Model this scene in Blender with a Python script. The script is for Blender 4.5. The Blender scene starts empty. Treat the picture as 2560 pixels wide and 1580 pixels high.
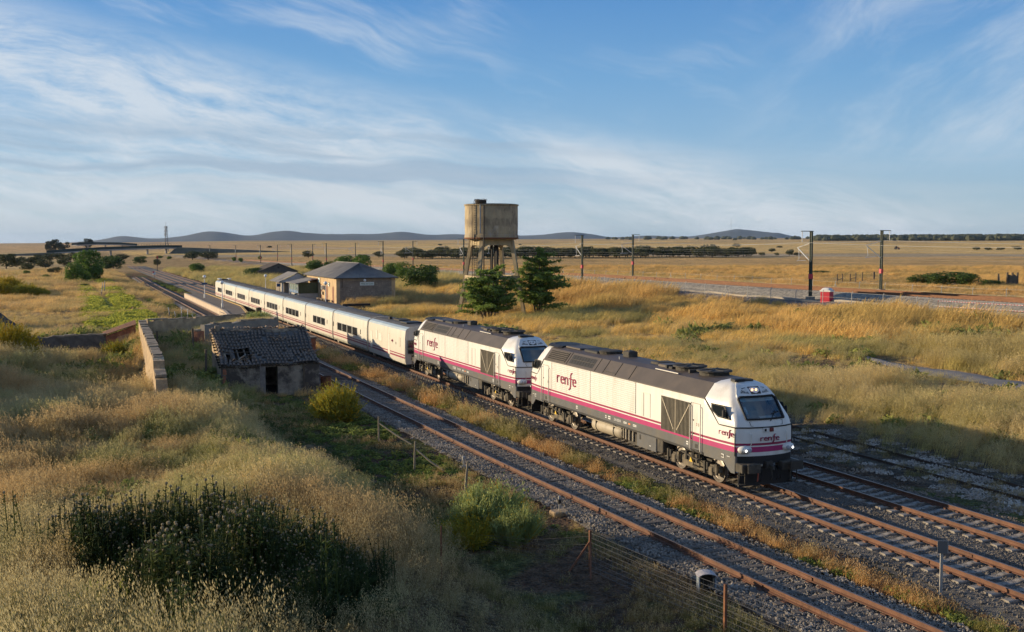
import bpy, math, random
import numpy as np
from mathutils import Vector, Matrix, Euler
random.seed(7); RNG = np.random.default_rng(11)
SC = bpy.context.scene
COL = SC.collection
PI = math.pi
# ------------------------------------------------------------------ camera, sky, sun, exposure
CAM_H = 9.54
YAW = math.radians(22.4)
cam = bpy.data.cameras.new('camera'); camo = bpy.data.objects.new('camera', cam); COL.objects.link(camo)
cam.sensor_width = 36.0; cam.lens = 36.0 * 2676 / 2560; cam.clip_start = 0.5; cam.clip_end = 60000
camo.location = (0, 0, CAM_H)
camo.rotation_euler = (math.radians(90) - math.atan(180 / 2676.), 0, -YAW)
SC.camera = camo
SUN_DIR = Vector((-0.80, 0.60, 0)).normalized()
SUN_EL = math.radians(11.0)
sd = Vector((SUN_DIR.x * math.cos(SUN_EL), SUN_DIR.y * math.cos(SUN_EL), math.sin(SUN_EL)))
sun = bpy.data.lights.new('sun', 'SUN'); suno = bpy.data.objects.new('sun', sun); COL.objects.link(suno)
sun.energy = 5.0; sun.angle = math.radians(0.5); sun.color = (1.0, 0.80, 0.52)
suno.rotation_euler = sd.to_track_quat('Z', 'Y').to_euler()
suno.location = (-60, 40, 60)
SC.view_settings.view_transform = 'Standard'; SC.view_settings.look = 'None'
SC.view_settings.gamma = 1.0; SC.view_settings.use_curve_mapping = False
SC.view_settings.exposure = 0.58
SKY_S = 0.085
wd = bpy.data.worlds.new('World'); SC.world = wd; wd.use_nodes = True
def build_world():
    nt = wd.node_tree; N = nt.nodes; L = nt.links; N.clear()
    def n(t, **k):
        x = N.new(t)
        for a, b in k.items(): setattr(x, a, b)
        return x
    def m(op, a, b=None, c=None, clamp=False):
        x = n('ShaderNodeMath', operation=op, use_clamp=clamp)
        for i, v in enumerate((a, b, c)):
            if v is None: continue
            if isinstance(v, (int, float)): x.inputs[i].default_value = v
            else: L.new(v, x.inputs[i])
        return x.outputs[0]
    def sstep(v, a, b, to0=0.0, to1=1.0):
        x = n('ShaderNodeMapRange', interpolation_type='SMOOTHSTEP')
        L.new(v, x.inputs[0]); x.inputs[1].default_value = a; x.inputs[2].default_value = b
        x.inputs[3].default_value = to0; x.inputs[4].default_value = to1
        return x.outputs[0]
    out = n('ShaderNodeOutputWorld'); bg = n('ShaderNodeBackground'); bg.inputs[1].default_value = SKY_S
    sky = n('ShaderNodeTexSky', sky_type='NISHITA', sun_disc=False)
    sky.sun_elevation = SUN_EL; sky.sun_rotation = math.atan2(SUN_DIR.x, SUN_DIR.y)
    sky.altitude = 350; sky.air_density = 1.0; sky.dust_density = 0.35; sky.ozone_density = 2.2
    tc = n('ShaderNodeTexCoord'); sp = n('ShaderNodeSeparateXYZ'); L.new(tc.outputs['Generated'], sp.inputs[0])
    u = m('SUBTRACT', m('ARCTAN2', sp.outputs[0], sp.outputs[1]), YAW)
    v = sp.outputs[2]
    uv = n('ShaderNodeCombineXYZ'); L.new(u, uv.inputs[0]); L.new(v, uv.inputs[1])
    # gentle warp so that no streak is straight
    wn = n('ShaderNodeTexNoise'); wn.inputs['Scale'].default_value = 7; wn.inputs['Detail'].default_value = 3
    L.new(uv.outputs[0], wn.inputs['Vector'])
    wsub = n('ShaderNodeVectorMath', operation='SUBTRACT'); L.new(wn.outputs['Color'], wsub.inputs[0]); wsub.inputs[1].default_value = (.5, .5, .5)
    wsc = n('ShaderNodeVectorMath', operation='MULTIPLY'); L.new(wsub.outputs[0], wsc.inputs[0]); wsc.inputs[1].default_value = (.10, .035, 0)
    wadd = n('ShaderNodeVectorMath', operation='ADD'); L.new(uv.outputs[0], wadd.inputs[0]); L.new(wsc.outputs[0], wadd.inputs[1])
    def noise(rot, sx, sy, off, detail=8, rough=.6, dist=0.0):
        mp = n('ShaderNodeMapping'); mp.inputs['Rotation'].default_value = (0, 0, math.radians(rot))
        L.new(wadd.outputs[0], mp.inputs['Vector'])
        m2 = n('ShaderNodeMapping'); m2.inputs['Scale'].default_value = (sx, sy, 1); m2.inputs['Location'].default_value = (off, off * .7, off)
        L.new(mp.outputs[0], m2.inputs['Vector'])
        t = n('ShaderNodeTexNoise'); t.inputs['Scale'].default_value = 1.0; t.inputs['Detail'].default_value = detail
        t.inputs['Roughness'].default_value = rough; t.inputs['Distortion'].default_value = dist
        L.new(m2.outputs[0], t.inputs['Vector'])
        return t.outputs['Fac']
    # cirrus sheet: dense to the west, thinning along a line that falls to the north
    line = m('ADD', m('MULTIPLY', u, 0.20), v)                    # constant along the sheet's upper edge
    edge = sstep(line, 0.135, 0.075)
    c1 = sstep(noise(11, 10, 46, 3.1, 13, .70, .1), 0.28, 0.68)
    c1b = sstep(noise(16, 2.2, 12, 8.7, 8, .6, .3), 0.34, 0.58)
    cir = m('MULTIPLY', m('MULTIPLY', c1, c1b), edge)
    cir = m('ADD', cir, m('MULTIPLY', m('MULTIPLY', sstep(noise(13, 3.4, 14, 21.0, 12, .72, .1), .38, .68), edge), .62), clamp=True)
    # loose wisps higher up
    w = m('MULTIPLY', sstep(noise(17, 4, 24, 14.2, 10, .60, .2), .50, .80), sstep(noise(0, 2.4, 5, 5.5, 4, .5), .50, .66))
    w = m('MULTIPLY', w, sstep(v, .07, .13, 0, .75))
    # thin veil in the north-east
    veil = m('MULTIPLY', sstep(noise(-30, 4.5, 13, 9.9, 12, .68, .15), .34, .80), sstep(u, .16, .34))
    veil = m('MULTIPLY', veil, m('MULTIPLY', sstep(v, .05, .10), .85))
    # stratus bars near the horizon
    low = m('MULTIPLY', sstep(noise(2.5, 2.6, 58, 31.0, 9, .58, .2), .42, .64), m('MULTIPLY', sstep(v, .105, .06), sstep(v, .0, .02, .25, 1)))
    low = m('MULTIPLY', low, sstep(u, .35, -.15, .25, .9))
    dark = m('MULTIPLY', sstep(noise(3, 2.2, 42, 47.0, 7, .5, .2), .46, .60), m('MULTIPLY', sstep(v, .12, .085), sstep(v, .03, .055)))
    dark = m('MULTIPLY', dark, m('MULTIPLY', sstep(u, .25, -.1), .75))
    small = m('MULTIPLY', sstep(noise(0, 26, 70, 60.0, 5, .5), .60, .72), m('MULTIPLY', sstep(v, .030, .018), sstep(v, .006, .012)))
    small = m('MULTIPLY', small, m('MULTIPLY', sstep(u, -.1, .1), .6))
    def mix(fac, a, col):
        x = n('ShaderNodeMixRGB'); L.new(fac, x.inputs[0]); L.new(a, x.inputs[1])
        if hasattr(col, 'is_output'): L.new(col, x.inputs[2])
        else: x.inputs[2].default_value = (*col, 1)
        return x.outputs[0]
    k = 1.0 / SKY_S
    hs = n('ShaderNodeHueSaturation'); hs.inputs['Saturation'].default_value = 1.12; hs.inputs['Value'].default_value = .82
    L.new(sky.outputs[0], hs.inputs['Color'])
    tint = n('ShaderNodeMixRGB', blend_type='MULTIPLY'); tint.inputs[0].default_value = 1; tint.inputs[2].default_value = (.86, .97, 1.16, 1)
    L.new(hs.outputs[0], tint.inputs[1])
    ramp = n('ShaderNodeValToRGB'); L.new(m('MULTIPLY', v, 2.0, clamp=True), ramp.inputs[0]); cr = ramp.color_ramp
    stops = ((.0, (.30, .385, .45)), (.06, (.28, .385, .475)), (.16, (.215, .355, .505)), (.30, (.13, .285, .49)), (.45, (.072, .21, .45)), (.9, (.035, .125, .33)))
    cr.elements[0].position = 0; cr.elements[0].color = (*stops[0][1], 1); cr.elements[1].position = .9; cr.elements[1].color = (*stops[-1][1], 1)
    for p_, c_ in stops[1:-1]: e_ = cr.elements.new(p_); e_.color = (*c_, 1)
    rs = n('ShaderNodeVectorMath', operation='SCALE'); L.new(ramp.outputs[0], rs.inputs[0]); rs.inputs['Scale'].default_value = k
    mb = n('ShaderNodeMixRGB'); mb.inputs[0].default_value = .78; L.new(tint.outputs[0], mb.inputs[1]); L.new(rs.outputs[0], mb.inputs[2])
    c = mb.outputs[0]
    c = mix(m('MULTIPLY', m('MAXIMUM', cir, m('MAXIMUM', w, veil)), .74), c, (.50 * k, .53 * k, .56 * k))
    c = mix(m('MULTIPLY', low, .55), c, (.42 * k, .45 * k, .48 * k))
    c = mix(dark, c, (.24 * k, .32 * k, .41 * k))
    c = mix(small, c, (.62 * k, .60 * k, .58 * k))
    L.new(c, bg.inputs[0]); L.new(bg.outputs[0], out.inputs[0])
build_world()
# ------------------------------------------------------------------ helpers
def tag(o, label=None, cat=None, group=None, kind=None):
    if label: o['label'] = label
    if cat: o['category'] = cat
    if group: o['group'] = group
    if kind: o['kind'] = kind
    return o
def empty(name, loc, rz=0, **k):
    o = bpy.data.objects.new(name, None); COL.objects.link(o); o.location = loc; o.rotation_euler.z = rz
    o.empty_display_size = .2
    return tag(o, **k)
def copy_tree(o, parent=None):
    c = o.copy(); COL.objects.link(c)
    if parent is not None: c.parent = parent
    for ch in list(o.children): copy_tree(ch, c)
    return c
_M = {}
def mat(name, col, rough=.8, var=.18, scale=2.0, bump=0.0, bscale=20, metal=0.0, col2=None, c2t=(.45, .65), trans=0.0, emit=0.0, spec=.4, coord='Object', stretch=(1, 1, 1)):
    """plain procedural surface: base colour broken up by noise, optional stain colour, optional fine relief"""
    if name in _M: return _M[name]
    m = bpy.data.materials.new(name); m.use_nodes = True; nt = m.node_tree; N = nt.nodes; L = nt.links
    b = N['Principled BSDF']; b.inputs['Roughness'].default_value = rough; b.inputs['Metallic'].default_value = metal
    b.inputs['Specular IOR Level'].default_value = spec
    tc = N.new('ShaderNodeTexCoord'); mp = N.new('ShaderNodeMapping'); mp.inputs['Scale'].default_value = stretch
    L.new(tc.outputs[coord], mp.inputs[0])
    nz = N.new('ShaderNodeTexNoise'); nz.inputs['Scale'].default_value = scale; nz.inputs['Detail'].default_value = 7; nz.inputs['Roughness'].default_value = .62
    L.new(mp.outputs[0], nz.inputs['Vector'])
    mr = N.new('ShaderNodeMapRange'); mr.inputs[1].default_value = .3; mr.inputs[2].default_value = .7; mr.inputs[3].default_value = 1 - var; mr.inputs[4].default_value = 1 + var
    L.new(nz.outputs['Fac'], mr.inputs[0])
    mul = N.new('ShaderNodeVectorMath'); mul.operation = 'SCALE'; mul.inputs[0].default_value = col; L.new(mr.outputs[0], mul.inputs['Scale'])
    res = mul.outputs[0]
    if col2:
        n2 = N.new('ShaderNodeTexNoise'); n2.inputs['Scale'].default_value = scale * .6; n2.inputs['Detail'].default_value = 8; n2.inputs['Roughness'].default_value = .65
        ad = N.new('ShaderNodeVectorMath'); ad.operation = 'ADD'; ad.inputs[1].default_value = (3.3, 7.1, 1.9); L.new(mp.outputs[0], ad.inputs[0]); L.new(ad.outputs[0], n2.inputs['Vector'])
        r2 = N.new('ShaderNodeMapRange'); r2.inputs[1].default_value = c2t[0]; r2.inputs[2].default_value = c2t[1]; L.new(n2.outputs['Fac'], r2.inputs[0])
        mx = N.new('ShaderNodeMixRGB'); L.new(r2.outputs[0], mx.inputs[0]); L.new(res, mx.inputs[1]); mx.inputs[2].default_value = (*col2, 1); res = mx.outputs[0]
    L.new(res, b.inputs['Base Color'])
    if bump:
        bn = N.new('ShaderNodeTexNoise'); bn.inputs['Scale'].default_value = bscale; bn.inputs['Detail'].default_value = 6; L.new(mp.outputs[0], bn.inputs['Vector'])
        bp = N.new('ShaderNodeBump'); bp.inputs['Strength'].default_value = bump; bp.inputs['Distance'].default_value = .05; L.new(bn.outputs['Fac'], bp.inputs['Height']); L.new(bp.outputs[0], b.inputs['Normal'])
    if emit:
        b.inputs['Emission Color'].default_value = (*col, 1); b.inputs['Emission Strength'].default_value = emit
    if trans:
        b.inputs['Transmission Weight'].default_value = trans
    _M[name] = m; return m
class MB:
    """collects shapes and links them as ONE mesh object"""
    def __init__(s): s.v = []; s.f = []; s.mi = []; s.mats = []
    def m(s, mt):
        if mt not in s.mats: s.mats.append(mt)
        return s.mats.index(mt)
    def raw(s, v, f, mt):
        o = len(s.v); i = s.m(mt); s.v += [tuple(map(float, p)) for p in v]; s.f += [tuple(o + j for j in q) for q in f]; s.mi += [i] * len(f); return s
    def box(s, c, d, mt, rot=None, bev=0.0):
        x, y, z = d[0] / 2, d[1] / 2, d[2] / 2
        if bev:
            b = min(bev, x * .9, y * .9); pr = [(-x + b, -y), (x - b, -y), (x, -y + b), (x, y - b), (x - b, y), (-x + b, y), (-x, y - b), (-x, -y + b)]
            v = [(p[0], p[1], -z) for p in pr] + [(p[0], p[1], z - b) for p in pr] + [(p[0] * (1 - b / x), p[1] * (1 - b / y), z) for p in pr]
            f = [tuple(range(7, -1, -1)), tuple(range(16, 24))] + [(r * 8 + i, r * 8 + (i + 1) % 8, r * 8 + 8 + (i + 1) % 8, r * 8 + 8 + i) for r in (0, 1) for i in range(8)]
        else:
            v = [(-x, -y, -z), (x, -y, -z), (x, y, -z), (-x, y, -z), (-x, -y, z), (x, -y, z), (x, y, z), (-x, y, z)]
            f = [(3, 2, 1, 0), (4, 5, 6, 7), (0, 1, 5, 4), (1, 2, 6, 5), (2, 3, 7, 6), (3, 0, 4, 7)]
        if rot is not None:
            R = Euler(rot).to_matrix(); v = [R @ Vector(p) for p in v]
        return s.raw([(p[0] + c[0], p[1] + c[1], p[2] + c[2]) for p in v], f, mt)
    def bar(s, a, b, w, h, mt):
        """rectangular beam from a to b"""
        a = Vector(a); b = Vector(b); d = b - a; l = d.length
        if l < 1e-6: return s
        q = d.to_track_quat('Y', 'Z').to_matrix(); x, z = w / 2, h / 2
        v = [q @ Vector(p) + a for p in [(-x, 0, -z), (x, 0, -z), (x, l, -z), (-x, l, -z), (-x, 0, z), (x, 0, z), (x, l, z), (-x, l, z)]]
        return s.raw(v, [(3, 2, 1, 0), (4, 5, 6, 7), (0, 1, 5, 4), (1, 2, 6, 5), (2, 3, 7, 6), (3, 0, 4, 7)], mt)
    def tube(s, pts, r, mt, n=6, cap=True):
        pts = [Vector(p) for p in pts]; k = len(pts); rr = r if isinstance(r, (list, tuple)) else [r] * k
        v = []; f = []; up = None
        for i, p in enumerate(pts):
            d = (pts[min(i + 1, k - 1)] - pts[max(i - 1, 0)]).normalized()
            if up is None: up = Vector((0, 0, 1)) if abs(d.z) < .9 else Vector((1, 0, 0))
            x = d.cross(up).normalized(); y = x.cross(d).normalized(); up = y
            v += [p + x * math.cos(2 * PI * j / n) * rr[i] + y * math.sin(2 * PI * j / n) * rr[i] for j in range(n)]
        for i in range(k - 1):
            f += [(i * n + j, i * n + (j + 1) % n, (i + 1) * n + (j + 1) % n, (i + 1) * n + j) for j in range(n)]
        if cap: f += [tuple(range(n - 1, -1, -1)), tuple(range((k - 1) * n, k * n))]
        return s.raw(v, f, mt)
    def lathe(s, c, prof, mt, n=16, axis='z', cap=True):
        v = []; f = []; k = len(prof)
        for r, h in prof:
            for j in range(n):
                a = 2 * PI * j / n; p = (r * math.cos(a), r * math.sin(a), h)
                if axis == 'x': p = (h, p[0], p[1])
                elif axis == 'y': p = (p[1], h, p[0])
                v.append((p[0] + c[0], p[1] + c[1], p[2] + c[2]))
        for i in range(k - 1):
            f += [(i * n + j, i * n + (j + 1) % n, (i + 1) * n + (j + 1) % n, (i + 1) * n + j) for j in range(n)]
        if cap: f += [tuple(range(n - 1, -1, -1)), tuple(range((k - 1) * n, k * n))]
        return s.raw(v, f, mt)
    def prism(s, poly, d0, d1, mt, axis='x'):
        """polygon (2D) pushed from d0 to d1 along the axis"""
        k = len(poly); P = {'x': lambda p, d: (d, p[0], p[1]), 'y': lambda p, d: (p[0], d, p[1]), 'z': lambda p, d: (p[0], p[1], d)}[axis]
        v = [P(p, d0) for p in poly] + [P(p, d1) for p in poly]
        return s.raw(v, [tuple(range(k - 1, -1, -1)), tuple(range(k, 2 * k))] + [(i, (i + 1) % k, k + (i + 1) % k, k + i) for i in range(k)], mt)
    def loft(s, rings, mt, closed=True, cap=True, matf=None):
        n = len(rings[0]); o = len(s.v); v = [p for r in rings for p in r]; m = n if closed else n - 1
        for i in range(len(rings) - 1):
            for j in range(m):
                mm = matf(i, j) if matf else mt
                if mm is None: continue
                s.f.append((o + i * n + j, o + i * n + (j + 1) % n, o + (i + 1) * n + (j + 1) % n, o + (i + 1) * n + j)); s.mi.append(s.m(mm))
        if cap and closed:
            for r in (range(n - 1, -1, -1), range((len(rings) - 1) * n, len(rings) * n)): s.f.append(tuple(o + q for q in r)); s.mi.append(s.m(mt))
        s.v += [tuple(map(float, p)) for p in v]; return s
    def mesh(s, name):
        me = bpy.data.meshes.new(name); me.from_pydata(s.v, [], s.f)
        for mt in s.mats: me.materials.append(mt)
        me.polygons.foreach_set('material_index', s.mi); me.update(); return me
    def build(s, name, parent=None, smooth=None, loc=None, recalc=True, **k):
        me = s.mesh(name)
        if recalc:
            import bmesh
            bm = bmesh.new(); bm.from_mesh(me); bmesh.ops.recalc_face_normals(bm, faces=bm.faces); bm.to_mesh(me); bm.free()
        if smooth:
            me.polygons.foreach_set('use_smooth', [True] * len(me.polygons))
            try: me.set_sharp_from_angle(angle=math.radians(smooth))
            except Exception: pass
        o = bpy.data.objects.new(name, me); COL.objects.link(o)
        if parent is not None: o.parent = parent
        if loc: o.location = loc
        return tag(o, **k)
def inst(name, me, parent, loc=(0, 0, 0), rot=(0, 0, 0), scl=(1, 1, 1), **k):
    o = bpy.data.objects.new(name, me); COL.objects.link(o); o.parent = parent; o.location = loc; o.rotation_euler = rot; o.scale = scl
    return tag(o, **k)
def text_mesh(body, size, ext=.004, shear=0.0):
    cu = bpy.data.curves.new('lettering', 'FONT'); cu.body = body; cu.size = size; cu.extrude = ext; cu.shear = shear; cu.align_x = 'CENTER'; cu.align_y = 'CENTER'; cu.resolution_u = 2
    o = bpy.data.objects.new('lettering', cu); COL.objects.link(o); dg = bpy.context.evaluated_depsgraph_get()
    me = bpy.data.meshes.new_from_object(o.evaluated_get(dg)); bpy.data.objects.remove(o); bpy.data.curves.remove(cu); return me
# value noise
_T = RNG.random((256, 256))
def vnoise(x, y):
    xi = np.floor(x).astype(int); yi = np.floor(y).astype(int); fx = x - xi; fy = y - yi
    fx = fx * fx * (3 - 2 * fx); fy = fy * fy * (3 - 2 * fy); g = lambda a, b: _T[a & 255, b & 255]
    return (g(xi, yi) * (1 - fx) + g(xi + 1, yi) * fx) * (1 - fy) + (g(xi, yi + 1) * (1 - fx) + g(xi + 1, yi + 1) * fx) * fy
def fbm(x, y, o=4):
    s = 0; a = .5; t = 0
    for i in range(o): s = s + a * vnoise(x * 2 ** i + i * 17.3, y * 2 ** i + i * 9.1); t += a; a *= .5
    return s / t
def sst(a, b, x): t = np.clip((x - a) / (b - a), 0, 1); return t * t * (3 - 2 * t)
# ------------------------------------------------------------------ lie of the land
def siding_x(Y): return np.interp(Y, [0, 15, 24, 45, 65, 85, 150, 250, 330, 420], [19.6, 19.05, 18.7, 18.05, 17.75, 17.6, 17.45, 17.6, 18.3, 21.0])
def line_x(Y): return np.interp(Y, [-400, 90, 130, 190, 300, 420, 540, 700, 1200], [92.7, 92.6, 92.3, 92, 91, 89, 84.5, 75, 40])
def line_z(Y): return np.interp(Y, [0, 190, 230, 420, 500, 1200], [3.75, 3.7, 3.3, 2.1, 1.5, 1.1])
MAIN_X = 24.72; TRACK3_X = 28.74
_EL = ([-400, 0, 300, 620, 1000, 1500, 2000, 2600], [1.5, 1.5, 3.5, 8, 9.5, 13, 14, 14])
def ground(X, Y, rough=True):
    X = np.asarray(X, float); Y = np.asarray(Y, float); r = np.hypot(X, Y)
    a = np.arctan2(X, Y) - YAW; px = 1280 + 2676 * np.tan(np.clip(a, -1.2, 1.2)); el = np.interp(px, *_EL)
    z = np.full(X.shape, -0.34)
    lx = line_x(Y); q = X - lx
    foot = np.interp(Y, [60, 200, 400], [-37, -34, -24]); cr = np.interp(Y, [60, 200, 400], [-15.5, -15.5, -9])
    k_ = np.interp(Y, [190, 420], [1, .42]); plain = k_ * np.interp(Y, [55, 95], [1.15, 1.55]) * sst(-1, 0, (q - cr) / (cr - foot)); plain = plain + k_ * (np.interp(Y, [55, 95], [1.35, .95]) * sst(-15.5, -12.0, q))
    crest = .12 * np.exp(-((q - cr) / 3.5) ** 2) * sst(300, 200, Y)
    z += plain + crest + .55 * sst(30, 46, X) * sst(900, 300, Y) * sst(-1, -5, q)
    z += .35 * np.exp(-(((X - 60) / 7) ** 2)) * (fbm(X * .06, Y * .05 + 3, 2) - .3) * 3 * sst(40, 60, Y) * sst(160, 120, Y)
    # grassy rise west of the tracks
    lev = np.interp(Y, [-20, 10, 16, 21, 26, 32, 45, 60, 75, 90, 100, 125, 200, 400], [2.6, 2.5, 2.3, 1.95, 1.45, .95, .65, .7, .9, 1.25, 1.3, .9, .5, .3]) + .34
    xe = np.interp(Y, [10, 18, 24, 32, 41, 56, 66, 78, 100, 130], [8.5, 8.9, 9.6, 9.2, 9.0, 7.4, 9.2, 10.5, 11.5, 11.5])
    xl = np.interp(Y, [10, 20, 27, 33], [1.0, 1.8, 4.2, 6.0]); xl = np.minimum(xl, xe - 3.2) if False else np.where(Y < 33, xl, xe - 3.2)
    z += lev * sst(xe + 2.2, xl, X) * sst(-120, -40, X)
    z -= 1.25 * sst(4.75, 4.2, X) * sst(-7, 0, X) * sst(62, 72, Y) * sst(99, 96, Y)
    # road embankment under the camera
    z = np.maximum(z, 7.6 - .47 * np.maximum(r - 2.5, 0) - .4 * np.clip(Y - 6, 0, 99))
    far = np.clip((r - 480) / 3500., 0, 1)
    zf = CAM_H + el / 2676 * 4000 * 1.0
    z = z + far * (zf - z) + far * (1 - far) * 10 * (fbm(X * .0012 + 5, Y * .0012, 3) - .5)
    if rough:
        w = sst(8, 22, r) * sst(600, 120, r)
        tr = np.minimum(np.abs(X - 24.7), 99); onbed = sst(8.5, 11, tr) * sst(4.5, 7, np.abs(q))
        z = z + w * onbed * .5 * (fbm(X * .22, Y * .22, 3) - .5) + w * onbed * .12 * (fbm(X * 1.1, Y * 1.1, 2) - .5)
    return z
def gz(x, y): return float(ground(np.array([x]), np.array([y]))[0])
def build_ground():
    fov = math.radians(31)
    th = np.concatenate([np.linspace(YAW - fov, YAW + fov, 620), np.linspace(YAW + fov, YAW + 2 * PI - fov, 150)[1:-1]])
    rr = np.concatenate([[0.01], np.geomspace(3, 20, 22), np.geomspace(20.4, 260, 250), np.geomspace(265, 26000, 150)])
    R, T = np.meshgrid(rr, th, indexing='ij'); X = R * np.sin(T); Y = R * np.cos(T); Z = ground(X, Y)
    nr, ntt = X.shape; v = np.stack([X, Y, Z], -1).reshape(-1, 3)
    i = np.arange(nr - 1)[:, None]; j = np.arange(ntt)[None, :]; a = i * ntt + j; b = i * ntt + (j + 1) % ntt
    f = np.stack([a, b, b + ntt, a + ntt], -1).reshape(-1, 4)
    me = bpy.data.meshes.new('ground'); me.vertices.add(len(v)); me.vertices.foreach_set('co', v.ravel())
    me.loops.add(f.size); me.polygons.add(len(f)); me.loops.foreach_set('vertex_index', f.ravel())
    me.polygons.foreach_set('loop_start', np.arange(len(f)) * 4); me.polygons.foreach_set('loop_total', np.full(len(f), 4))
    me.update(); me.validate(); me.polygons.foreach_set('use_smooth', np.ones(len(f), bool))
    ca = me.color_attributes.new('Col', 'FLOAT_COLOR', 'POINT')
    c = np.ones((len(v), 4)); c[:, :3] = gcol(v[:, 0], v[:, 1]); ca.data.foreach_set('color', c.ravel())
    o = bpy.data.objects.new('ground', me); COL.objects.link(o); tag(o, 'dry grassy plain of golden fields and bare earth', 'ground', kind='structure')
    m = bpy.data.materials.new('ground earth'); m.use_nodes = True; nt = m.node_tree; N = nt.nodes; L = nt.links; bs = N['Principled BSDF']; bs.inputs['Roughness'].default_value = .95; bs.inputs['Specular IOR Level'].default_value = .1
    at = N.new('ShaderNodeAttribute'); at.attribute_name = 'Col'; g = N.new('ShaderNodeNewGeometry')
    res = at.outputs['Color']
    for sc, lo, hi, stretch in ((.035, .78, 1.2, (1, 1, 1)), (.35, .70, 1.3, (1, 1, 1)), (2.6, .6, 1.42, (1, 1, 1)), (14, .6, 1.4, (1, 1, 1))):
        mp = N.new('ShaderNodeMapping'); mp.inputs['Scale'].default_value = stretch; L.new(g.outputs['Position'], mp.inputs[0])
        nz = N.new('ShaderNodeTexNoise'); nz.inputs['Scale'].default_value = sc; nz.inputs['Detail'].default_value = 5; L.new(mp.outputs[0], nz.inputs['Vector'])
        mr = N.new('ShaderNodeMapRange'); mr.inputs[1].default_value = .3; mr.inputs[2].default_value = .7; mr.inputs[3].default_value = lo; mr.inputs[4].default_value = hi; L.new(nz.outputs['Fac'], mr.inputs[0])
        mu = N.new('ShaderNodeVectorMath'); mu.operation = 'SCALE'; L.new(res, mu.inputs[0]); L.new(mr.outputs[0], mu.inputs['Scale']); res = mu.outputs[0]
    L.new(res, bs.inputs['Base Color'])
    # standing stubble and stalks: the surface is a nap of small faces that look every way
    nb = N.new('ShaderNodeTexNoise'); nb.inputs['Scale'].default_value = 9; nb.inputs['Detail'].default_value = 2; L.new(g.outputs['Position'], nb.inputs['Vector'])
    vs = N.new('ShaderNodeVectorMath'); vs.operation = 'SUBTRACT'; L.new(nb.outputs['Color'], vs.inputs[0]); vs.inputs[1].default_value = (.5, .5, .5)
    vm = N.new('ShaderNodeVectorMath'); vm.operation = 'MULTIPLY'; L.new(vs.outputs[0], vm.inputs[0]); vm.inputs[1].default_value = (5.5, 5.5, .8)
    va = N.new('ShaderNodeVectorMath'); va.operation = 'ADD'; L.new(vm.outputs[0], va.inputs[0]); va.inputs[1].default_value = (0, 0, .42)
    vn = N.new('ShaderNodeVectorMath'); vn.operation = 'NORMALIZE'; L.new(va.outputs[0], vn.inputs[0]); L.new(vn.outputs[0], bs.inputs['Normal'])
    me.materials.append(m)
STRAW = np.array([.46, .31, .14]); GOLD = np.array([.40, .245, .085]); EARTH = np.array([.16, .10, .06]); GREEN = np.array([.12, .15, .04]); RUST = np.array([.26, .14, .06])
def gcol(X, Y):
    r = np.hypot(X, Y); n1 = fbm(X * .05, Y * .05, 4); n2 = fbm(X * .012 + 9, Y * .012, 4); n3 = fbm(X * .3, Y * .3, 3)
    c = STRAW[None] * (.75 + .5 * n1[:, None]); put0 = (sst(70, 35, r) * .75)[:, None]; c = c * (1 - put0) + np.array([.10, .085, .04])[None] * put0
    def put(w, col): nonlocal c; w = np.clip(w, 0, 1)[:, None]; c = c * (1 - w) + np.asarray(col)[None] * w
    put(sst(.5, .62, n3) * .6 * sst(250, 120, r), EARTH * .8)
    # yard ground around the tracks: bare earth with weeds
    yard = sst(10.5, 12, X) * sst(37, 32, X) * sst(430, 360, Y)
    put(yard, EARTH * .7); put(yard * sst(.48, .6, n3) * .7, GREEN * .8); put(yard * sst(.5, .62, n1) * .7, RUST)
    put(sst(31.5, 33, X) * sst(39, 36.5, X) * sst(75, 60, Y) * .85, (.15, .125, .095))
    gs = sst(.5, 2.5, X) * sst(10, 8.5, X) * sst(105, 112, Y) * sst(300, 200, Y)
    put(gs * sst(.34, .46, n1) * .9, (.30, .30, .05))
    q = X - line_x(Y)
    put(sst(-15, -13, q) * sst(-8, -9, q) * .9, (.26, .225, .20))
    # farmland east of the line: tawny pasture, pale stubble bands
    east = sst(8, 14, q)
    put(east, np.array([.60, .38, .15])); put(east * sst(.48, .6, n1) * sst(450, 250, r) * .5, (.36, .30, .11)); put(east * sst(.42, .6, n2) * .5, (.62, .41, .17))
    fy = r + 60 * (n2 - .5)
    put(sst(650, 670, fy) * sst(770, 730, fy) * (X > 60), (.46, .36, .23)); put(sst(750, 790, fy) * (X > 40), (.74, .50, .19))
    put(sst(1500, 1700, fy) * sst(.45, .6, n2) * .6, (.40, .27, .15))
    west = sst(-5, -25, X - .03 * Y) * sst(140, 240, Y)
    put(west, (.60, .43, .20)); put(sst(900, 1100, fy) * (X < 300), (.62, .41, .20))
    put(sst(2400, 3000, r) * .45, (.50, .34, .19))
    return np.clip(c, .01, .8)
build_ground()
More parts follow.
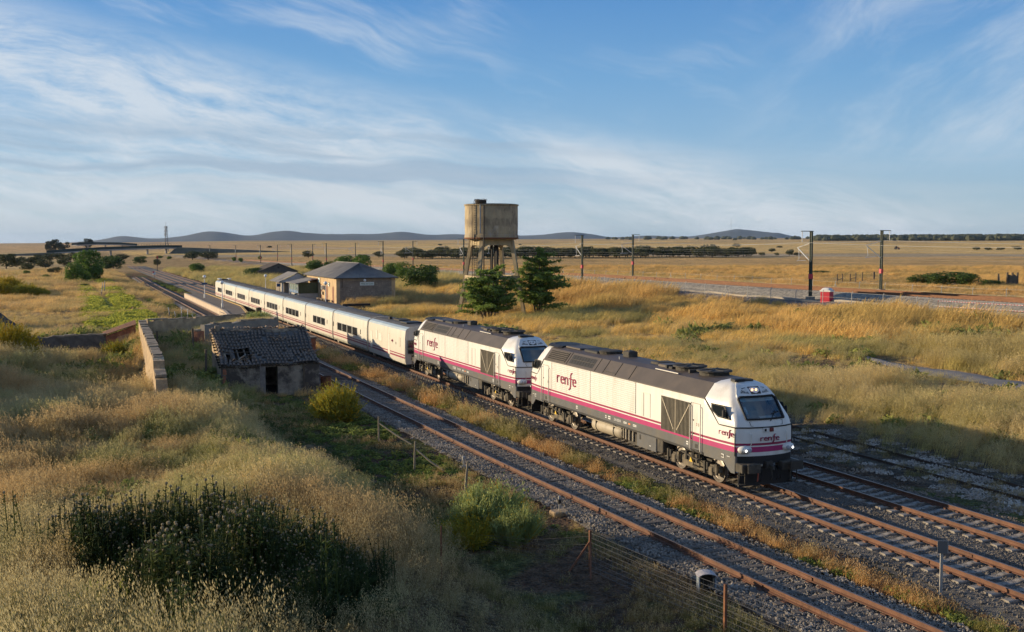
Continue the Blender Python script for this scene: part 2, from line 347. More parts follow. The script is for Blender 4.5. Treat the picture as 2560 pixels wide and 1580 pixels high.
# haze
# ------------------------------------------------------------------ far hills and the wood on the ridge
def px_dir(px):  # bearing of a landmark
    a = YAW + math.atan((px - 1280) / 2676.); return math.sin(a), math.cos(a)
M_HILL = mat('hill scrub', (.040, .052, .058), .95, .25, .004, coord='Object', col2=(.095, .085, .07), c2t=(.55, .75))
def hills(name, prof, D, depth, base, seed, label):
    xs = np.array([p[0] for p in prof]) * 2560 / 2450.; hs = np.array([p[1] for p in prof])
    px = np.linspace(xs[0], xs[-1], 260); h = np.interp(px, xs, hs)
    k = np.ones(7) / 7; h = np.convolve(np.pad(h, 3, mode='edge'), k, 'valid')
    el = (610 - h * 2560 / 2450.) / 2676.
    rows = []
    for t in np.linspace(-1, 1, 15):
        d = D + t * depth; prof_t = np.cos(t * PI / 2) ** 1.3
        a = YAW + np.arctan((px - 1280) / 2676.)
        zz = (CAM_H + (el * 1.04 + 3.5 / 2676) * D - base) * prof_t * (1 + .22 * (fbm(px * .03 + seed, np.full_like(px, t * 3), 4) - .5) * (abs(t) > .05)) + base
        rows.append(np.stack([np.sin(a) * d, np.cos(a) * d, zz], -1))
    b = MB(); b.loft([[tuple(p) for p in r] for r in rows], M_HILL, closed=False, cap=False)
    return b.build(name, smooth=60, label=label, cat='hills', kind='structure')
HP = [(150, 585), (200, 582), (255, 577), (290, 568), (325, 572), (370, 576), (410, 573), (460, 567), (482, 560), (510, 558), (545, 562), (598, 570), (625, 565), (665, 557), (705, 560), (750, 563), (800, 565.5), (850, 563.5), (885, 565), (920, 563), (962, 557.5), (1005, 564), (1035, 567), (1085, 563.5), (1130, 567), (1190, 566), (1245, 568), (1300, 566), (1358, 558.5), (1415, 564), (1455, 572), (1510, 570), (1545, 567), (1590, 569), (1640, 571), (1690, 565), (1740, 556), (1785, 554.5), (1815, 559), (1850, 562), (1878, 565), (1905, 573), (1960, 584)]
hills('hills', HP, 9000, 1500, 0, 3, 'low dark blue hills along the far horizon')
def far_wood():
    b = MB(); mt = mat('far wood foliage', (.050, .055, .026), .95, .35, .05)
    r = np.random.default_rng(5)
    for i in range(1500):
        px = r.uniform(2035, 2720) if i < 1100 else r.uniform(1500, 2100)
        D = r.uniform(2300, 2900) if i < 1100 else r.uniform(3000, 3500)
        if i >= 1100 and r.random() > .16: continue
        sx, sy = px_dir(px); x, y = sx * D, sy * D; z = gz(x, y) - 1
        s = r.uniform(7, 12) * (1.0 if i < 1100 else .8)
        n = 7; rings = []
        for t, w in ((0, .75), (.45, 1.1), (.8, .8), (1, .25)):
            rings.append([(x + math.cos(2 * PI * k / n) * s * w * r.uniform(.8, 1.2), y + math.sin(2 * PI * k / n) * s * w, z + t * s * 1.15 * r.uniform(.85, 1.1)) for k in range(n)])
        b.loft(rings, mt)
    b.build('far_wood', recalc=False, label='dark oak wood spread along the far ridge', cat='wood', kind='stuff')
far_wood()
# ------------------------------------------------------------------ railway tracks
M_RAIL = mat('rusty rail', (.125, .056, .031), .75, .3, 3, bump=.15, bscale=30, col2=(.085, .04, .024), c2t=(.48, .68))
M_RAILTOP = mat('worn rail head', (.22, .13, .085), .38, .2, 6, metal=.6)
M_CONC = mat('sleeper concrete', (.27, .245, .21), .9, .25, 8, bump=.3, bscale=40, col2=(.15, .12, .09))
M_WOOD = mat('sleeper timber', (.10, .085, .07), .95, .35, 8, bump=.5, bscale=25, col2=(.17, .14, .11))
M_BALL = mat('ballast stone', (.16, .155, .15), .9, .3, 25, bump=.3, bscale=60)
M_BED = mat('ballast bed', (.095, .087, .076), .95, .35, 6, bump=1.0, bscale=30, col2=(.14, .125, .10))
M_BEDP = mat('pale ballast bed', (.155, .14, .12), .95, .35, 6, bump=1.0, bscale=30, col2=(.13, .11, .09))
M_BEDHS = mat('line ballast', (.27, .24, .19), .95, .45, 4, bump=1.0, bscale=9, col2=(.13, .115, .095), c2t=(.48, .6))
RAILP = [(-.07, -.16), (.07, -.16), (.07, -.145), (.015, -.125), (.015, -.045), (.036, -.035), (.036, 0), (-.036, 0), (-.036, -.035), (-.015, -.045), (-.015, -.125), (-.07, -.145)]
def rail(name, cx, Ys, parent, z=0.0, scale=1.0, mt=None, sag=0.0):
    b = MB(); rings = []
    for i, y in enumerate(Ys):
        x = cx(y); zz = z(y) if callable(z) else z
        rings.append([(x + p[0] * scale, y, zz + p[1] * scale) for p in RAILP])
    b.loft(rings, mt or M_RAIL, matf=(lambda i, j: M_RAILTOP if (j == 6 and mt is None) else (mt or M_RAIL)))
    # joint plates every few metres give the worn jointed look
    for y in np.arange(Ys[0] + 3, min(Ys[-1], 110), 9.0):
        x = cx(y); zz = z(y) if callable(z) else z
        b.box((x, y, zz - .085), (.085, .7, .085), mt or M_RAIL)
    return b.build(name, parent)
def sleeper_mesh(kind):
    b = MB()
    if kind == 'concrete':
        L = 1.30
        prof = [(-L, .0), (-.55, -.005), (-.35, -.045), (.35, -.045), (.55, -.005), (L, .0)]
        rings = []
        for x, z in prof: rings.append([(x, -.14, -.42), (x, .14, -.42), (x, .135, z - .175 - .02), (x, .11, z - .175), (x, -.11, z - .175), (x, -.135, z - .175 - .02)])
        b.loft(rings, M_CONC)
        for s in (-1, 1):
            for e in (-1, 1): b.box((s * .855 + e * .11, 0, -.155), (.07, .13, .05), M_RAIL)
    else:
        b.box((0, 0, -.26), (2.55, .24, .2), M_WOOD, bev=.02)
        for s in (-1, 1): b.box((s * .85, 0, -.152), (.34, .17, .018), M_RAIL)
    return b.mesh('sleeper_' + kind)
ME_SLC = sleeper_mesh('concrete'); ME_SLW = sleeper_mesh('timber')
def steps(a, b, near=2.0):
    return list(np.concatenate([np.arange(a, min(b, 120), near), np.arange(min(b, 120), b + .1, 10)]))
def track(label, cxf, y0, y1, ynear, me, pitch=.6, group=None, wobble=0.0):
    t = empty('railway_track', (0, 0, 0), label=label, cat='railway track')
    Ys = steps(y0, y1)
    for s in (-1, 1): rail('rail', (lambda y, s=s: cxf(y) + s * .855), Ys, t)
    r = random.Random(3)
    for k, y in enumerate(np.arange(y0, ynear, pitch)):
        if k >= 300: break
        dx = cxf(y + .5) - cxf(y - .5)
        inst('sleeper', me, t, (cxf(y) + r.uniform(-wobble, wobble), y + r.uniform(-wobble, wobble), -r.uniform(0, .03) * (wobble > 0)), (0, 0, -math.atan(dx) + r.uniform(-wobble, wobble) * .3))
    last = min(ynear, y0 + pitch * 300); b = MB()
    mt = M_CONC if me is ME_SLC else M_WOOD
    for y in np.arange(last + pitch, min(y1, 330), pitch): b.box((cxf(y), y, -.27), (2.55, .24, .19), mt)
    if b.v: o = b.build('sleeper', t, recalc=False); o['kind'] = 'stuff'
    return t
MAINF = lambda y: MAIN_X; T3F = lambda y: TRACK3_X + (.0 if y < 200 else -.0)
track('railway track with pale concrete sleepers that carries the white train', MAINF, 13, 620, 190, ME_SLC)
track('railway track with concrete sleepers running behind the white train beside the pale gravel', T3F, 13, 400, 120, ME_SLC)
track('weathered siding track with dark timber sleepers passing the roofless tile hut', lambda y: float(siding_x(y)), 13, 330, 150, ME_SLW, .62, wobble=.06)
def bed(name, cxf, y0, y1, top, bot, zt, zb, mt, label, kind='structure', step=2.0):
    b = MB(); rings = []; r = np.random.default_rng(2)
    for y in steps(y0, y1, step):
        c = cxf(y); j = r.uniform(-.09, .09, 8)
        rings.append([(c - bot + j[0] * 2, y, zb), (c - (top + bot) / 2 + j[1], y, (zt + zb) / 2 + j[2] * .4), (c - top + j[3], y, zt), (c - top * .35, y, zt + j[4] * .2), (c + top * .35, y, zt + j[5] * .2), (c + top + j[6], y, zt), (c + (top + bot) / 2, y, (zt + zb) / 2), (c + bot + j[7] * 2, y, zb)])
    b.loft(rings, mt, closed=False, cap=False)
    return b.build(name, smooth=50, label=label, cat='ballast', kind=kind)
bed('ballast_bed', lambda y: (MAIN_X + TRACK3_X) / 2, 10, 620, 3.75, 5.2, -.245, -.58, M_BED, 'dark grey ballast bed under the two concrete sleeper tracks')
bed('ballast_bed', lambda y: float(siding_x(y)), 10, 330, 1.65, 2.6, -.245, -.58, M_BEDP, 'pale grey ballast bed under the timber sleeper siding')
# loose stones: patches of broken stone copied over the beds by a node tree
def attr_color(name='tint', f=1.0):
    pass
def stone_patch(seed, size, n, mt, smin, smax, h=.03):
    r = np.random.default_rng(seed); b = MB()
    for i in range(n):
        x, y = r.uniform(-size / 2, size / 2, 2); s = r.uniform(smin, smax); q = Euler(tuple(r.uniform(0, 6.28, 3))).to_matrix()
        v = [Vector((a * r.uniform(.7, 1.2), c * r.uniform(.7, 1.2), d * r.uniform(.6, 1.1))) for a, c, d in ((1, 0, 0), (-1, 0, 0), (0, 1, 0), (0, -1, 0), (0, 0, 1), (0, 0, -1))]
        v = [q @ p * s + Vector((x, y, r.uniform(-.2, .5) * h)) for p in v]
        b.raw(v, [(0, 2, 4), (2, 1, 4), (1, 3, 4), (3, 0, 4), (2, 0, 5), (1, 2, 5), (3, 1, 5), (0, 3, 5)], mt)
    me = b.mesh('stones'); return bpy.data.objects.new('stones', me)
def tint_mat(name, rough=.9, trans=.0, gain=1.0, pale=None, spec=.15):
    """colour comes from the scattered copy's own tint"""
    if name in _M: return _M[name]
    m = bpy.data.materials.new(name); m.use_nodes = True; nt = m.node_tree; N = nt.nodes; L = nt.links; b = N['Principled BSDF']; out = N['Material Output']
    a = N.new('ShaderNodeAttribute'); a.attribute_type = 'INSTANCER'; a.attribute_name = 'tint'
    g = N.new('ShaderNodeNewGeometry'); nz = N.new('ShaderNodeTexNoise'); nz.inputs['Scale'].default_value = 9; L.new(g.outputs['Position'], nz.inputs['Vector'])
    mr = N.new('ShaderNodeMapRange'); mr.inputs[1].default_value = .3; mr.inputs[2].default_value = .7; mr.inputs[3].default_value = .65 * gain; mr.inputs[4].default_value = 1.4 * gain; L.new(nz.outputs['Fac'], mr.inputs[0])
    mu = N.new('ShaderNodeVectorMath'); mu.operation = 'SCALE'; L.new(a.outputs['Color'], mu.inputs[0]); L.new(mr.outputs[0], mu.inputs['Scale']); res = mu.outputs[0]
    if pale:
        mx = N.new('ShaderNodeMixRGB'); mx.inputs[0].default_value = pale[0]; L.new(res, mx.inputs[1]); mx.inputs[2].default_value = (*pale[1], 1); res = mx.outputs[0]
    L.new(res, b.inputs['Base Color']); b.inputs['Roughness'].default_value = rough; b.inputs['Specular IOR Level'].default_value = spec
    if trans:
        tl = N.new('ShaderNodeBsdfTranslucent'); L.new(res, tl.inputs['Color']); ms = N.new('ShaderNodeMixShader'); ms.inputs[0].default_value = trans
        L.new(b.outputs[0], ms.inputs[1]); L.new(tl.outputs[0], ms.inputs[2]); L.new(ms.outputs[0], out.inputs['Surface'])
    _M[name] = m; return m
def scatter(name, variants, P, rot, scl, tint, label, cat):
    """one object: a point cloud whose points carry copies of the variants"""
    n = len(P)
    if n == 0: return None
    vc = bpy.data.collections.new(name + ' kinds')
    for v in variants: vc.objects.link(v)
    me = bpy.data.meshes.new(name); me.vertices.add(n); me.vertices.foreach_set('co', np.asarray(P, float).ravel())
    def at(nm, ty, arr, key):
        a = me.attributes.new(nm, ty, 'POINT'); a.data.foreach_set(key, np.ascontiguousarray(arr).ravel())
    at('rot', 'FLOAT_VECTOR', np.asarray(rot, float), 'vector'); at('scl', 'FLOAT_VECTOR', np.asarray(scl, float), 'vector')
    t4 = np.ones((n, 4)); t4[:, :3] = tint; at('tint', 'FLOAT_COLOR', t4, 'color'); at('vi', 'INT', RNG.integers(0, len(variants), n).astype(np.int32), 'value')
    o = bpy.data.objects.new(name, me); COL.objects.link(o); tag(o, label, cat, kind='stuff')
    g = bpy.data.node_groups.new(name, 'GeometryNodeTree'); g.interface.new_socket('Geometry', in_out='INPUT', socket_type='NodeSocketGeometry'); g.interface.new_socket('Geometry', in_out='OUTPUT', socket_type='NodeSocketGeometry')
    N = g.nodes; L = g.links; gi = N.new('NodeGroupInput'); go = N.new('NodeGroupOutput'); ip = N.new('GeometryNodeInstanceOnPoints'); ci = N.new('GeometryNodeCollectionInfo')
    ci.inputs['Collection'].default_value = vc; ci.inputs['Separate Children'].default_value = True; ci.inputs['Reset Children'].default_value = True; ci.transform_space = 'ORIGINAL'
    def na(nm, ty):
        x = N.new('GeometryNodeInputNamedAttribute'); x.data_type = ty; x.inputs['Name'].default_value = nm; return x.outputs['Attribute']
    L.new(gi.outputs[0], ip.inputs['Points']); L.new(ci.outputs[0], ip.inputs['Instance']); ip.inputs['Pick Instance'].default_value = True
    L.new(na('vi', 'INT'), ip.inputs['Instance Index'])
    er = N.new('FunctionNodeEulerToRotation'); L.new(na('rot', 'FLOAT_VECTOR'), er.inputs[0]); L.new(er.outputs[0], ip.inputs['Rotation'])
    L.new(na('scl', 'FLOAT_VECTOR'), ip.inputs['Scale']); L.new(ip.outputs[0], go.inputs[0])
    md = o.modifiers.new('copies', 'NODES'); md.node_group = g
    return o
M_STONE = tint_mat('broken stone', .9)
def scatter_stones():
    V = [stone_patch(i, .62, 62, M_STONE, .028, .06) for i in range(5)]
    P = []; T = []; S = []
    def area(x0, x1, y0, y1, step, zf, tint, sc=1.0, prob=1.0):
        for y in np.arange(y0, y1, step):
            for x in np.arange(x0(y), x1(y), step):
                if RNG.random() > prob: continue
                px, py = x + RNG.uniform(-.1, .1), y + RNG.uniform(-.1, .1)
                P.append((px, py, zf(px, py))); t = np.array(tint) * RNG.uniform(.75, 1.3); T.append(t); s = sc * RNG.uniform(.9, 1.2); S.append((s, s, s))
    c = (MAIN_X + TRACK3_X) / 2
    zb = lambda x, y: -.262 - .35 * max(0, (abs(x - c) - 3.75) / 1.45)
    area(lambda y: c - 5.2, lambda y: c + 5.1, 16, 72, .52, zb, (.125, .112, .097))
    area(lambda y: c - 5.0, lambda y: c + 4, 72, 125, .8, zb, (.125, .112, .098), 1.5)
    zs = lambda x, y: -.222 - .33 * max(0, (abs(x - siding_x(y)) - 1.65) / .95)
    area(lambda y: siding_x(y) - 2.7, lambda y: siding_x(y) + 2.7, 16, 75, .5, zs, (.215, .19, .16))
    g = lambda x, y: gz(x, y) + .0
    area(lambda y: 32.2, lambda y: 36.6, 18, 60, .6, g, (.33, .295, .25), 1.1, .34)
    area(lambda y: 31, lambda y: 33, 18, 60, .7, g, (.20, .16, .12), 1.0, .5)
    n = len(P); rot = np.zeros((n, 3)); rot[:, 2] = RNG.uniform(0, 6.28, n)
    scatter('ballast_gravel', V, np.array(P), rot, np.array(S), np.array(T), 'loose broken ballast stones lying over the track beds', 'gravel')
scatter_stones()
def disused():
    t = empty('railway_track', (0, 0, 0), label='thin disused rails sunk in pale gravel beside the tall grass', cat='railway track')
    b = [33.55, 35.2]
    for x in b: rail('rail', (lambda y, x=x: x + .012 * (y - 40) ** 2 * .02), list(np.arange(16, 60, 3.)), t, z=lambda y, x=x: gz(x, y) + .11, scale=.7, mt=mat('dark old rail', (.07, .045, .03), .9))
    o = empty('railway_track', (0, 0, 0), label='old rail line half buried in weeds beyond the stone yard wall', cat='railway track')
    rail('rail', lambda y: 7.6 + .0 * y, list(np.arange(112, 280, 3.)), o, z=lambda y: gz(7.6, y) + .26, scale=1.2, mt=mat('dark old rail', (.07, .045, .03), .9))
    rail('rail', lambda y: 5.9, list(np.arange(165, 250, 3.)), o, z=lambda y: gz(5.9, y) + .12, scale=1.0, mt=mat('dark old rail', (.07, .045, .03), .9))
disused()
# the raised main line with two rusty tracks
def hs_line():
    b = MB(); rings = []
    for y in list(np.arange(20, 260, 5)) + list(np.arange(260, 1200, 15)):
        c = float(line_x(y)); w = .25 * math.sin(y * .7)
        h = float(line_z(y)); rings.append([(c - 7.3, y, h - 1.25), (c - 5.4 + w * .3, y, h - .6), (c - 4.3, y, h - .2), (c, y, h - .17), (c + 4.3, y, h - .2), (c + 7.5, y, h - 1.25)])
    b.loft(rings, M_BEDHS, closed=False, cap=False); b.build('ballast_bed', smooth=40, label='grey ballast embankment of the raised main line', cat='ballast', kind='structure')
    Ys = list(np.arange(20, 260, 6.)) + list(np.arange(260, 900, 15.))
    for d, lab in ((-2.1, 'raised rusty track on the grey embankment, the one next to the service strip'), (2.1, 'raised rusty track on the grey embankment, the one next to the pasture')):
        t = empty('railway_track', (0, 0, 0), label=lab, cat='railway track')
        for s in (-.855, .855): rail('rail', (lambda y, d=d, s=s: float(line_x(y)) + d + s), Ys, t, z=lambda y: float(line_z(y)), scale=1.25, mt=mat('line rail rust', (.17, .078, .038), .8, .25, 1.5))
        m = MB()
        for y in np.arange(60, 330, .6): m.box((float(line_x(y)) + d, y, float(line_z(y)) - .26), (2.6, .27, .2), mat('line sleeper', (.24, .15, .10), .9, .25, 3))
        o = m.build('sleeper', t, recalc=False); o['kind'] = 'stuff'
hs_line()
# ------------------------------------------------------------------ locomotives
M_WHITE = mat('loco white paint', (.65, .635, .60), .36, .07, 1.8, col2=(.42, .37, .30), c2t=(.54, .84), spec=.5, stretch=(1.6, 1.6, .22))
M_GREY = mat('loco grey paint', (.085, .088, .095), .45, .15, 2, col2=(.12, .105, .085), c2t=(.5, .75))
M_MAG = mat('magenta stripe', (.36, .028, .13), .4, .08, 2)
M_MAR = mat('maroon stripe', (.24, .018, .065), .4, .08, 2)
M_ROOF = mat('roof brown grey', (.066, .053, .045), .55, .2, .8, col2=(.10, .078, .06), c2t=(.5, .7))
M_BLK = mat('black rubber', (.012, .012, .013), .6, .2, 4)
M_DARK = mat('grimy underframe', (.045, .040, .033), .8, .3, 4, col2=(.10, .085, .06), c2t=(.5, .7))
M_BEIGE = mat('dusty beige tank', (.36, .31, .23), .6, .15, 2, col2=(.22, .18, .13), c2t=(.52, .72))
M_DUST = mat('dusty bogie', (.14, .115, .08), .85, .3, 4, col2=(.045, .04, .032), c2t=(.48, .62))
M_STEEL = mat('wheel steel', (.30, .27, .24), .4, .2, 5, metal=.7)
M_GLASS = mat('tinted glass', (.012, .016, .02), .06, .05, 1, spec=.9)
M_HAND = mat('handrail steel', (.62, .58, .50), .45, .1, 5)
M_LAMP = mat('lit headlamp', (1.0, .97, .92), .3, .02, 1, emit=2.5)
M_LAMPO = mat('lamp glass', (.30, .33, .38), .15, .05, 2)
M_TOPL = mat('lit roof lamp', (1.0, .55, .25), .3, .02, 1, emit=2.0)
M_SHADE = mat('blind', (.14, .28, .32), .7, .05, 2)
M_LIT = mat('white print', (.62, .62, .60), .6, .05, 3)
M_ORNG = mat('orange plate', (.70, .22, .06), .5, .1, 3)
M_YEL = mat('warning yellow', (.65, .42, .03), .5, .1, 3)
M_CLEAR = None
def clear_glass():
    global M_CLEAR
    m = bpy.data.materials.new('windscreen glass'); m.use_nodes = True; N = m.node_tree.nodes; L = m.node_tree.links; N.remove(N['Principled BSDF'])
    g = N.new('ShaderNodeBsdfGlossy'); g.inputs['Roughness'].default_value = .03; t = N.new('ShaderNodeBsdfTransparent'); t.inputs[0].default_value = (.80, .93, .96, 1)
    fr = N.new('ShaderNodeFresnel'); fr.inputs[0].default_value = 1.5; mx = N.new('ShaderNodeMixShader'); ad = N.new('ShaderNodeMath'); ad.inputs[1].default_value = .10; L.new(fr.outputs[0], ad.inputs[0])
    L.new(ad.outputs[0], mx.inputs[0]); L.new(t.outputs[0], mx.inputs[1]); L.new(g.outputs[0], mx.inputs[2]); L.new(mx.outputs[0], N['Material Output'].inputs[0]); M_CLEAR = m
clear_glass()
LL = 20.2
def emblem(h, mt, ext=.006):
    """the operator's word in its own hand-drawn letters; lies in the x-z plane, x running along"""
    S = [[(0, 1), (0, 0)], [(0, .55), (.13, .84), (.34, .99), (.56, .97)]]
    E_ = lambda o: [[(o + .06, .54), (o + .70, .54), (o + .68, .78), (o + .50, .98), (o + .28, .96), (o + .10, .78), (o + .05, .48), (o + .14, .16), (o + .38, .01), (o + .68, .10)]]
    S += E_(.78); o = 1.78
    S += [[(o, 1), (o, 0)], [(o, .68), (o + .16, .92), (o + .40, .99), (o + .60, .84), (o + .64, 0)]]
    o = 2.88
    S += [[(o + .50, 1.78), (o + .28, 1.70), (o + .17, 1.42), (o + .16, .6), (o + .13, -.1), (o + .02, -.48), (o - .24, -.62)], [(o - .14, .93), (o + .46, .93)]]
    S += E_(3.46); W = 4.2
    b = MB(); w = .088
    for s in S:
        for i in range(len(s) - 1):
            p, q = Vector(s[i]), Vector(s[i + 1]); d = (q - p).normalized(); n = Vector((-d.y, d.x)) * w; p2 = p - d * w * .55; q2 = q + d * w * .55
            poly = [p2 + n, p2 - n, q2 - n, q2 + n]
            b.prism([((v.x - W / 2) * h, v.y * h) for v in poly], -ext - .0004 * i, ext, mt, axis='y')
    return b.mesh('emblem')
ME_EMB = emblem(1.0, M_MAR, .012)
LV = [(1.08, 1.43, 1.31, .20, -.05, .12), (1.40, 1.43, 1.31, .20, -.05, .12), (1.55, 1.43, 1.31, .20, -.06, .12), (1.76, 1.43, 1.31, .20, -.06, .12), (1.81, 1.43, 1.31, .20, -.06, .12), (1.90, 1.43, 1.31, .20, -.06, .12), (2.2, 1.43, 1.31, .20, -.06, .13),
      (2.50, 1.43, 1.31, .21, -.03, .15), (2.80, 1.43, 1.28, .31, .09, .2), (3.1, 1.43, 1.21, .54, .32, .24), (3.38, 1.43, 1.13, .74, .53, .28), (3.58, 1.285, 1.06, .88, .69, .3), (3.72, 1.18, .98, .99, .80, .3), (3.86, 1.07, .90, 1.10, .93, .3), (3.98, .98, .80, 1.27, 1.12, .28), (4.08, .66, .55, 1.55, 1.42, .2), (4.13, .2, .18, 1.95, 1.88, .08)]
WSX = .86
def cab_row(lv):
    z, w, wf, fc, f, r = lv; xs = []
    fy = lambda x: fc + (f - fc) * (1 - (x / wf) ** 2)
    half = [(-w, 2.24), (-w + (w - wf) * .3, 2.24 - (2.24 - fc - r) * .5), (-wf + .01, fc + r)]
    for k in (1, 2, 3):
        a = k * PI / 8; half.append((-wf + r * (1 - math.cos(a)), fc + r * (1 - math.sin(a))))
    x0 = min(WSX, wf - r * .5)
    half += [(-x0, fy(x0)), (-x0 * .5, fy(x0 * .5))]
    row = half + [(0, f)] + [(-p[0], p[1]) for p in reversed(half)]
    return [(p[0], p[1], z) for p in row]
def lerp_lv(z):
    a = np.array(LV); return tuple([z] + [float(np.interp(z, a[:, 0], a[:, i])) for i in range(1, 6)])
def cab_point(x, z, off=0.0):
    z_, w, wf, fc, f, r = lerp_lv(z); return (x, fc + (f - fc) * (1 - (x / wf) ** 2) - off, z)
def side_x(y):  # half width of the flank near the cab end
    return 1.43 if y > 2.24 else 1.43 - .12 * (2.24 - y) / 1.94
def flank_panel(b, poly, mt, sx, out0, out1, rear=False):
    """flat-sided plate on the flank; poly in (y, z) measured from this cab's end"""
    k = len(poly); v = []
    for o in (out0, out1):
        for y, z in poly:
            yy = LL - y if rear else y; v.append((sx * (side_x(y) + o), yy, z))
    b.raw(v, [tuple(range(k - 1, -1, -1)), tuple(range(k, 2 * k))] + [(i, (i + 1) % k, k + (i + 1) % k, k + i) for i in range(k)], mt)
def make_loco():
    R = empty('locomotive', (MAIN_X, 34.07, 0), cat='locomotive', label='white diesel locomotive at the head of the train with both front lamps lit', group='locomotives of the white train')
    # body shell between the cabs
    b = MB()
    def ring(y): return [(-1.36, y, 1.08), (-1.43, y, 1.2), (-1.43, y, 1.55), (-1.43, y, 1.76), (-1.43, y, 1.81), (-1.43, y, 1.90), (-1.43, y, 3.38), (1.43, y, 3.38), (1.43, y, 1.90), (1.43, y, 1.81), (1.43, y, 1.76), (1.43, y, 1.55), (1.43, y, 1.2), (1.36, y, 1.08)]
    band = {0: M_GREY, 1: M_GREY, 2: M_MAG, 3: M_WHITE, 4: M_MAR, 5: M_WHITE, 6: M_WHITE, 7: M_WHITE, 8: M_MAR, 9: M_WHITE, 10: M_MAG, 11: M_GREY, 12: M_GREY, 13: M_DARK}
    b.loft([ring(2.24), ring(17.96)], M_WHITE, matf=lambda i, j: band[j])
    b.build('body', R)
    b = MB(); rp = [(-1.445, 3.36), (-1.44, 3.40), (-.985, 3.995), (-.60, 4.10), (0, 4.14), (.60, 4.10), (.985, 3.995), (1.44, 3.40), (1.445, 3.36)]
    ys = [2.245, 8.55, 8.58, 12.2, 12.23, 17.955]
    b.loft([[(x, y, z) for x, z in rp] for y in ys], M_ROOF); roof = b.build('roof', R)
    b = MB()
    for y in (8.57, 12.0, 15.2, 9.9, 11.15): b.bar((-1.43, y, 3.425), (-1.0, y, 3.99), .03, .02, M_BLK)
    b.bar((-1.36, 9.9, 3.52), (-1.36, 11.15, 3.52), .02, .02, M_BLK); b.build('panel_seam', roof)
    for s in (-1, 1):
        # slanted intakes near the rear cab: frame with slats / mesh
        b = MB(); P = lambda t, y, o: (s * (1.44 - .455 * t + .795 * o), y, 3.40 + .595 * t + .607 * o)
        def quad(bb, t0, t1, y0, y1, o, mt): bb.raw([P(t0, y0, o), P(t1, y0, o), P(t1, y1, o), P(t0, y1, o)], [(0, 1, 2, 3)], mt)
        quad(b, .12, .9, 15.45, 17.6, .006, M_BLK); gr = b.build('air_intake', roof)
        for k in range(6):
            c = MB(); t = .14 + k * .145; c.bar(P(t, 15.45, .02), P(t, 17.6, .02), .035, .03, M_ROOF); c.build('slat', gr)
        c = MB()
        for k in range(14): y = 15.5 + k * .16; c.bar(P(.12, y, .012), P(.9, y, .012), .03, .03, M_ROOF)
        c.build('grid_bar', gr)
        b = MB(); quad(b, .16, .84, 12.35, 15.0, .006, M_BLK)
        for k in range(8): y = 12.6 + k * .3; b.bar(P(.18, y, .01), P(.82, y, .01), .015, .012, M_DARK)
        b.bar(P(.5, 12.35, .012), P(.5, 15.0, .012), .02, .015, M_ROOF); b.build('air_intake', roof)
    b = MB(); b.box((0.1, 11.2, 4.24), (.5, .62, .32), M_DARK, bev=.03); b.box((.1, 11.2, 4.405), (.34, .42, .02), M_BLK); b.build('exhaust', roof)
    for y in (3.75, 5.65):
        b = MB(); b.lathe((0, y, 0), [(.62, 4.08), (.62, 4.24), (.74, 4.25), (.74, 4.30), (.66, 4.315)], M_DARK, 20)
        for k in range(8): a = k * PI / 4; b.bar((0, y, 4.325), (.7 * math.cos(a), y + .7 * math.sin(a), 4.325), .03, .02, M_BLK)
        b.box((.0, y + .93, 4.17), (1.3, .12, .14), M_DARK); b.build('roof_fan', roof)
    b = MB(); b.box((0, 7.0, 4.16), (1.1, .9, .12), M_ROOF, bev=.03); b.box((.1, 8.1, 4.16), (.9, .7, .1), M_DARK, bev=.02); b.box((-.45, 6.3, 4.11), (.3, .3, .16), M_DARK, bev=.02); b.build('roof_hatch', roof)
    b = MB(); b.box((0, 14.0, 4.16), (1.25, 1.5, .13), M_BLK, bev=.05); b.lathe((0, 13.0, 0), [(.55, 4.10), (.60, 4.25), (.42, 4.30)], M_DARK, 18); b.box((0, 16.0, 4.15), (1.3, 1.7, .08), M_ROOF, bev=.02); b.build('roof_hatch', roof)
    b = MB(); b.loft([[(x * k, y, 4.06 + z) for x, z in ((-.95, 0), (-.8, .1), (0, .14), (.8, .1), (.95, 0))] for y, k in ((17.0, .9), (17.3, 1), (18.6, .95), (19.0, .7))], M_BLK, closed=False, cap=False); b.build('roof_cover', roof)
    b = MB(); b.tube([(-.98, 5.0, 4.05), (-.98, 6.9, 4.06)], .025, M_HAND); b.tube([(-.7, 10.8, 4.05), (-.7, 10.8, 4.2)], .02, M_HAND); b.build('roof_rail', roof)
    # both cabs
    for rear in (False, True):
        fy = (lambda y: LL - y) if rear else (lambda y: y)
        rows = [cab_row(l) for l in LV]; b = MB(); nz = len(LV)
        def mf(i, j):
            z = (LV[i][0] + LV[i + 1][0]) / 2; front = 5 <= j <= 10
            if 7 <= j + 1 <= 10 and j >= 6 and j <= 9 and 2.8 <= z <= 3.58 and not (j in (5, 10)): return None
            if front:
                if z < 1.40: return M_BLK
                if z < 1.55: return M_WHITE
                if z < 1.76: return M_MAG
                if z < 1.81: return M_WHITE
                if z < 1.90: return M_MAR
                return M_WHITE
            if z < 1.55: return M_GREY
            if z < 1.76: return M_MAG
            if z < 1.81: return M_WHITE
            if z < 1.90: return M_MAR
            return M_WHITE
        b.loft([[(p[0], fy(p[1]), p[2]) for p in r] for r in rows], M_WHITE, closed=False, cap=False, matf=mf)
        top = [(p[0], fy(p[1]), p[2]) for p in rows[-1]]; b.raw(top, [tuple(range(len(top)))], M_WHITE)
        cabo = b.build('cab', R, smooth=32)
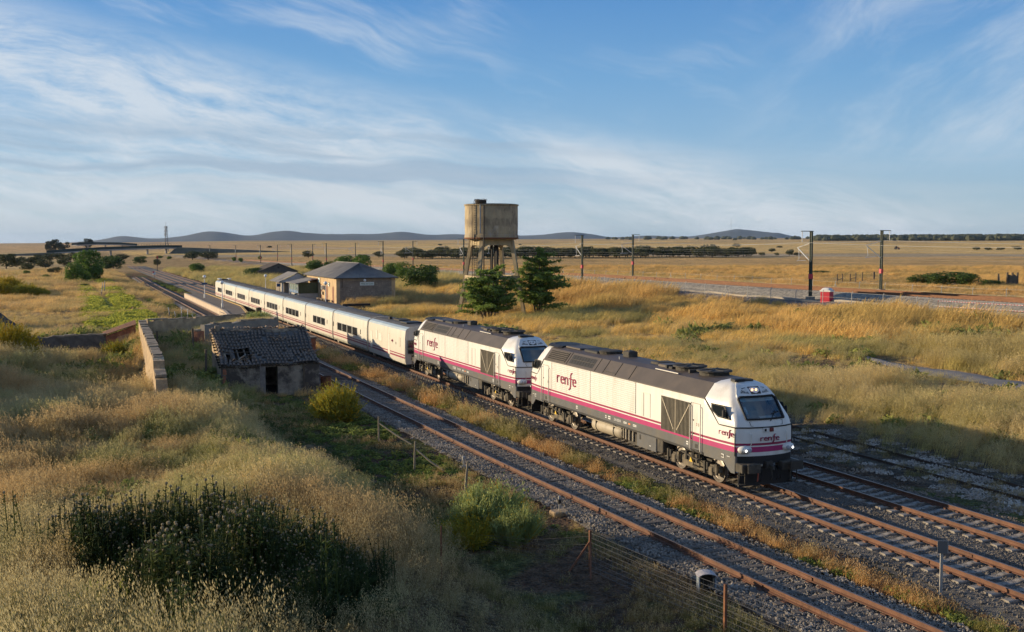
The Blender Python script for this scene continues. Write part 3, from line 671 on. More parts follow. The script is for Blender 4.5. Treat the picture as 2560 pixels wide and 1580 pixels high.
        b = MB(); b.box((0, fy(1.75), 2.3), (2.3, .05, 2.2), mat('cab lining', (.34, .42, .43), .8)); b.box((0, fy(1.0), 2.55), (2.2, 1.1, .08), mat('cab desk', (.10, .13, .14), .7)); b.box((.35, fy(.52), 2.72), (.7, .3, .12), mat('cab desk pale', (.42, .45, .44), .7), rot=(.3, 0, 0)); b.build('cab_desk', cabo)
        # windscreen with frame, blind and wiper
        zs = np.linspace(2.80, 3.58, 6); xs = np.linspace(-WSX, WSX, 7)
        gb = MB(); gb.loft([[(lambda p: (p[0], fy(p[1]), p[2]))(cab_point(x, z, -.012)) for x in xs] for z in zs], M_CLEAR, closed=False, cap=False); ws = gb.build('windscreen', cabo)
        fb = MB(); E = [(-WSX, 2.80), (WSX, 2.80), (WSX, 3.52), (WSX - .12, 3.60), (-WSX + .12, 3.60), (-WSX, 3.52)]
        pts = []
        for i in range(6):
            p, q = E[i], E[(i + 1) % 6]
            for t in np.linspace(0, 1, 5)[:-1]: pts.append((p[0] + (q[0] - p[0]) * t, p[1] + (q[1] - p[1]) * t))
        P3 = [(lambda c: Vector((c[0], fy(c[1]), c[2])))(cab_point(x, z, .012)) for x, z in pts]
        for i in range(len(P3)): fb.bar(P3[i], P3[(i + 1) % len(P3)], .075, .06, M_BLK)
        fb.build('windscreen_frame', ws)
        fb = MB(); c1 = cab_point(-.8, 3.40, -.1); c2 = cab_point(.8, 3.40, -.1); fb.raw([(c1[0], fy(c1[1]), 3.40), (c2[0], fy(c2[1]), 3.40), (c2[0], fy(c2[1] + .13), 3.57), (c1[0], fy(c1[1] + .13), 3.57)], [(0, 1, 2, 3)], M_SHADE); fb.build('blind', ws)
        fb = MB(); a = cab_point(.15, 2.72, .03); c = cab_point(.55, 3.08, .05); fb.tube([(a[0], fy(a[1]), a[2]), (c[0], fy(c[1]), c[2])], .016, M_BLK, 5); c3 = cab_point(.78, 3.05, .045); c4 = cab_point(.30, 2.98, .045); fb.tube([(c3[0], fy(c3[1]), c3[2]), (c4[0], fy(c4[1]), c4[2])], .014, M_BLK, 4); fb.build('wiper', ws)
        # nose lines, hatch, emblem, lamps
        fb = MB(); row = cab_row(lerp_lv(2.5)); row = [(p[0], fy(p[1]), p[2]) for p in row]
        pr = [Vector(p) + (Vector((p[0], 0, 0)).normalized() * .01 if i in (2, 14) else Vector((0, -.012 if not rear else .012, 0))) for i, p in enumerate(row)][2:15]
        for i in range(len(pr) - 1): fb.bar(pr[i], pr[i + 1], .03, .045, M_BLK)
        for s in (-1, 1):
            fb.bar((s * 1.375, fy(1.27), 2.49), (s * 1.318, fy(.3), 2.50), .03, .045, M_BLK)
            fb.bar((s * 1.435, fy(2.24), 3.40), (s * 1.378, fy(1.27), 2.49), .03, .045, M_BLK)
            fb.bar((s * 1.318, fy(.27), 1.40), (s * 1.318, fy(.27), 2.5), .025, .025, M_BLK)
        fb.build('seam', cabo)
        fb = MB(); q = [cab_point(x, z, .006) for x, z in ((-.72, 2.56), (.72, 2.56), (.76, 2.72), (-.76, 2.72))]
        for i in range(4): fb.bar((q[i][0], fy(q[i][1]), q[i][2]), (q[(i + 1) % 4][0], fy(q[(i + 1) % 4][1]), q[(i + 1) % 4][2]), .012, .012, M_BLK)
        fb.build('nose_hatch', cabo)
        h = .13; e = inst('emblem', ME_EMB, cabo, (0.05 * (-1 if rear else 1), fy(-.085), 1.99), (0, 0, PI if rear else 0), (h * 1.55, 1, h))
        fb = MB(); fb.box((-.12, fy(-.055), 2.40), (.26, .05, .16), M_WHITE, bev=.01); fb.box((.14, fy(-.06), 2.40), (.18, .06, .15), mat('tail lamp red', (.16, .03, .03), .3), bev=.02); fb.box((-.16, fy(-.085), 2.40), (.08, .02, .1), M_BLK); fb.build('jumper_socket', cabo)
        for s in (-1, 1):
            fb = MB(); c = (s * .98, fy(.10), 1.66); rings = []
            for t in np.linspace(-1, 1, 9):
                k = math.sqrt(max(1 - t * t, .0)); rings.append([(c[0] + t * .31, fy(.10 - (.22 * max(k, .05)) * math.cos(a_)), c[2] + .165 * max(k, .05) * math.sin(a_)) for a_ in np.linspace(0, 2 * PI, 13)[:-1]])
            fb.loft(rings, M_WHITE); hp = fb.build('headlamp', cabo, smooth=50)
            for k, dx in enumerate((-.115, .115)):
                lit = (not rear) and ((s < 0 and k == 1 - 1) or (s > 0 and k == 1)); lit = (not rear) and ((dx * s) > 0) == (s > 0) and (dx > 0 if s > 0 else dx < 0)
                g = MB(); yy = fy(-.105); g.lathe((c[0] + dx * .85, yy, c[2]), [(.075, .02), (.075, -.02), (.05, -.035)] if not rear else [(.075, -.02), (.075, .02), (.05, .035)], M_LAMPO, 14, 'y')
                if not rear and dx * s < .2 and ((s < 0 and dx < 0) or (s > 0 and dx > 0)):
                    g.lathe((c[0] + dx * .85, yy - .04, c[2]), [(.047, .0), (.04, -.012)], M_LAMP, 14, 'y')
                g.build('lamp', hp)
            fb = MB(); fb.tube([(s * .82, fy(-.06), 1.84), (s * .82, fy(-.10), 1.9), (s * .82, fy(-.10), 2.25), (s * .82, fy(-.03), 2.3)], .018, M_HAND); fb.build('handrail', cabo)
        # roof lamp housing on the brow
        fb = MB(); q = [cab_point(x, z, .012) for x, z in ((-.21, 3.70), (.21, 3.70), (.25, 3.93), (-.25, 3.93))]; fb.raw([(p[0], fy(p[1]), p[2]) for p in q], [(0, 1, 2, 3)], M_BLK)
        for i in range(4): fb.bar((q[i][0], fy(q[i][1]), q[i][2]), (q[(i + 1) % 4][0], fy(q[(i + 1) % 4][1]), q[(i + 1) % 4][2]), .025, .025, M_GREY)
        tl = fb.build('roof_lamp', cabo)
        for dx in (-.13, .05):
            p = cab_point(dx, 3.84, .03); g = MB(); g.lathe((p[0], fy(p[1]), p[2]), [(.045, .0), (.04, .02 if rear else -.02)], M_TOPL if not rear else M_LAMPO, 10, 'y'); g.build('lamp', tl)
        for s in (-1, 1):
            fb = MB(); q = [cab_point(s * x, z, .010) for x, z in ((.31, 3.71), (.66, 3.73), (.52, 3.90), (.36, 3.92))]; fb.raw([(p[0], fy(p[1]), p[2]) for p in q], [(0, 1, 2, 3)], M_GREY)
            for k in range(5):
                x = .35 + k * .06; p = cab_point(s * x, 3.73, .02); r_ = cab_point(s * (x + .01), 3.90 - .02 * k, .02); fb.bar((p[0], fy(p[1]), p[2]), (r_[0], fy(r_[1]), r_[2]), .012, .012, M_WHITE)
            fb.build('brow_grille', cabo)
        fb = MB(); fb.box((0, fy(1.75), 4.13), (.75, .5, .07), M_DARK, bev=.02); fb.box((-.3, fy(1.6), 4.15), (.5, .35, .1), M_BLK, bev=.02); fb.build('cab_roof_unit', cabo)
        for s in (-1, 1):
            pl = [(1.80, 3.27), (.92, 3.27), (.58, 2.75), (1.36, 2.77), (1.77, 3.0)]
            fb = MB(); flank_panel(fb, pl, M_BLK, s, -.01, .014, rear); sw = fb.build('side_window', cabo)
            pi = [(1.72, 3.22), (.99, 3.22), (.70, 2.81), (1.33, 2.83), (1.69, 3.0)]; fb = MB(); flank_panel(fb, pi, M_GLASS, s, .012, .018, rear); fb.build('pane', sw)
            fb = MB(); fb.box((s * 1.46, fy(.85), 2.98), (.09, .13, .30), M_BLK, bev=.03); fb.tube([(s * 1.36, fy(.85), 3.1), (s * 1.46, fy(.85), 3.1)], .015, M_BLK); fb.build('mirror', cabo)
            k = .14; inst('emblem', ME_EMB, cabo, (s * (side_x(.80) + .016), fy(.80), 2.13), (0, 0, (-PI / 2 if s < 0 else PI / 2) - s * (.062 if not rear else -.062)), (k * 1.5, 1, k))
            # cab side apron down to the buffers
            fb = MB(); ap = [(.27, 1.10), (.27, .72), (.52, .72), (1.0, 1.10)]; flank_panel(fb, ap, M_GREY, s, -.06, -.003, rear); fb.build('apron', cabo)
            fb = MB(); fb.prism([(fy(1.32), 1.38), (fy(1.30), 1.24), (fy(.92), 1.22), (fy(.92), 1.37)], s * 1.372, s * 1.376, M_LIT); fb.prism([(fy(1.28), 1.35), (fy(1.27), 1.26), (fy(.95), 1.245), (fy(.95), 1.34)], s * 1.377, s * 1.379, M_GREY); fb.box((s * 1.345, fy(.66), 1.33), (.004, .2, .02), M_LIT); fb.build('print', cabo)
            # buffer, beam end, step
            fb = MB(); x = s * .98; fb.box((s * .92, fy(.02), .98), (.75, .5, .32), M_DARK, bev=.03); fb.tube([(x, fy(-.2), 1.05), (x, fy(-.5), 1.05)], .13, M_DARK, 12); fb.box((x, fy(-.54), 1.05), (.58, .07, .36), M_DARK, bev=.06); fb.build('buffer', cabo)
            fb = MB(); fb.box((s * 1.2, fy(.0), .70), (.3, .1, .02), M_DARK); fb.tube([(s * 1.05, fy(-.05), .35), (s * 1.05, fy(-.05), .85)], .02, M_DARK); fb.tube([(s * 1.35, fy(-.05), .35), (s * 1.35, fy(-.05), .85)], .02, M_DARK); fb.box((s * 1.2, fy(0), .35), (.34, .2, .03), M_DARK); fb.build('footstep', cabo)
        fb = MB(); fb.prism([(-1.25, .24), (1.25, .24), (1.2, .95), (-1.2, .95)], fy(.08), fy(.14), M_BLK, axis='y'); fb.build('snow_plough', cabo)
        fb = MB(); fb.box((0, fy(-.05), 1.05), (.3, .25, .25), M_DARK); fb.tube([(0, fy(-.1), 1.05), (0, fy(-.4), 1.02), (0, fy(-.43), .9)], .045, M_DARK); fb.tube([(.0, fy(-.25), 1.0), (.02, fy(-.3), .6), (.0, fy(-.24), .5)], .03, M_DARK)
        for x in (-.5, -.35, .35, .5): fb.tube([(x, fy(0.0), .95), (x, fy(-.15), .8), (x * 1.05, fy(-.15), .5), (x * 1.1, fy(-.05), .42)], .022, M_BLK)
        fb.tube([(-.55, fy(-.05), .85), (-.55, fy(-.2), .75), (-.57, fy(-.18), .45)], .03, mat('red hose', (.30, .08, .05), .7)); fb.box((-.7, fy(-.1), .82), (.18, .12, .12), mat('orange valve', (.32, .13, .05), .7)); fb.build('coupling', cabo)
    # flank fittings
    for s in (-1, 1):
        b = MB()
        rib = []
        for k in range(15):
            z = 1.96 + k * .094; rib += [(s * 1.432, z), (s * 1.447, z + .05), (s * 1.432, z + .06)]
        b.loft([[(x, y, z) for x, z in rib] for y in (7.9, 16.9)], M_WHITE, closed=False, cap=False); b.build('ribbed_panel', R)
        h = .40; inst('emblem', ME_EMB, R, (s * 1.449, 15.1, 2.38), (0, 0, -PI / 2 if s < 0 else PI / 2), (.53, 1, .36))
        sb = MB()
        for yy in (7.86, 12.4, 16.93): sb.box((s * 1.436, yy, 2.65), (.022, .018, 1.45), mat('body seam', (.30, .28, .25), .6))
        sb.box((s * 1.434, 10.1, 3.37), (.02, 15.6, .02), M_DARK); sb.build('panel_seam', R)
        # radiator grille with upright bars
        b = MB(); b.box((s * 1.432, 4.42, 2.36), (.012, 2.40, 1.44), M_BLK); gr = b.build('side_grille', R)
        for k in range(23):
            c = MB(); c.box((s * 1.45, 3.28 + k * .104, 2.36), (.03, .028, 1.44), mat('grille bar', (.20, .175, .13), .7, .2, 5)); c.build('bar', gr)
        c = MB(); c.bar((s * 1.47, 5.5, 3.0), (s * 1.47, 4.55, 1.78), .02, .05, M_BEIGE); c.bar((s * 1.47, 3.3, 3.0), (s * 1.47, 4.3, 1.78), .02, .05, M_BEIGE); c.box((s * 1.46, 4.42, 2.36), (.02, .05, 1.44), M_BEIGE); c.build('brace', gr)
        c = MB(); c.box((s * 1.437, 4.42, 3.10), (.05, 2.46, .05), M_WHITE); c.box((s * 1.437, 4.42, 1.62), (.05, 2.46, .04), M_MAG); c.build('frame', gr)
        for y0, y1, lab in ((2.53, 3.10, '2'), (17.30, 18.02, '')):
            b = MB()
            for (ya, za, yb, zb) in ((y0, 1.4, y0, 3.1), (y1, 1.4, y1, 3.1), (y0, 3.1, y1, 3.1)): b.bar((s * 1.434, ya, za), (s * 1.434, yb, zb), .014, .022, mat('door seal', (.25, .23, .20), .7))
            b.box((s * 1.432, (y0 + y1) / 2, 2.5), (.018, y1 - y0 - .05, 1.16), M_WHITE); d = b.build('door', R)
            c = MB(); c.box((s * 1.447, y0 + .12 if s < 0 else y0 + .12, 2.25), (.03, .05, .14), M_HAND); c.box((s * 1.447, y1 - .08, 2.4), (.03, .04, .06), M_DARK); c.box((s * 1.447, y1 - .08, 1.85), (.03, .04, .06), M_DARK); c.build('handle', d)
            for yy in (y0 - .10, y1 + .10):
                c = MB(); c.tube([(s * 1.43, yy, 3.0), (s * 1.50, yy, 2.95), (s * 1.50, yy, 1.2), (s * 1.43, yy, 1.12)], .022, M_HAND); c.build('handrail', d)
            c = MB()
            for z in (.55, .85, 1.2): c.box((s * 1.43, (y0 + y1) / 2, z), (.14, .42, .03), M_DARK)
            for yy in (y0 + .06, y1 - .06): c.bar((s * 1.42, yy, .5), (s * 1.42, yy, 1.15), .03, .03, M_DARK)
            c.box((s * 1.432, (y0 + y1) / 2, 1.36), (.01, .2, .16), M_BLK); c.build('step', d)
        b = MB(); b.raw([(s * 1.436, 6.55, 1.95), (s * 1.436, 6.57, 1.95), (s * 1.436, 6.57, 3.0), (s * 1.436, 6.55, 3.0)], [(0, 1, 2, 3)], M_DARK); b.bar((s * 1.44, 7.15, 1.95), (s * 1.44, 7.15, 3.0), .02, .02, M_HAND); b.bar((s * 1.44, 7.15, 3.0), (s * 1.44, 6.6, 3.0), .02, .02, M_HAND); b.build('access_hatch', R)
        for y, w, hgt, mt in ((13.9, .16, .14, M_LIT), (10.75, .12, .13, M_LIT), (10.4, .22, .15, M_LIT), (8.85, .28, .08, M_LIT), (8.45, .18, .06, M_ORNG), (7.95, .30, .09, M_LIT), (3.5, .14, .14, M_LIT)):
            c = MB(); c.box((s * 1.432, y, 1.38), (.006, w, hgt), mt)
            if mt is M_LIT: c.box((s * 1.434, y, 1.38), (.006, w * .8, hgt * .35), M_GREY)
            c.build('print', R)
        inst('number', ME_NUM, R, (s * 1.434, 9.6, 1.38), (PI / 2, 0, -PI / 2 if s < 0 else PI / 2))
        inst('number', ME_TWO, R, (s * 1.448, 2.78, 2.25), (PI / 2, 0, -PI / 2 if s < 0 else PI / 2))
        # tank, pipework, battery box
        b = MB(); b.lathe((s * 1.05, 0, .78), [(.05, 9.42), (.24, 9.46), (.33, 9.6), (.33, 12.35), (.24, 12.5), (.05, 12.54)], M_BEIGE, 18, 'y'); tk = b.build('air_tank', R, smooth=40)
        for y in (10.1, 11.9):
            c = MB(); c.lathe((s * 1.05, 0, .78), [(.34, y - .04), (.345, y - .04), (.345, y + .04), (.34, y + .04)], M_DARK, 18, 'y'); c.bar((s * 1.36, y, .8), (s * 1.36, y, 1.15), .05, .05, M_DARK); c.build('strap', tk)
        b = MB(); b.box((s * 1.12, 6.95, .82), (.55, 1.75, .62), M_GREY, bev=.03); b.box((s * 1.402, 7.5, .95), (.01, .12, .22), M_BLK); b.box((s * 1.40, 6.6, .7), (.01, .12, .03), M_LIT); b.box((s * 1.15, 5.75, .86), (.5, .5, .55), M_DARK, bev=.03); b.build('battery_box', R)
        b = MB()
        for y, r_ in ((9.2, .04), (8.95, .055), (8.65, .05), (8.3, .04)): b.tube([(s * 1.3, y, 1.1), (s * 1.3, y, .62), (s * 1.1, y + .12, .52)], r_, M_BEIGE, 7)
        b.box((s * 1.0, 8.4, .7), (.5, .9, .5), M_DARK); b.tube([(s * 1.38, 12.9, 1.05), (s * 1.38, 9.3, 1.02)], .025, M_BEIGE); b.build('pipework', R)
    b = MB(); b.box((0, 9.6, .85), (1.6, 7.8, .5), M_DARK); b.build('underframe', R)
    for yc in (3.42, 16.72):
        b = MB()
        for s in (-1, 1):
            x = s * 1.12; b.prism([(yc - 2.0, .52), (yc - 1.7, .42), (yc - 1.1, .42), (yc - .7, .34), (yc + .7, .34), (yc + 1.1, .42), (yc + 1.7, .42), (yc + 2.0, .52), (yc + 1.9, .74), (yc + .8, .72), (yc + .5, .92), (yc - .5, .92), (yc - .8, .72), (yc - 1.9, .74)], x - .07, x + .07, M_DUST)
            for d in (-.45, 0, .45): b.lathe((s * 1.19, yc + d, 0), [(.10, .62), (.10, .98)], M_DARK, 10)
            b.bar((s * 1.22, yc - .9, .66), (s * 1.22, yc + .9, .90), .06, .06, M_DARK)
        b.box((0, yc, .7), (2.0, 2.2, .3), M_DARK); bo = b.build('bogie', R)
        for d in (-1.425, 1.425):
            for s in (-1, 1):
                c = MB(); c.lathe((0, yc + d, .50), [(.08, s * .74), (.44, s * .77), (.53, s * .78), (.50, s * .80), (.50, s * .90), (.43, s * .91), (.38, s * .86), (.16, s * .87), (.12, s * .95)], M_STEEL, 22, 'x'); w = c.build('wheel', bo, smooth=40)
            for s in (-1, 1):
                c = MB(); c.box((s * 1.19, yc + d, .50), (.2, .34, .34), M_DUST, bev=.05); c.lathe((s * 1.2, yc + d + .27, 0), [(.09, .5), (.09, .8)], M_DARK, 10); c.lathe((s * 1.2, yc + d - .27, 0), [(.09, .5), (.09, .8)], M_DARK, 10); c.box((s * 1.26, yc + d + .42, .58), (.1, .1, .5), M_DARK); c.box((s * 1.28, yc + d - .42, .62), (.06, .12, .42), M_DUST); c.build('axle_box', bo)
        c = MB()
        for s in (-1, 1): c.raw([(s * 1.31, yc - .12, .60), (s * 1.31, yc + .12, .60), (s * 1.31, yc, .80)], [(0, 1, 2)], M_YEL)
        c.build('warning_sign', bo)
    return R
ME_NUM = text_mesh('334.028.8', .17, .003); ME_NUM.materials.append(M_LIT)
ME_TWO = text_mesh('2', .16, .003); ME_TWO.materials.append(M_MAR)
loco = make_loco()
loco2 = copy_tree(loco); loco2.location.y = 34.07 + 21.9
loco2['label'] = 'white diesel locomotive coupled second, with unlit lamps, ahead of the coaches'
# its lamps are dark: own material on the copies
def unlight(o):
    for ch in o.children:
        if ch.type == 'MESH' and any(m in (M_LAMP, M_TOPL) for m in ch.data.materials):
            ch.data = ch.data.copy()
            for i, m in enumerate(ch.data.materials):
                if m in (M_LAMP, M_TOPL): ch.data.materials[i] = M_LAMPO
        unlight(ch)
unlight(loco2)
for o in list(loco2.children):
    pass
# the driver, seated behind the windscreen
def person_mesh(name, joints, radii, edges, mt, root=0):
    me = bpy.data.meshes.new(name); me.from_pydata(joints, edges, []); o = bpy.data.objects.new(name, me); COL.objects.link(o)
    sk = o.modifiers.new('skin', 'SKIN'); ss = o.modifiers.new('sub', 'SUBSURF'); ss.levels = 1; ss.render_levels = 1
    for i, r in enumerate(radii): me.skin_vertices[0].data[i].radius = (r, r)
    me.skin_vertices[0].data[root].use_root = True
    dg = bpy.context.evaluated_depsgraph_get(); m2 = bpy.data.meshes.new_from_object(o.evaluated_get(dg)); bpy.data.objects.remove(o)
    m2.materials.clear(); m2.materials.append(mt)
    for p in m2.polygons: p.use_smooth = True
    return m2
def driver():
    M_SKIN = mat('skin', (.45, .27, .19), .6, .08, 8); M_SHIRT = mat('pale blue shirt', (.40, .52, .62), .9, .1, 6); M_TR = mat('navy trousers', (.03, .035, .06), .9); M_HAIR = mat('dark hair', (.03, .022, .016), .8)
    R = empty('person', (MAIN_X - .45, 34.07 + 1.12, 2.62), label='person in a pale blue shirt seated at the controls behind the windscreen', cat='person')
    # local: -y looks ahead; seat height z=0
    J = [(0, .12, .02), (0, .13, .22), (0, .10, .44), (0, .06, .54), (0, .03, .62), (0, .02, .72),  # pelvis, waist, chest, neck, chin, crown
         (-.19, .10, .46), (-.24, -.02, .24), (-.16, -.24, .18), (.19, .10, .46), (.24, -.02, .24), (.16, -.24, .18),
         (-.10, .08, 0), (-.11, -.32, .0), (-.11, -.36, -.30), (.10, .08, 0), (.11, -.32, .0), (.11, -.36, -.30)]
    E = [(0, 1), (1, 2), (2, 3), (3, 4), (4, 5), (2, 6), (6, 7), (7, 8), (2, 9), (9, 10), (10, 11), (0, 12), (12, 13), (13, 14), (0, 15), (15, 16), (16, 17)]
    rad = [.14, .13, .15, .055, .085, .07, .065, .048, .035, .065, .048, .035, .085, .065, .05, .085, .065, .05]
    bd = bpy.data.objects.new('body', person_mesh('body', J, rad, E, M_SKIN)); COL.objects.link(bd); bd.parent = R
    J2 = J[:3] + [(0, .08, .50)] + J[6:8] + [(-.19, -.17, .20)] + J[9:11] + [(.19, -.17, .20)]
    E2 = [(0, 1), (1, 2), (2, 3), (2, 4), (4, 5), (5, 6), (2, 7), (7, 8), (8, 9)]
    sh = bpy.data.objects.new('shirt', person_mesh('shirt', J2, [.155, .145, .165, .07, .08, .062, .05, .08, .062, .05], E2, M_SHIRT)); COL.objects.link(sh); sh.parent = R
    J3 = [J[0], J[12], J[13], J[14], J[15], J[16], J[17]]; tr = bpy.data.objects.new('trousers', person_mesh('trousers', J3, [.15, .095, .075, .06, .095, .075, .06], [(0, 1), (1, 2), (2, 3), (0, 4), (4, 5), (5, 6)], M_TR)); COL.objects.link(tr); tr.parent = R
    b = MB(); b.lathe((0, .045, .70), [(.088, -.03), (.092, .02), (.075, .07), (.03, .095)], M_HAIR, 12); b.build('hair', R, smooth=60)
    b = MB()
    for s in (-1, 1):
        b.box((s * .035, -.062, .675), (.022, .012, .01), M_HAIR)
        for k in range(5): b.tube([(s * (.16 - .03 + .015 * k), -.235, .175), (s * (.155 - .03 + .015 * k), -.29, .185 - .004 * k), (s * (.15 - .03 + .014 * k), -.31 + .01 * abs(k - 2), .16)], .008, M_SKIN, 5)
    b.box((0, -.075, .65), (.02, .03, .035), M_SKIN); b.build('face_and_fingers', R)
driver()
# ------------------------------------------------------------------ coaches
M_CREAM = mat('coach cream paint', (.56, .525, .455), .40, .06, 1.5, col2=(.36, .31, .24), c2t=(.52, .80), stretch=(1.4, 1.4, .25))
M_EDGE = mat('coach eaves blue grey', (.33, .40, .44), .5, .1, 1)
M_CROOF = mat('coach roof grey', (.085, .082, .08), .8, .25, 1, col2=(.12, .11, .10), c2t=(.5, .7))
M_CWIN = mat('coach window', (.018, .020, .022), .12, .1, 1, spec=.7)
M_CSK = mat('coach skirt', (.30, .30, .25), .7, .2, 2, col2=(.16, .15, .12))
CP = [(1.36, .42), (1.43, .60), (1.45, 1.2), (1.45, 2.45), (1.40, 2.95), (1.30, 3.10), (1.05, 3.22), (.5, 3.33), (0, 3.36)]
def crossx(z): return float(np.interp(z, [p[1] for p in CP], [p[0] for p in CP]))
def coach_shell(L, gen=False):
    prof = [(-x, z) for x, z in CP] + [(x, z) for x, z in reversed(CP[:-1])]; n = len(prof)
    b = MB(); mf = {0: M_CSK if not gen else M_CREAM, 1: M_CREAM, 2: M_CREAM, 3: M_CREAM, 4: M_EDGE, 5: M_EDGE, 6: M_CROOF, 7: M_CROOF}
    def mm(i, j):
        if j >= n - 1: return M_DARK
        k = j if j < n // 2 else n - 2 - j
        return mf.get(k, M_CROOF)
    b.loft([[(x * (.985 if y in (0.19, L - .19) else 1), y, z) for x, z in prof] for y in (.19, .28, L - .28, L - .19)], M_CREAM, matf=mm)
    return b
def strip_on(b, y0, y1, z0, z1, s, mt, o=.006):
    b.raw([(s * (crossx(z0) + o), y0, z0), (s * (crossx(z0) + o), y1, z0), (s * (crossx(z1) + o), y1, z1), (s * (crossx(z1) + o), y0, z1)], [(0, 1, 2, 3)], mt)
def make_coach(L, wins, label, group, gen=False, endcar=False):
    R = empty('coach', (MAIN_X, 0, 0), label=label, cat='coach', group=group)
    body = coach_shell(L, gen).build('body', R, smooth=25)
    for s in (-1, 1):
        b = MB(); strip_on(b, .22, L - .22, 1.06, 1.14, s, M_MAR, .004); strip_on(b, .22, L - .22, .84, .96, s, M_MAR, .004); b.build('stripe', body)
        for y in wins:
            w = MB(); strip_on(w, y - .93, y + .93, 1.40, 2.20, s, mat('window rim', (.42, .42, .40), .5), .010); strip_on(w, y - .86, y + .86, 1.45, 2.14, s, M_CWIN, .016); w.build('window', body)
        if not gen:
            for y in (2.35, L - .42):
                w = MB(); strip_on(w, y - .10, y + .10, 1.68, 2.1, s, M_CWIN, .012); w.build('door_window', body)
            w = MB()
            for ya in (.25, .95): strip_on(w, ya, ya + .02, .6, 2.35, s, mat('coach seam', (.45, .40, .32), .6), .005)
            strip_on(w, .25, .97, 2.33, 2.35, s, mat('coach seam', (.45, .40, .32), .6), .005); w.build('door', body)
            w = MB(); strip_on(w, L - 1.75, L - 1.66, 1.9, 2.0, s, M_MAR, .01); w.build('side_lamp', body)
    b = MB(); b.box((0, L, 1.85), (2.1, .7, 2.2), M_BLK); b.build('gangway', R)
    b = MB()
    for k in range(6): b.box((0, L * (k + .5) / 6, 3.365), (1.9, .03, .02), M_CROOF)
    b.build('roof_rib', body)
    for s in (-1, 1):
        b = MB(); b.lathe((0, L + .0, .44), [(.07, s * .74), (.42, s * .77), (.47, s * .78), (.44, s * .80), (.44, s * .90), (.36, s * .91), (.12, s * .88)], M_STEEL, 18, 'x'); b.build('wheel', R)
        b = MB(); b.box((s * 1.15, L, .55), (.25, .35, .6), M_DARK, bev=.04); b.bar((s * 1.3, L - .5, .45), (s * 1.3, L + .5, .45), .06, .08, M_DARK); b.build('axle_guide', R)
    b = MB(); b.box((0, L / 2, .45), (2.3, L - 1.6, .3), M_DARK, bev=.05); b.build('underframe', R)
    return R
CG = 'coaches of the white train'
def gen_van():
    L = 11.15; R = make_coach(L, [], 'windowless cream generator van with grey shutters, coupled to the second locomotive', CG, gen=True)
    R.location.y = 77.6
    body = R.children[0]; mv = mat('van shutter', (.55, .53, .47), .6, .1, 3); ms = mat('coach seam', (.45, .40, .32), .6)
    for s in (-1, 1):
        for y, w, z0, z1 in ((4.55, .5, .85, 2.45), (7.1, .95, 1.65, 2.3), (8.2, .5, 1.75, 2.45), (1.6, .45, 1.7, 2.35), (9.9, .6, .9, 2.3)):
            b = MB(); strip_on(b, y - w / 2 - .03, y + w / 2 + .03, z0 - .03, z1 + .03, s, ms, .006); strip_on(b, y - w / 2, y + w / 2, z0, z1, s, mv if y > 4 else M_CREAM, .014); b.build('shutter', body)
        b = MB(); strip_on(b, 2.5, 2.62, 1.75, 1.95, s, M_CWIN, .01); b.build('door_window', body)
        inst('emblem', ME_EMB, body, (s * 1.462, 3.55, 1.9), (0, 0, -PI / 2 if s < 0 else PI / 2), (.11, 1, .12))
    b = MB(); b.box((0, 3.2, 3.40), (1.3, 1.8, .09), M_BLK, bev=.02); b.box((.2, 6.4, 3.40), (1.0, 1.6, .08), M_DARK, bev=.02); b.box((-.35, 7.9, 3.45), (.25, .3, .2), M_DARK, bev=.02); b.build('roof_unit', body)
    b = MB(); b.box((0, .02, 1.75), (2.5, .06, 1.0), M_CWIN); b.box((0, .01, .95), (1.6, .05, .35), M_DARK); b.build('end_window', body)
    return R
gen_van()
SEATW = [[3.2, 4.25, 5.3, 6.35, 7.4][:4], ]
c4 = make_coach(13.1, [4.38, 6.32, 8.26, 10.2], 'cream coach with four wide windows standing fifth in the coach rake, beside the station', CG)
c4.location.y = 88.8 + .02
c4['label'] = 'cream coach with four windows next behind the windowless van'
c3 = make_coach(13.1, [4.2, 6.15, 8.1], 'cream coach with a short row of three windows, second behind the windowless van', CG); c3.location.y = 88.8 + 13.14
for k, lab in enumerate(('third behind the windowless van, above the ruined yard walls', 'fourth behind the windowless van', 'fifth behind the windowless van', 'sixth behind the windowless van', 'just ahead of the short tail coach')):
    c = copy_tree(c4); c.location.y = 88.8 + 13.14 * (k + 2); c['label'] = 'cream coach with four windows, ' + lab
def tail():
    L = 11.7; R = make_coach(L, [3.4, 5.3, 7.2], 'short cream tail coach with a rounded end and white roof horns at the platform', CG); R.location.y = 180.8
    body = R.children[0]; b = MB()
    for s in (-1, 1):
        for y in (9.8, 11.2): b.box((s * .8, y, 3.5), (.5, .9, .16), M_WHITE, bev=.05)
    b.box((0, 10.4, 3.42), (1.2, .5, .14), M_DARK); b.build('roof_unit', body)
tail()
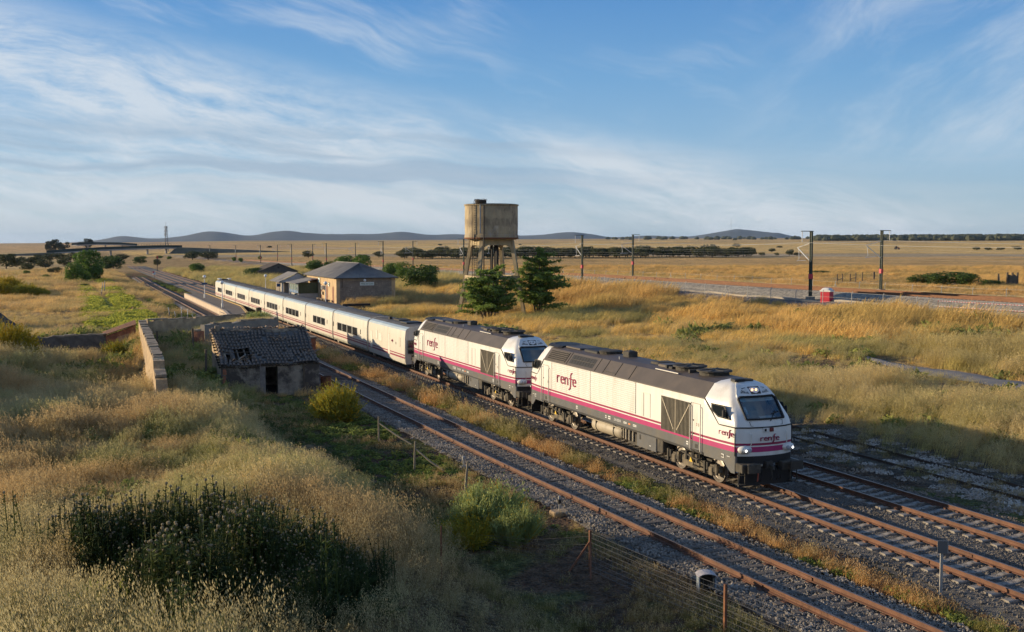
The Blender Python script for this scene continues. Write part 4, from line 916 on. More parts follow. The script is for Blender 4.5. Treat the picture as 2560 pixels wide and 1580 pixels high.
# ------------------------------------------------------------------ masonry and buildings
M_PLAST = mat('stained plaster', (.27, .235, .185), .95, .35, 1.3, bump=.6, bscale=10, col2=(.07, .06, .052), c2t=(.44, .58))
M_RUBBLE = mat('rubble wall', (.42, .31, .19), .95, .28, 1.6, bump=.8, bscale=9, col2=(.26, .19, .12), c2t=(.46, .62))
M_COPE = mat('wall cope', (.32, .255, .18), .95, .3, 2, bump=.7, bscale=12, col2=(.15, .12, .09), c2t=(.40, .58))
M_BRICK = mat('brick', (.30, .12, .065), .9, .3, 4, bump=.5, bscale=20, col2=(.18, .08, .05))
M_TILE = mat('weathered roof tile', (.29, .19, .115), .9, .4, 3, bump=.4, bscale=25, col2=(.085, .075, .065), c2t=(.44, .58))
M_BEAM = mat('old roof timber', (.11, .085, .06), .95, .3, 5, bump=.4, bscale=20)
M_SHADOW = mat('shadow black', (.02, .018, .016), .95)  # hut floor colour: the darkness indoors is put into the near black
M_RUSTST = mat('rusted iron', (.20, .085, .04), .9, .3, 6, bump=.3, bscale=25, col2=(.09, .045, .03))
def hit(px, py):
    """where the sight line of a landmark meets the ground"""
    a = YAW + math.atan((px - 1280) / 2676.); c = math.cos(a - YAW)
    p = math.atan(180 / 2676.); dx = (px - 1280) / 2676.; dy = (790 - py) / 2676.
    f = Vector((math.sin(YAW) * math.cos(p), math.cos(YAW) * math.cos(p), -math.sin(p))); r = Vector((math.cos(YAW), -math.sin(YAW), 0)); u = r.cross(f)
    d = f + r * dx + u * dy
    t = np.concatenate([np.arange(12, 400, .5), np.geomspace(400, 9000, 900)]); X = d.x * t; Y = d.y * t; Z = CAM_H + d.z * t; G = ground(X, Y, False)
    k = np.argmax(Z < G); k = k if Z[k] < G[k] else len(t) - 1
    return float(X[k]), float(Y[k]), float(G[k])
S_ = 2560 / 2450.
def hitd(x, y): return hit(x * S_, y * S_)
def wall_line(name, a, b, t, z0, z1, label, mt=M_RUBBLE, cope=True, rough=.04, parent=None, seed=1, cat='stone wall', drop=None):
    """weathered masonry wall between plan points a and b; top and faces uneven"""
    r = np.random.default_rng(seed); a = Vector((*a, 0)); b = Vector((*b, 0)); d = (b - a); L = d.length; d.normalize(); n = Vector((-d.y, d.x, 0)); m = max(3, int(L / .45)); rings = []; cr = []
    for i in range(m + 1):
        p = a + d * L * i / m; f = i / m; zt = (z1(f) if callable(z1) else z1) + r.uniform(-rough, rough) * 2; zb = z0(f) if callable(z0) else z0; j = r.uniform(-rough, rough, 6)
        h = zt - zb; rg = []
        for s in (1, -1):
            col = [(s * (t / 2 + j[0 if s > 0 else 1]), zb), (s * (t / 2 + j[2 if s > 0 else 3]), zb + h * .4), (s * (t / 2 + j[4 if s > 0 else 5]), zb + h * .75), (s * (t / 2), zt)]
            rg += col if s > 0 else col[::-1]
        rings.append([tuple(p + n * q[0] + Vector((0, 0, q[1]))) for q in rg])
        cr.append((p, zt))
    R = empty(name, tuple(a), label=label, cat=cat) if parent is None else parent
    bb = MB(); bb.loft([[tuple(Vector(q) - a) for q in g] for g in rings], mt); bb.build('masonry' if parent is None else 'wall', R)
    if cope:
        i = 0; k = 0
        while i < m:
            p, z = cr[i]; q, z2 = cr[min(i + 2, m)]; zz = (z + z2) / 2 + .05 + r.uniform(-.02, .03); c = MB(); a2 = p - a; b2 = q - a; w = t * r.uniform(.8, 1.08)
            if r.random() > .22: c.bar((a2.x, a2.y, zz + r.uniform(-.03, .03)), (b2.x + d.x * .02, b2.y + d.y * .02, zz + (z2 - z) * .5 + r.uniform(-.03, .03)), w, .13, M_COPE); c.build('cope_stone', R)
            i += 2
    return R
GY = lambda x, y: gz(x, y)
def yard_walls():
    wall_line('stone_wall', (4.55, 64.2), (5.55, 96.4), .62, lambda f: -.3, lambda f: 2.92 + .06 * f, 'sunlit rubble yard wall running along the grass towards the back of the yard', seed=3)
    wall_line('stone_wall', (4.52, 62.2), (4.55, 64.1), .62, .7, lambda f: 1.95 + .5 * f, 'broken low stub of rubble at the open end of the sunlit yard wall', seed=4)
    wall_line('stone_wall', (5.9, 96.6), (16.3, 101.2), .5, .3, lambda f: 2.95 + .1 * f, 'long shaded rear wall of the yard, nearest the station platform', seed=5)
    wall_line('stone_wall', (9.6, 88.0), (16.2, 92.4), .5, .0, 3.12, 'shaded block wall with flat cope right behind the tile hut', mt=mat('block wall', (.20, .185, .16), .95, .25, 1.2, bump=.5, bscale=10, col2=(.26, .14, .09), c2t=(.55, .7)), seed=6)
    wall_line('stone_wall', (16.15, 92.7), (16.3, 100.9), .5, -.4, 2.85, 'retaining wall of the earth filled dock beside the siding', seed=8)
    wall_line('stone_wall', (8.9, 87.2), (9.5, 87.9), .5, .4, 2.6, 'short crumbling stub at the end of the block wall behind the hut', seed=9, mt=M_BRICK)
    b = MB(); r = np.random.default_rng(3); rows = []
    for i in range(9):
        f = i / 8; rows.append([(9.7 + 6.2 * f, y0 + (y1 - y0) * t, 2.35 + .25 * math.sin(f * 5 + t * 3) - .9 * (1 - f) * .8) for t, y0, y1 in [(k / 5, 88.4 + 4 * f, 97.5 + 3.4 * f) for k in range(6)]])
    b.loft(rows, mat('earth fill', (.17, .12, .07), .95, .3, 1, bump=.6), closed=False, cap=False); b.build('earth_bank', smooth=60, label='weedy earth filling the dock between the yard walls', cat='earth bank', kind='structure')
    # low wall in the field to the west with a fallen sheet
    wall_line('stone_wall', (-9, 95.5), (2.6, 96.4), .45, .4, lambda f: 1.75 + .2 * f, 'long low dark wall crossing the field west of the yard', seed=12, mt=mat('dark wall', (.12, .105, .09), .95, .3, 1.5, bump=.6, bscale=9), cat='stone wall')
    R = empty('lean_to', (4.0, 96.6, .5), label='collapsed lean-to with a tilted rusty sheet against the sunlit yard wall', cat='lean-to')
    b = MB(); b.raw([(-1.6, -.6, 1.35), (1.05, -.6, 2.2), (1.05, 1.1, 2.45), (-1.6, 1.1, 1.5), (-1.6, -.6, 1.40), (1.05, -.6, 2.26), (1.05, 1.1, 2.51), (-1.6, 1.1, 1.56)], [(3, 2, 1, 0), (4, 5, 6, 7), (0, 1, 5, 4), (1, 2, 6, 5), (2, 3, 7, 6), (3, 0, 4, 7)], M_RUSTST); b.build('roof_sheet', R)
    b = MB(); b.prism([(-1.4, 0), (1.0, 0), (1.0, 2.15), (-1.4, 1.3)], -.45, -.2, M_BRICK, axis='y'); b.build('wall', R)
    b = MB(); b.prism([(-.7, .7), (.55, .75), (.5, 1.5), (-.5, 1.2)], -.47, -.44, mat('pale patch', (.36, .22, .13), .9, .2, 2), axis='y'); b.build('plaster_patch', R)
    for i, (x, y, h, lab) in enumerate(((10.0, 104.0, 1.5, 'by the rear yard wall'), (8.7, 86.2, 1.9, 'halfway along the shaded yard grass'), (8.05, 72.2, 2.0, 'close to the hut corner'), (6.2, 88.2, 1.5, 'against the inner face of the sunlit wall'), (5.5, 80.0, 1.3, 'at the foot of the sunlit wall'))):
        b = MB(); b.bar((0, 0, -.4), (random.uniform(-.06, .06), 0, h), .16, .14, M_BEAM); P = empty('timber_post', (x, y, gz(x, y)), label='dark timber post ' + lab, cat='post', group='old posts in the walled yard'); b.build('post', P)
yard_walls()
def tile_mesh(seed):
    r = random.Random(seed); b = MB(); n = 5; L = .46; rings = []
    for y, rad in ((0, .105), (L, .085)):
        o = [(rad * math.cos(PI * k / n), y, rad * .85 * math.sin(PI * k / n)) for k in range(n + 1)]; i = [((rad - .016) * math.cos(PI * k / n), y, (rad - .016) * .85 * math.sin(PI * k / n)) for k in range(n, -1, -1)]
        rings.append(o + i)
    b.loft(rings, M_TILE); return b.mesh('roof_tile')
def ruin():
    x0, x1, y0, y1 = 8.85, 15.15, 70.45, 75.6; ze, zr = 1.72, 3.62
    R = empty('ruined_hut', (0, 0, 0), label='abandoned plastered hut with a broken barrel tile roof and a dark open doorway', cat='hut')
    t = .45; dl, dr = 11.62, 12.42
    b = MB(); b.prism([(x0, -.5), (dl, -.5), (dl, ze - .02), (x0, ze - .02)], y0, y0 + t, M_PLAST, axis='y'); b.prism([(dr, -.5), (x1, -.5), (x1, ze - .02), (dr, ze - .02)], y0, y0 + t, M_PLAST, axis='y'); b.prism([(dl, 1.52), (dr, 1.52), (dr, ze - .02), (dl, ze - .02)], y0 + .03, y0 + t, M_PLAST, axis='y'); fw = b.build('wall', R, label='plastered and sooty entrance wall')
    c = MB(); c.prism([(11.30, 1.62), (12.55, 1.58), (12.55, 1.70), (11.30, 1.72)], y0 - .05, y0, M_BEAM, axis='y'); c.build('lintel', fw)
    c = MB(); c.prism([(11.25, -.4), (11.6, -.4), (11.6, 1.68), (11.25, 1.7)], y0 - .04, y0, mat('grey pier plaster', (.22, .20, .18), .95, .3, 2, col2=(.10, .09, .08)), axis='y'); c.build('pier', fw)
    c = MB(); r = np.random.default_rng(3)
    for (x, z, w, h) in ((9.0, .2, .25, .4), (9.0, .8, .22, .5), (9.02, 1.3, .24, .35)): c.prism([(x - w / 2, z - h / 2), (x + w / 2, z - h / 2), (x + w / 2 - .04, z + h / 2), (x - w / 2, z + h / 2)], y0 - .012, y0, M_BRICK, axis='y')
    c.build('exposed_brick', fw)
    for xx, yy in ((x0, 'w'), (x1 - t, 'e')):
        b = MB(); b.prism([(y0 + t, -.5), (y1, -.5), (y1, zr - .1), (y0 + t, ze + .12)], xx, xx + t, M_RUBBLE if yy == 'w' else M_BRICK, axis='x'); b.build('wall', R, label='rubble side wall' if yy == 'w' else 'brick side wall')
    b = MB(); b.box(((x0 + x1) / 2, y1 - t / 2 + .01, 1.55), (x1 - x0 - 2 * t - .01, t, 4.1), M_PLAST); b.build('wall', R)
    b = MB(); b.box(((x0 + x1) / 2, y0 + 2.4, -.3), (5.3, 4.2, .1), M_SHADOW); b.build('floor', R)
    # timbers under the tiles
    sl = (zr - ze) / (y1 - y0); RT = empty('roof', (0, 0, 0)); RT.parent = R
    zroof = lambda y: ze + (y - y0) * sl
    dip = lambda x, y: -.09 * math.sin((x - x0) * 1.1) ** 2 - .03 * math.sin(y * 2.1 + x) - .16 * math.exp(-((x - 9.9) ** 2 + (y - 72) ** 2)) - .10 * math.exp(-((x - 14.6) ** 2 + (y - 72.3) ** 2) * 1.2)
    for k in range(13):
        x = x0 + .3 + k * .47; c = MB(); c.bar((x, y0 - .08, zroof(y0) - .06 + dip(x, y0)), (x, y1, zroof(y1) - .06), .09, .12, M_BEAM); c.build('rafter', RT)
    for k in range(7):
        y = y0 + .3 + k * .78; c = MB(); c.bar((x0 + .1, y, zroof(y) + .01 + dip(x0 + .1, y)), (x1 - .1, y, zroof(y) + .01 + dip(x1 - .1, y)), .05, .04, M_BEAM); c.build('batten', RT)
    # sheathing, left out where the roof has fallen in
    hole = lambda x, y: (9.2 < x < 9.72 and 71.0 < y < 72.2) or (9.80 < x < 10.95 and 71.05 < y < 72.85) or (14.2 < x < 14.7 and 71.9 < y < 72.5) or (10.1 < x < 10.35 and 71 < y < 71.3)
    bare = lambda x, y: (y > 74.6 and 12.4 < x < 14.6) or (y > 75.05 and 9.3 < x < 12.5) or (y > 74.2 and 12.9 < x < 14.3)
    c = MB(); st = .25
    for x in np.arange(x0 + .05, x1 - .05, st):
        for y in np.arange(y0, y1 - .1, st):
            if hole(x + st / 2, y + st / 2): continue
            q = [(x, y), (x + st, y), (x + st, y + st), (x, y + st)]; c.raw([(p[0], p[1], zroof(p[1]) + .035 + dip(*p)) for p in q], [(0, 1, 2, 3)], mat('roof boarding', (.12, .11, .10), .95, .3, 3))
    c.build('boarding', RT)
    V = [tile_mesh(i) for i in range(1)]; me = V[0]; r = random.Random(9); n = 0; extra = MB(); rows = 13
    cols = 27; pitch = (x1 - x0 + .2) / cols; tilt = math.atan(sl)
    jobs = []
    for ci in range(cols):
        x = x0 - .1 + (ci + .5) * pitch; drift = r.uniform(-.03, .03)
        for ri in range(rows):
            y = y0 - .16 + ri * .405; xx = x + drift * math.sin(ri * .6) * 2 + .10 * math.sin(ri * .35 + ci * .15)
            if hole(xx, y + .2) or bare(xx, y + .2) or y > y1 - .1: continue
            if r.random() < .05: continue
            jobs.append((xx, y, zroof(y) + .095 + dip(xx, y) + r.uniform(-.008, .015), r.uniform(-.08, .08), tilt - .03 + r.uniform(-.04, .02), r.uniform(-.15, .15)))
    jobs.sort(key=lambda j: -j[1] * 0 + j[1])
    for k, (x, y, z, rz, rx, ry) in enumerate(jobs):
        if k < 285: inst('roof_tile', me, RT, (x, y, z), (rx, ry, rz))
        else:
            M_ = Matrix.Translation((x, y, z)) @ Euler((rx, ry, rz)).to_matrix().to_4x4()
            extra.raw([M_ @ v.co for v in me.vertices], [tuple(p.vertices) for p in me.polygons], M_TILE)
    for ci in range(30):   # ridge course and verge, pan tiles lying between
        x = x0 + ci * .215
        if r.random() < .12: continue
        M_ = Matrix.Translation((x, y1 - .3, zr + .08)) @ Euler((r.uniform(-.1, .25), 0, r.uniform(-.2, .2))).to_matrix().to_4x4(); extra.raw([M_ @ v.co for v in me.vertices], [tuple(p.vertices) for p in me.polygons], M_TILE)
    for ci in range(cols):
        x = x0 - .1 + ci * pitch
        for ri in range(rows):
            y = y0 - .12 + ri * .405
            if hole(x, y + .2) or bare(x, y + .2): continue
            M_ = Matrix.Translation((x, y, zroof(y) + .05 + dip(x, y))) @ Euler((tilt, PI, 0)).to_matrix().to_4x4(); extra.raw([M_ @ v.co for v in me.vertices], [tuple(p.vertices) for p in me.polygons], mat('dark pan tile', (.045, .038, .030), .95, .3, 4))  # pan tiles coloured near black, darker than the cover tiles
    for k in range(60):   # slipped fragments
        x, y = r.choice(((9.6, 70.95), (10.6, 71.4), (14.8, 71.8), (13.2, 73.9), (10.2, 70.9))); x += r.uniform(-.5, .5); y += r.uniform(-.25, .4); M_ = Matrix.Translation((x, y, zroof(y) + .12 + dip(x, y))) @ Euler((r.uniform(-.6, .6), r.uniform(-.5, .5), r.uniform(0, 6))).to_matrix().to_4x4() @ Matrix.Scale(r.uniform(.4, .8), 4)
        extra.raw([M_ @ v.co for v in me.vertices], [tuple(p.vertices) for p in me.polygons], M_TILE)
    o = extra.build('roof_tile', RT, recalc=False); o['kind'] = 'stuff'
    b = MB(); b.box((9.2, 75.35, 3.7), (.34, .3, .5), M_COPE, bev=.03); b.build('chimney', R)
    b = MB(); b.bar((10.0, 71.2, 2.0), (10.6, 71.95, 2.25), .05, .05, mat('pale broken lath', (.30, .26, .2), .9)); b.bar((9.68, 71.1, 1.95), (9.66, 72.4, 2.42), .06, .05, M_BEAM); b.build('broken_lath', R)
    b = MB(); b.tube([(14.1, y0 - .06, -.4), (14.1, y0 - .06, 1.66)], .05, M_BEAM, 8); b.build('drain_pipe', R)
    P = empty('timber_post', (14.15, 69.5, -.34), label='grey timber post leaning by the hut front wall with a branch at its foot', cat='post'); b = MB(); b.tube([(0, 0, -.2), (0, .1, .85)], .075, M_BEAM, 7); b.build('post', P); b = MB(); b.tube([(.2, -.1, .9), (.8, -.4, .25), (1.4, -.6, 0)], .025, M_BEAM, 5); b.build('branch', P)
    B = empty('rusted_drum', (15.85, 71.6, -.45), label='dark rusted drum standing at the hut corner by the siding', cat='drum'); b = MB(); b.lathe((0, 0, 0), [(.36, 0), (.36, .3), (.38, .32), (.36, .34), (.36, .64), (.38, .66), (.36, .68), (.36, 1.0)], M_RUSTST, 18); b.build('body', B, smooth=40); b = MB(); b.lathe((0, 0, 0), [(.37, .98), (.38, 1.03), (.33, 1.03), (.33, 1.0)], M_RUSTST, 18); b.build('rim', B)
    b = MB(); b.box((15.75, 76.6, 1.2), (.8, 1.0, 3.2), M_BRICK, bev=.05); S = empty('brick_pier', (0, 0, 0), label='square red brick pier rising behind the hut roof corner', cat='brick pier'); b.build('brickwork', S); b = MB(); b.box((15.75, 76.6, 2.84), (.95, 1.15, .1), M_COPE); b.build('cap', S)
ruin()
# ------------------------------------------------------------------ water tower
def tank_mat():
    m = mat('tank concrete', (.36, .285, .175), .92, .22, 1.2, bump=.3, bscale=12, col2=(.14, .11, .08), c2t=(.50, .68), stretch=(1, 1, .55))
    nt = m.node_tree; N = nt.nodes; L = nt.links; b = N['Principled BSDF']; src = b.inputs['Base Color'].links[0].from_socket
    tc = N.new('ShaderNodeTexCoord'); mp = N.new('ShaderNodeMapping'); mp.inputs['Scale'].default_value = (1.3, 1.3, .42); L.new(tc.outputs['Object'], mp.inputs[0])
    nz = N.new('ShaderNodeTexNoise'); nz.inputs['Scale'].default_value = 2.0; nz.inputs['Detail'].default_value = 9; nz.inputs['Roughness'].default_value = .7; L.new(mp.outputs[0], nz.inputs[0])
    sp = N.new('ShaderNodeSeparateXYZ'); L.new(tc.outputs['Object'], sp.inputs[0])
    # a tide mark of lime and soot two thirds down the shell
    n3 = N.new('ShaderNodeTexNoise'); n3.inputs['Scale'].default_value = .9; n3.inputs['Detail'].default_value = 8; n3.inputs['Roughness'].default_value = .65; L.new(tc.outputs['Object'], n3.inputs[0]); za = N.new('ShaderNodeMath'); za.operation = 'MULTIPLY_ADD'; za.inputs[1].default_value = 2.2; L.new(n3.outputs['Fac'], za.inputs[0]); zb = N.new('ShaderNodeMath'); zb.operation = 'SUBTRACT'; zb.inputs[1].default_value = 1.1; L.new(sp.outputs[2], zb.inputs[0]); L.new(zb.outputs[0], za.inputs[2])
    def band(lo, hi, col, thr, prev):
        a = N.new('ShaderNodeMapRange'); a.interpolation_type = 'SMOOTHSTEP'; a.inputs[1].default_value = lo - .35; a.inputs[2].default_value = lo; L.new(za.outputs[0], a.inputs[0])
        c = N.new('ShaderNodeMapRange'); c.interpolation_type = 'SMOOTHSTEP'; c.inputs[1].default_value = hi + .3; c.inputs[2].default_value = hi; L.new(za.outputs[0], c.inputs[0])
        s = N.new('ShaderNodeMapRange'); s.inputs[1].default_value = thr; s.inputs[2].default_value = thr + .34; L.new(nz.outputs['Fac'], s.inputs[0])
        x = N.new('ShaderNodeMath'); x.operation = 'MULTIPLY'; L.new(a.outputs[0], x.inputs[0]); L.new(c.outputs[0], x.inputs[1]); y = N.new('ShaderNodeMath'); y.operation = 'MULTIPLY'; L.new(x.outputs[0], y.inputs[0]); L.new(s.outputs[0], y.inputs[1])
        mx = N.new('ShaderNodeMixRGB'); L.new(y.outputs[0], mx.inputs[0]); L.new(prev, mx.inputs[1]); mx.inputs[2].default_value = (*col, 1); return mx.outputs[0]
    o = band(1.75, 2.35, (.19, .15, .10), .34, src); o = band(.75, 1.35, (.46, .42, .36), .50, o); o = band(0.1, .55, (.30, .28, .26), .44, o); o = band(3.4, 4.3, (.23, .20, .16), .47, o)
    L.new(o, b.inputs['Base Color']); return m
def tower():
    cx, cy, zg = 50.8, 130.3, gz(50.8, 130.3); R = empty('water_tower', (cx, cy, 0), label='old concrete water tower with a round stained tank on four splayed legs', cat='water tower')
    mt = tank_mat(); mc = mat('tower frame concrete', (.38, .30, .185), .92, .2, 1.2, bump=.3, bscale=10, col2=(.20, .16, .11), c2t=(.52, .7)); mi = mat('black tower iron', (.03, .026, .024), .7, .3, 4)
    b = MB(); b.lathe((0, 0, 0), [(3.0, .0), (3.50, .05), (3.50, .42), (3.44, .46), (3.46, 1.6), (3.455, 1.62), (3.455, 3.1), (3.45, 3.12), (3.45, 4.15), (3.56, 4.22), (3.56, 4.34), (3.2, 4.36)], mt, 48); tk = b.build('tank', R, smooth=30, loc=(0, 0, 10.28))
    b = MB(); b.lathe((0, 0, 0), [(3.56, 4.345), (3.57, 4.36), (3.3, 4.42), (.3, 4.5)], M_DARK, 40); b.build('lid', tk)
    b = MB(); b.lathe((0, 0, 0), [(3.51, -.08), (3.55, 0), (3.55, .1), (3.3, -.12)], M_RUSTST, 48, cap=False); b.build('rim', tk)
    # four legs, each leaning inwards, tied at two levels
    fr = Vector((math.cos(-YAW), math.sin(-YAW), 0)); dp = Vector((math.sin(YAW), math.cos(YAW), 0))
    K = [(2.74, -1.2), (1.2, 2.74), (-2.74, 1.2), (-1.2, -2.74)]
    top = [fr * a + dp * c for a, c in K]; at = lambda i, z: top[i] * (1 + .52 * (9.3 - z) / 8.3)
    for i in range(4):
        b = MB(); P = []
        rings = []
        for z in (zg - .4, 5.0, 9.3, 10.1):
            c = at(i, z); w = .21 if z < 9 else .24; e1 = top[i].normalized(); e2 = Vector((-e1.y, e1.x, 0)); rings.append([tuple(c + e1 * (w * u) + e2 * (w * v) + Vector((0, 0, z))) for u, v in ((-1, -1), (1, -1), (1, 1), (-1, 1))])
        b.loft(rings, mc); b.build('leg', R)
    for i in range(4):
        j = (i + 1) % 4; b = MB(); p, q = at(i, 9.8), at(j, 9.8); e = (q - p); Lg = e.length; e.normalize(); n = Vector((-e.y, e.x, 0)) * .17
        prof = [(.0, 10.2), (0, 8.75), (.32, 9.15), (.75, 9.38), (Lg - .75, 9.38), (Lg - .32, 9.15), (Lg, 8.75), (Lg, 10.2)]
        v = [tuple(p + e * s - n + Vector((0, 0, z))) for s, z in prof] + [tuple(p + e * s + n + Vector((0, 0, z))) for s, z in prof]; k = len(prof)
        b.raw(v, [tuple(range(k - 1, -1, -1)), tuple(range(k, 2 * k))] + [(a, (a + 1) % k, k + (a + 1) % k, k + a) for a in range(k)], mc); b.build('arched_beam', R)
        p, q = at(i, 5.2), at(j, 5.2); b = MB(); b.bar((*p.xy, 5.2), (*q.xy, 5.2), .34, .5, mc); b.build('tie_beam', R)
    b = MB(); b.lathe((0, 0, 0), [(3.2, 10.1), (3.3, 10.16), (3.3, 10.26), (3.0, 10.27)], mc, 40); b.build('support_ring', R)
    out = (fr * -.52 + dp * -.855).normalized(); side = Vector((-out.y, out.x, 0))
    b = MB(); L_ = empty('ladder', (0, 0, 0)); L_.parent = R
    for s in (-.22, .22):
        p = out * 3.78 + side * s; c = MB(); c.tube([(*p.xy, zg + 4), (*p.xy, 14.95), (*(p - out * .25).xy, 15.25), (*(p - out * .6).xy, 15.1), (*(p - out * .65).xy, 14.7)], .035, mi, 6); c.build('rail', L_)
    for k in range(34):
        z = zg + 4.2 + k * .3; p = out * 3.78; c = MB(); c.tube([(*(p + side * .22).xy, z), (*(p - side * .22).xy, z)], .02, mi, 4); c.build('rung', L_)
    for k, (ang, rad, z0, z1, m_, r_) in enumerate(((.17, 3.62, 10.9, 14.5, mat('galvanised pipe', (.30, .32, .34), .4, metal=.5), .09), (.30, 3.66, zg - .2, 14.5, mi, .08), (-.17, 3.66, zg - .2, 14.55, mi, .05))):
        c0 = Matrix.Rotation(ang, 3, 'Z') @ out * rad; b = MB(); b.tube([(*c0.xy, z0), (*c0.xy, z1)], r_, m_, 8); b.build('pipe', R)
    for a, c, r_ in ((.1, -.3, .12), (.45, .2, .12), (.75, -.1, .2), (-.1, .35, .08)):
        p = fr * a + dp * c; b = MB(); b.tube([(*p.xy, zg - .2), (*p.xy, 10.3)], r_, mi, 10); b.build('pipe', R)
    # stork nest on the rim
    N = empty('stork_nest', (cx + (out * 3.1).x + fr.x * .35, cy + (out * 3.1).y, 14.62), label='bulky twig nest sitting on the rim of the water tower by the ladder', cat='nest')
    b = MB(); b.lathe((0, 0, 0), [(.35, 0), (.68, .15), (.74, .4), (.6, .56), (.3, .5)], mat('nest twigs', (.06, .045, .03), .95, .4, 8, bump=1, bscale=14), 14); b.build('nest_body', N)
    b = MB(); r = random.Random(4)
    for k in range(130):
        a = r.uniform(0, 6.28); q = r.uniform(.5, .78); z = r.uniform(.05, .6); p = Vector((q * math.cos(a), q * math.sin(a), z)); d = Vector((-math.sin(a), math.cos(a), r.uniform(-.4, .5))) * r.uniform(.2, .4); b.tube([p - d, p + d], .012, M_BEAM, 3)
    o = b.build('twig', N, recalc=False); o['kind'] = 'stuff'
tower()
# ------------------------------------------------------------------ station
def corrug(b, a0, a1, c0, c1, n, amp, mt, rows=1):
    """corrugated sheet from eave a0-a1 up to ridge c0-c1"""
    a0, a1, c0, c1 = map(Vector, (a0, a1, c0, c1)); nn = ((a1 - a0).cross(c0 - a0)).normalized()
    if nn.z < 0: nn = -nn
    rings = []
    for t in np.linspace(0, 1, rows + 1):
        p, q = a0.lerp(c0, t), a1.lerp(c1, t); rings.append([tuple(p.lerp(q, k / (n * 2)) + nn * amp * (1 if k % 2 else -1)) for k in range(n * 2 + 1)])
    b.loft(rings, mt, closed=False, cap=False)
def station():
    x0, x1, y0, y1, zb, ze, zr = 38.15, 47.5, 164.0, 188.0, -.2, 4.22, 6.48
    R = empty('station_building', (0, 0, 0), label='stone station building with a hipped corrugated roof and a green lettered name sign', cat='station')
    mw = mat('station render', (.46, .33, .19), .92, .18, .9, bump=.3, bscale=8, col2=(.30, .21, .12), c2t=(.52, .7)); ms = mat('station rubble', (.22, .185, .15), .95, .25, 1.5, bump=.7, bscale=5); mst = mat('station stone', (.27, .225, .18), .95, .35, 1.2, bump=.5, bscale=8, col2=(.16, .13, .105)); mr = mat('fibre cement roof', (.175, .165, .155), .9, .25, .5, col2=(.26, .235, .20), c2t=(.5, .68))
    b = MB(); b.box(((x0 + x1) / 2, (y0 + y1) / 2, (zb + ze) / 2), (x1 - x0, y1 - y0, ze - zb), ms); b.build('wall', R)
    b = MB(); b.box((x0 - .03, (y0 + y1) / 2, (zb + ze) / 2), (.05, y1 - y0 + .1, ze - zb), mw); b.build('wall', R, label='warm rendered platform front')
    for x, w in ((x0 + .22, .55), (x1 - .25, .6)): b = MB(); b.box((x, y0 - .03, (zb + ze) / 2), (w, .05, ze - zb - .01), mw); b.build('quoin', R)
    b = MB(); b.box(((x0 + x1) / 2, y0 - .035, ze - .22), (x1 - x0 - 1.2, .06, .4), mat('gable band', (.27, .22, .16), .9, .2, 1)); b.build('cornice', R)
    b = MB(); r = np.random.default_rng(8); y = y0 - .02
    z = zb + .1
    while z < ze - .55:
        h = r.uniform(.2, .34); x = x0 + .55 + r.uniform(0, .2)
        while x < x1 - .7:
            w = r.uniform(.25, .55); k = 7; cxx, czz = x + w / 2, z + h / 2 + r.uniform(-.04, .04)
            pl = [(cxx + math.cos(2 * PI * i / k) * w * .49 * r.uniform(.85, 1.1), czz + math.sin(2 * PI * i / k) * h * .5 * r.uniform(.85, 1.1)) for i in range(k)]
            d = r.uniform(.015, .06); b.prism(pl, y - d, y + .02, mst, axis='y'); x += w + .03
        z += h + .03
    o = b.build('stone', R); o['kind'] = 'stuff'
    rf = empty('roof', (0, 0, 0)); rf.parent = R; e = .45
    A = [(x0 - e, y0 - e, ze), (x1 + e, y0 - e, ze), (x1 + e, y1 + e, ze), (x0 - e, y1 + e, ze)]; xm = (x0 + x1) / 2; P, Q = (xm, y0 + 4.2, zr), (xm, y1 - 4.2, zr)
    b = MB(); corrug(b, A[3], A[0], Q, P, 70, .018, mr, 3); b.build('roof_slope', rf)
    b = MB(); corrug(b, A[1], A[2], P, Q, 70, .018, mr, 3); b.build('roof_slope', rf)
    b = MB(); corrug(b, A[0], A[1], P, tuple(Vector(P) + Vector((.02, 0, 0))), 34, .045, mr, 3); b.build('roof_slope', rf)
    b = MB(); corrug(b, A[2], A[3], Q, tuple(Vector(Q) + Vector((.02, 0, 0))), 34, .03, mr, 1); b.build('roof_slope', rf)
    b = MB(); b.tube([A[0], P, Q, A[3]], .09, mr, 6); b.tube([A[1], P], .09, mr, 6); b.tube([A[2], Q], .09, mr, 6); b.build('ridge_cap', rf)
    b = MB()
    for i in range(4): b.bar(A[i], A[(i + 1) % 4], .1, .1, M_DARK)
    b.build('gutter', rf)
    b = MB(); b.tube([(x0 + .85, y0 - .1, ze - .1), (x0 + .85, y0 - .1, 2.8)], .05, M_DARK); b.build('drain_pipe', R)
    mdoor = mat('door red brown', (.15, .05, .03), .7, .2, 3); marc = mat('door arch brick', (.36, .20, .10), .9, .2, 4)
    for yd in (166.2, 170.6, 174.8):
        b = MB(); pl = [(yd - .62, .2), (yd + .62, .2), (yd + .62, 2.5)] + [(yd + .62 * math.cos(a), 2.5 + .5 * math.sin(a)) for a in np.linspace(0.2, PI - .2, 6)] + [(yd - .62, 2.5)]; b.prism(pl, x0 - .075, x0 - .056, marc); f = b.build('door_frame', R)
        b = MB(); pl = [(yd - .45, .25), (yd + .45, .25), (yd + .45, 2.45)] + [(yd + .45 * math.cos(a), 2.45 + .4 * math.sin(a)) for a in np.linspace(0.2, PI - .2, 6)] + [(yd - .45, 2.45)]; b.prism(pl, x0 - .085, x0 - .076, mdoor); b.build('door', f)
    # name sign on the gable
    msg = mat('sign white', (.62, .66, .64), .5, .04, 2); mgr = mat('sign green', (.02, .16, .10), .6)
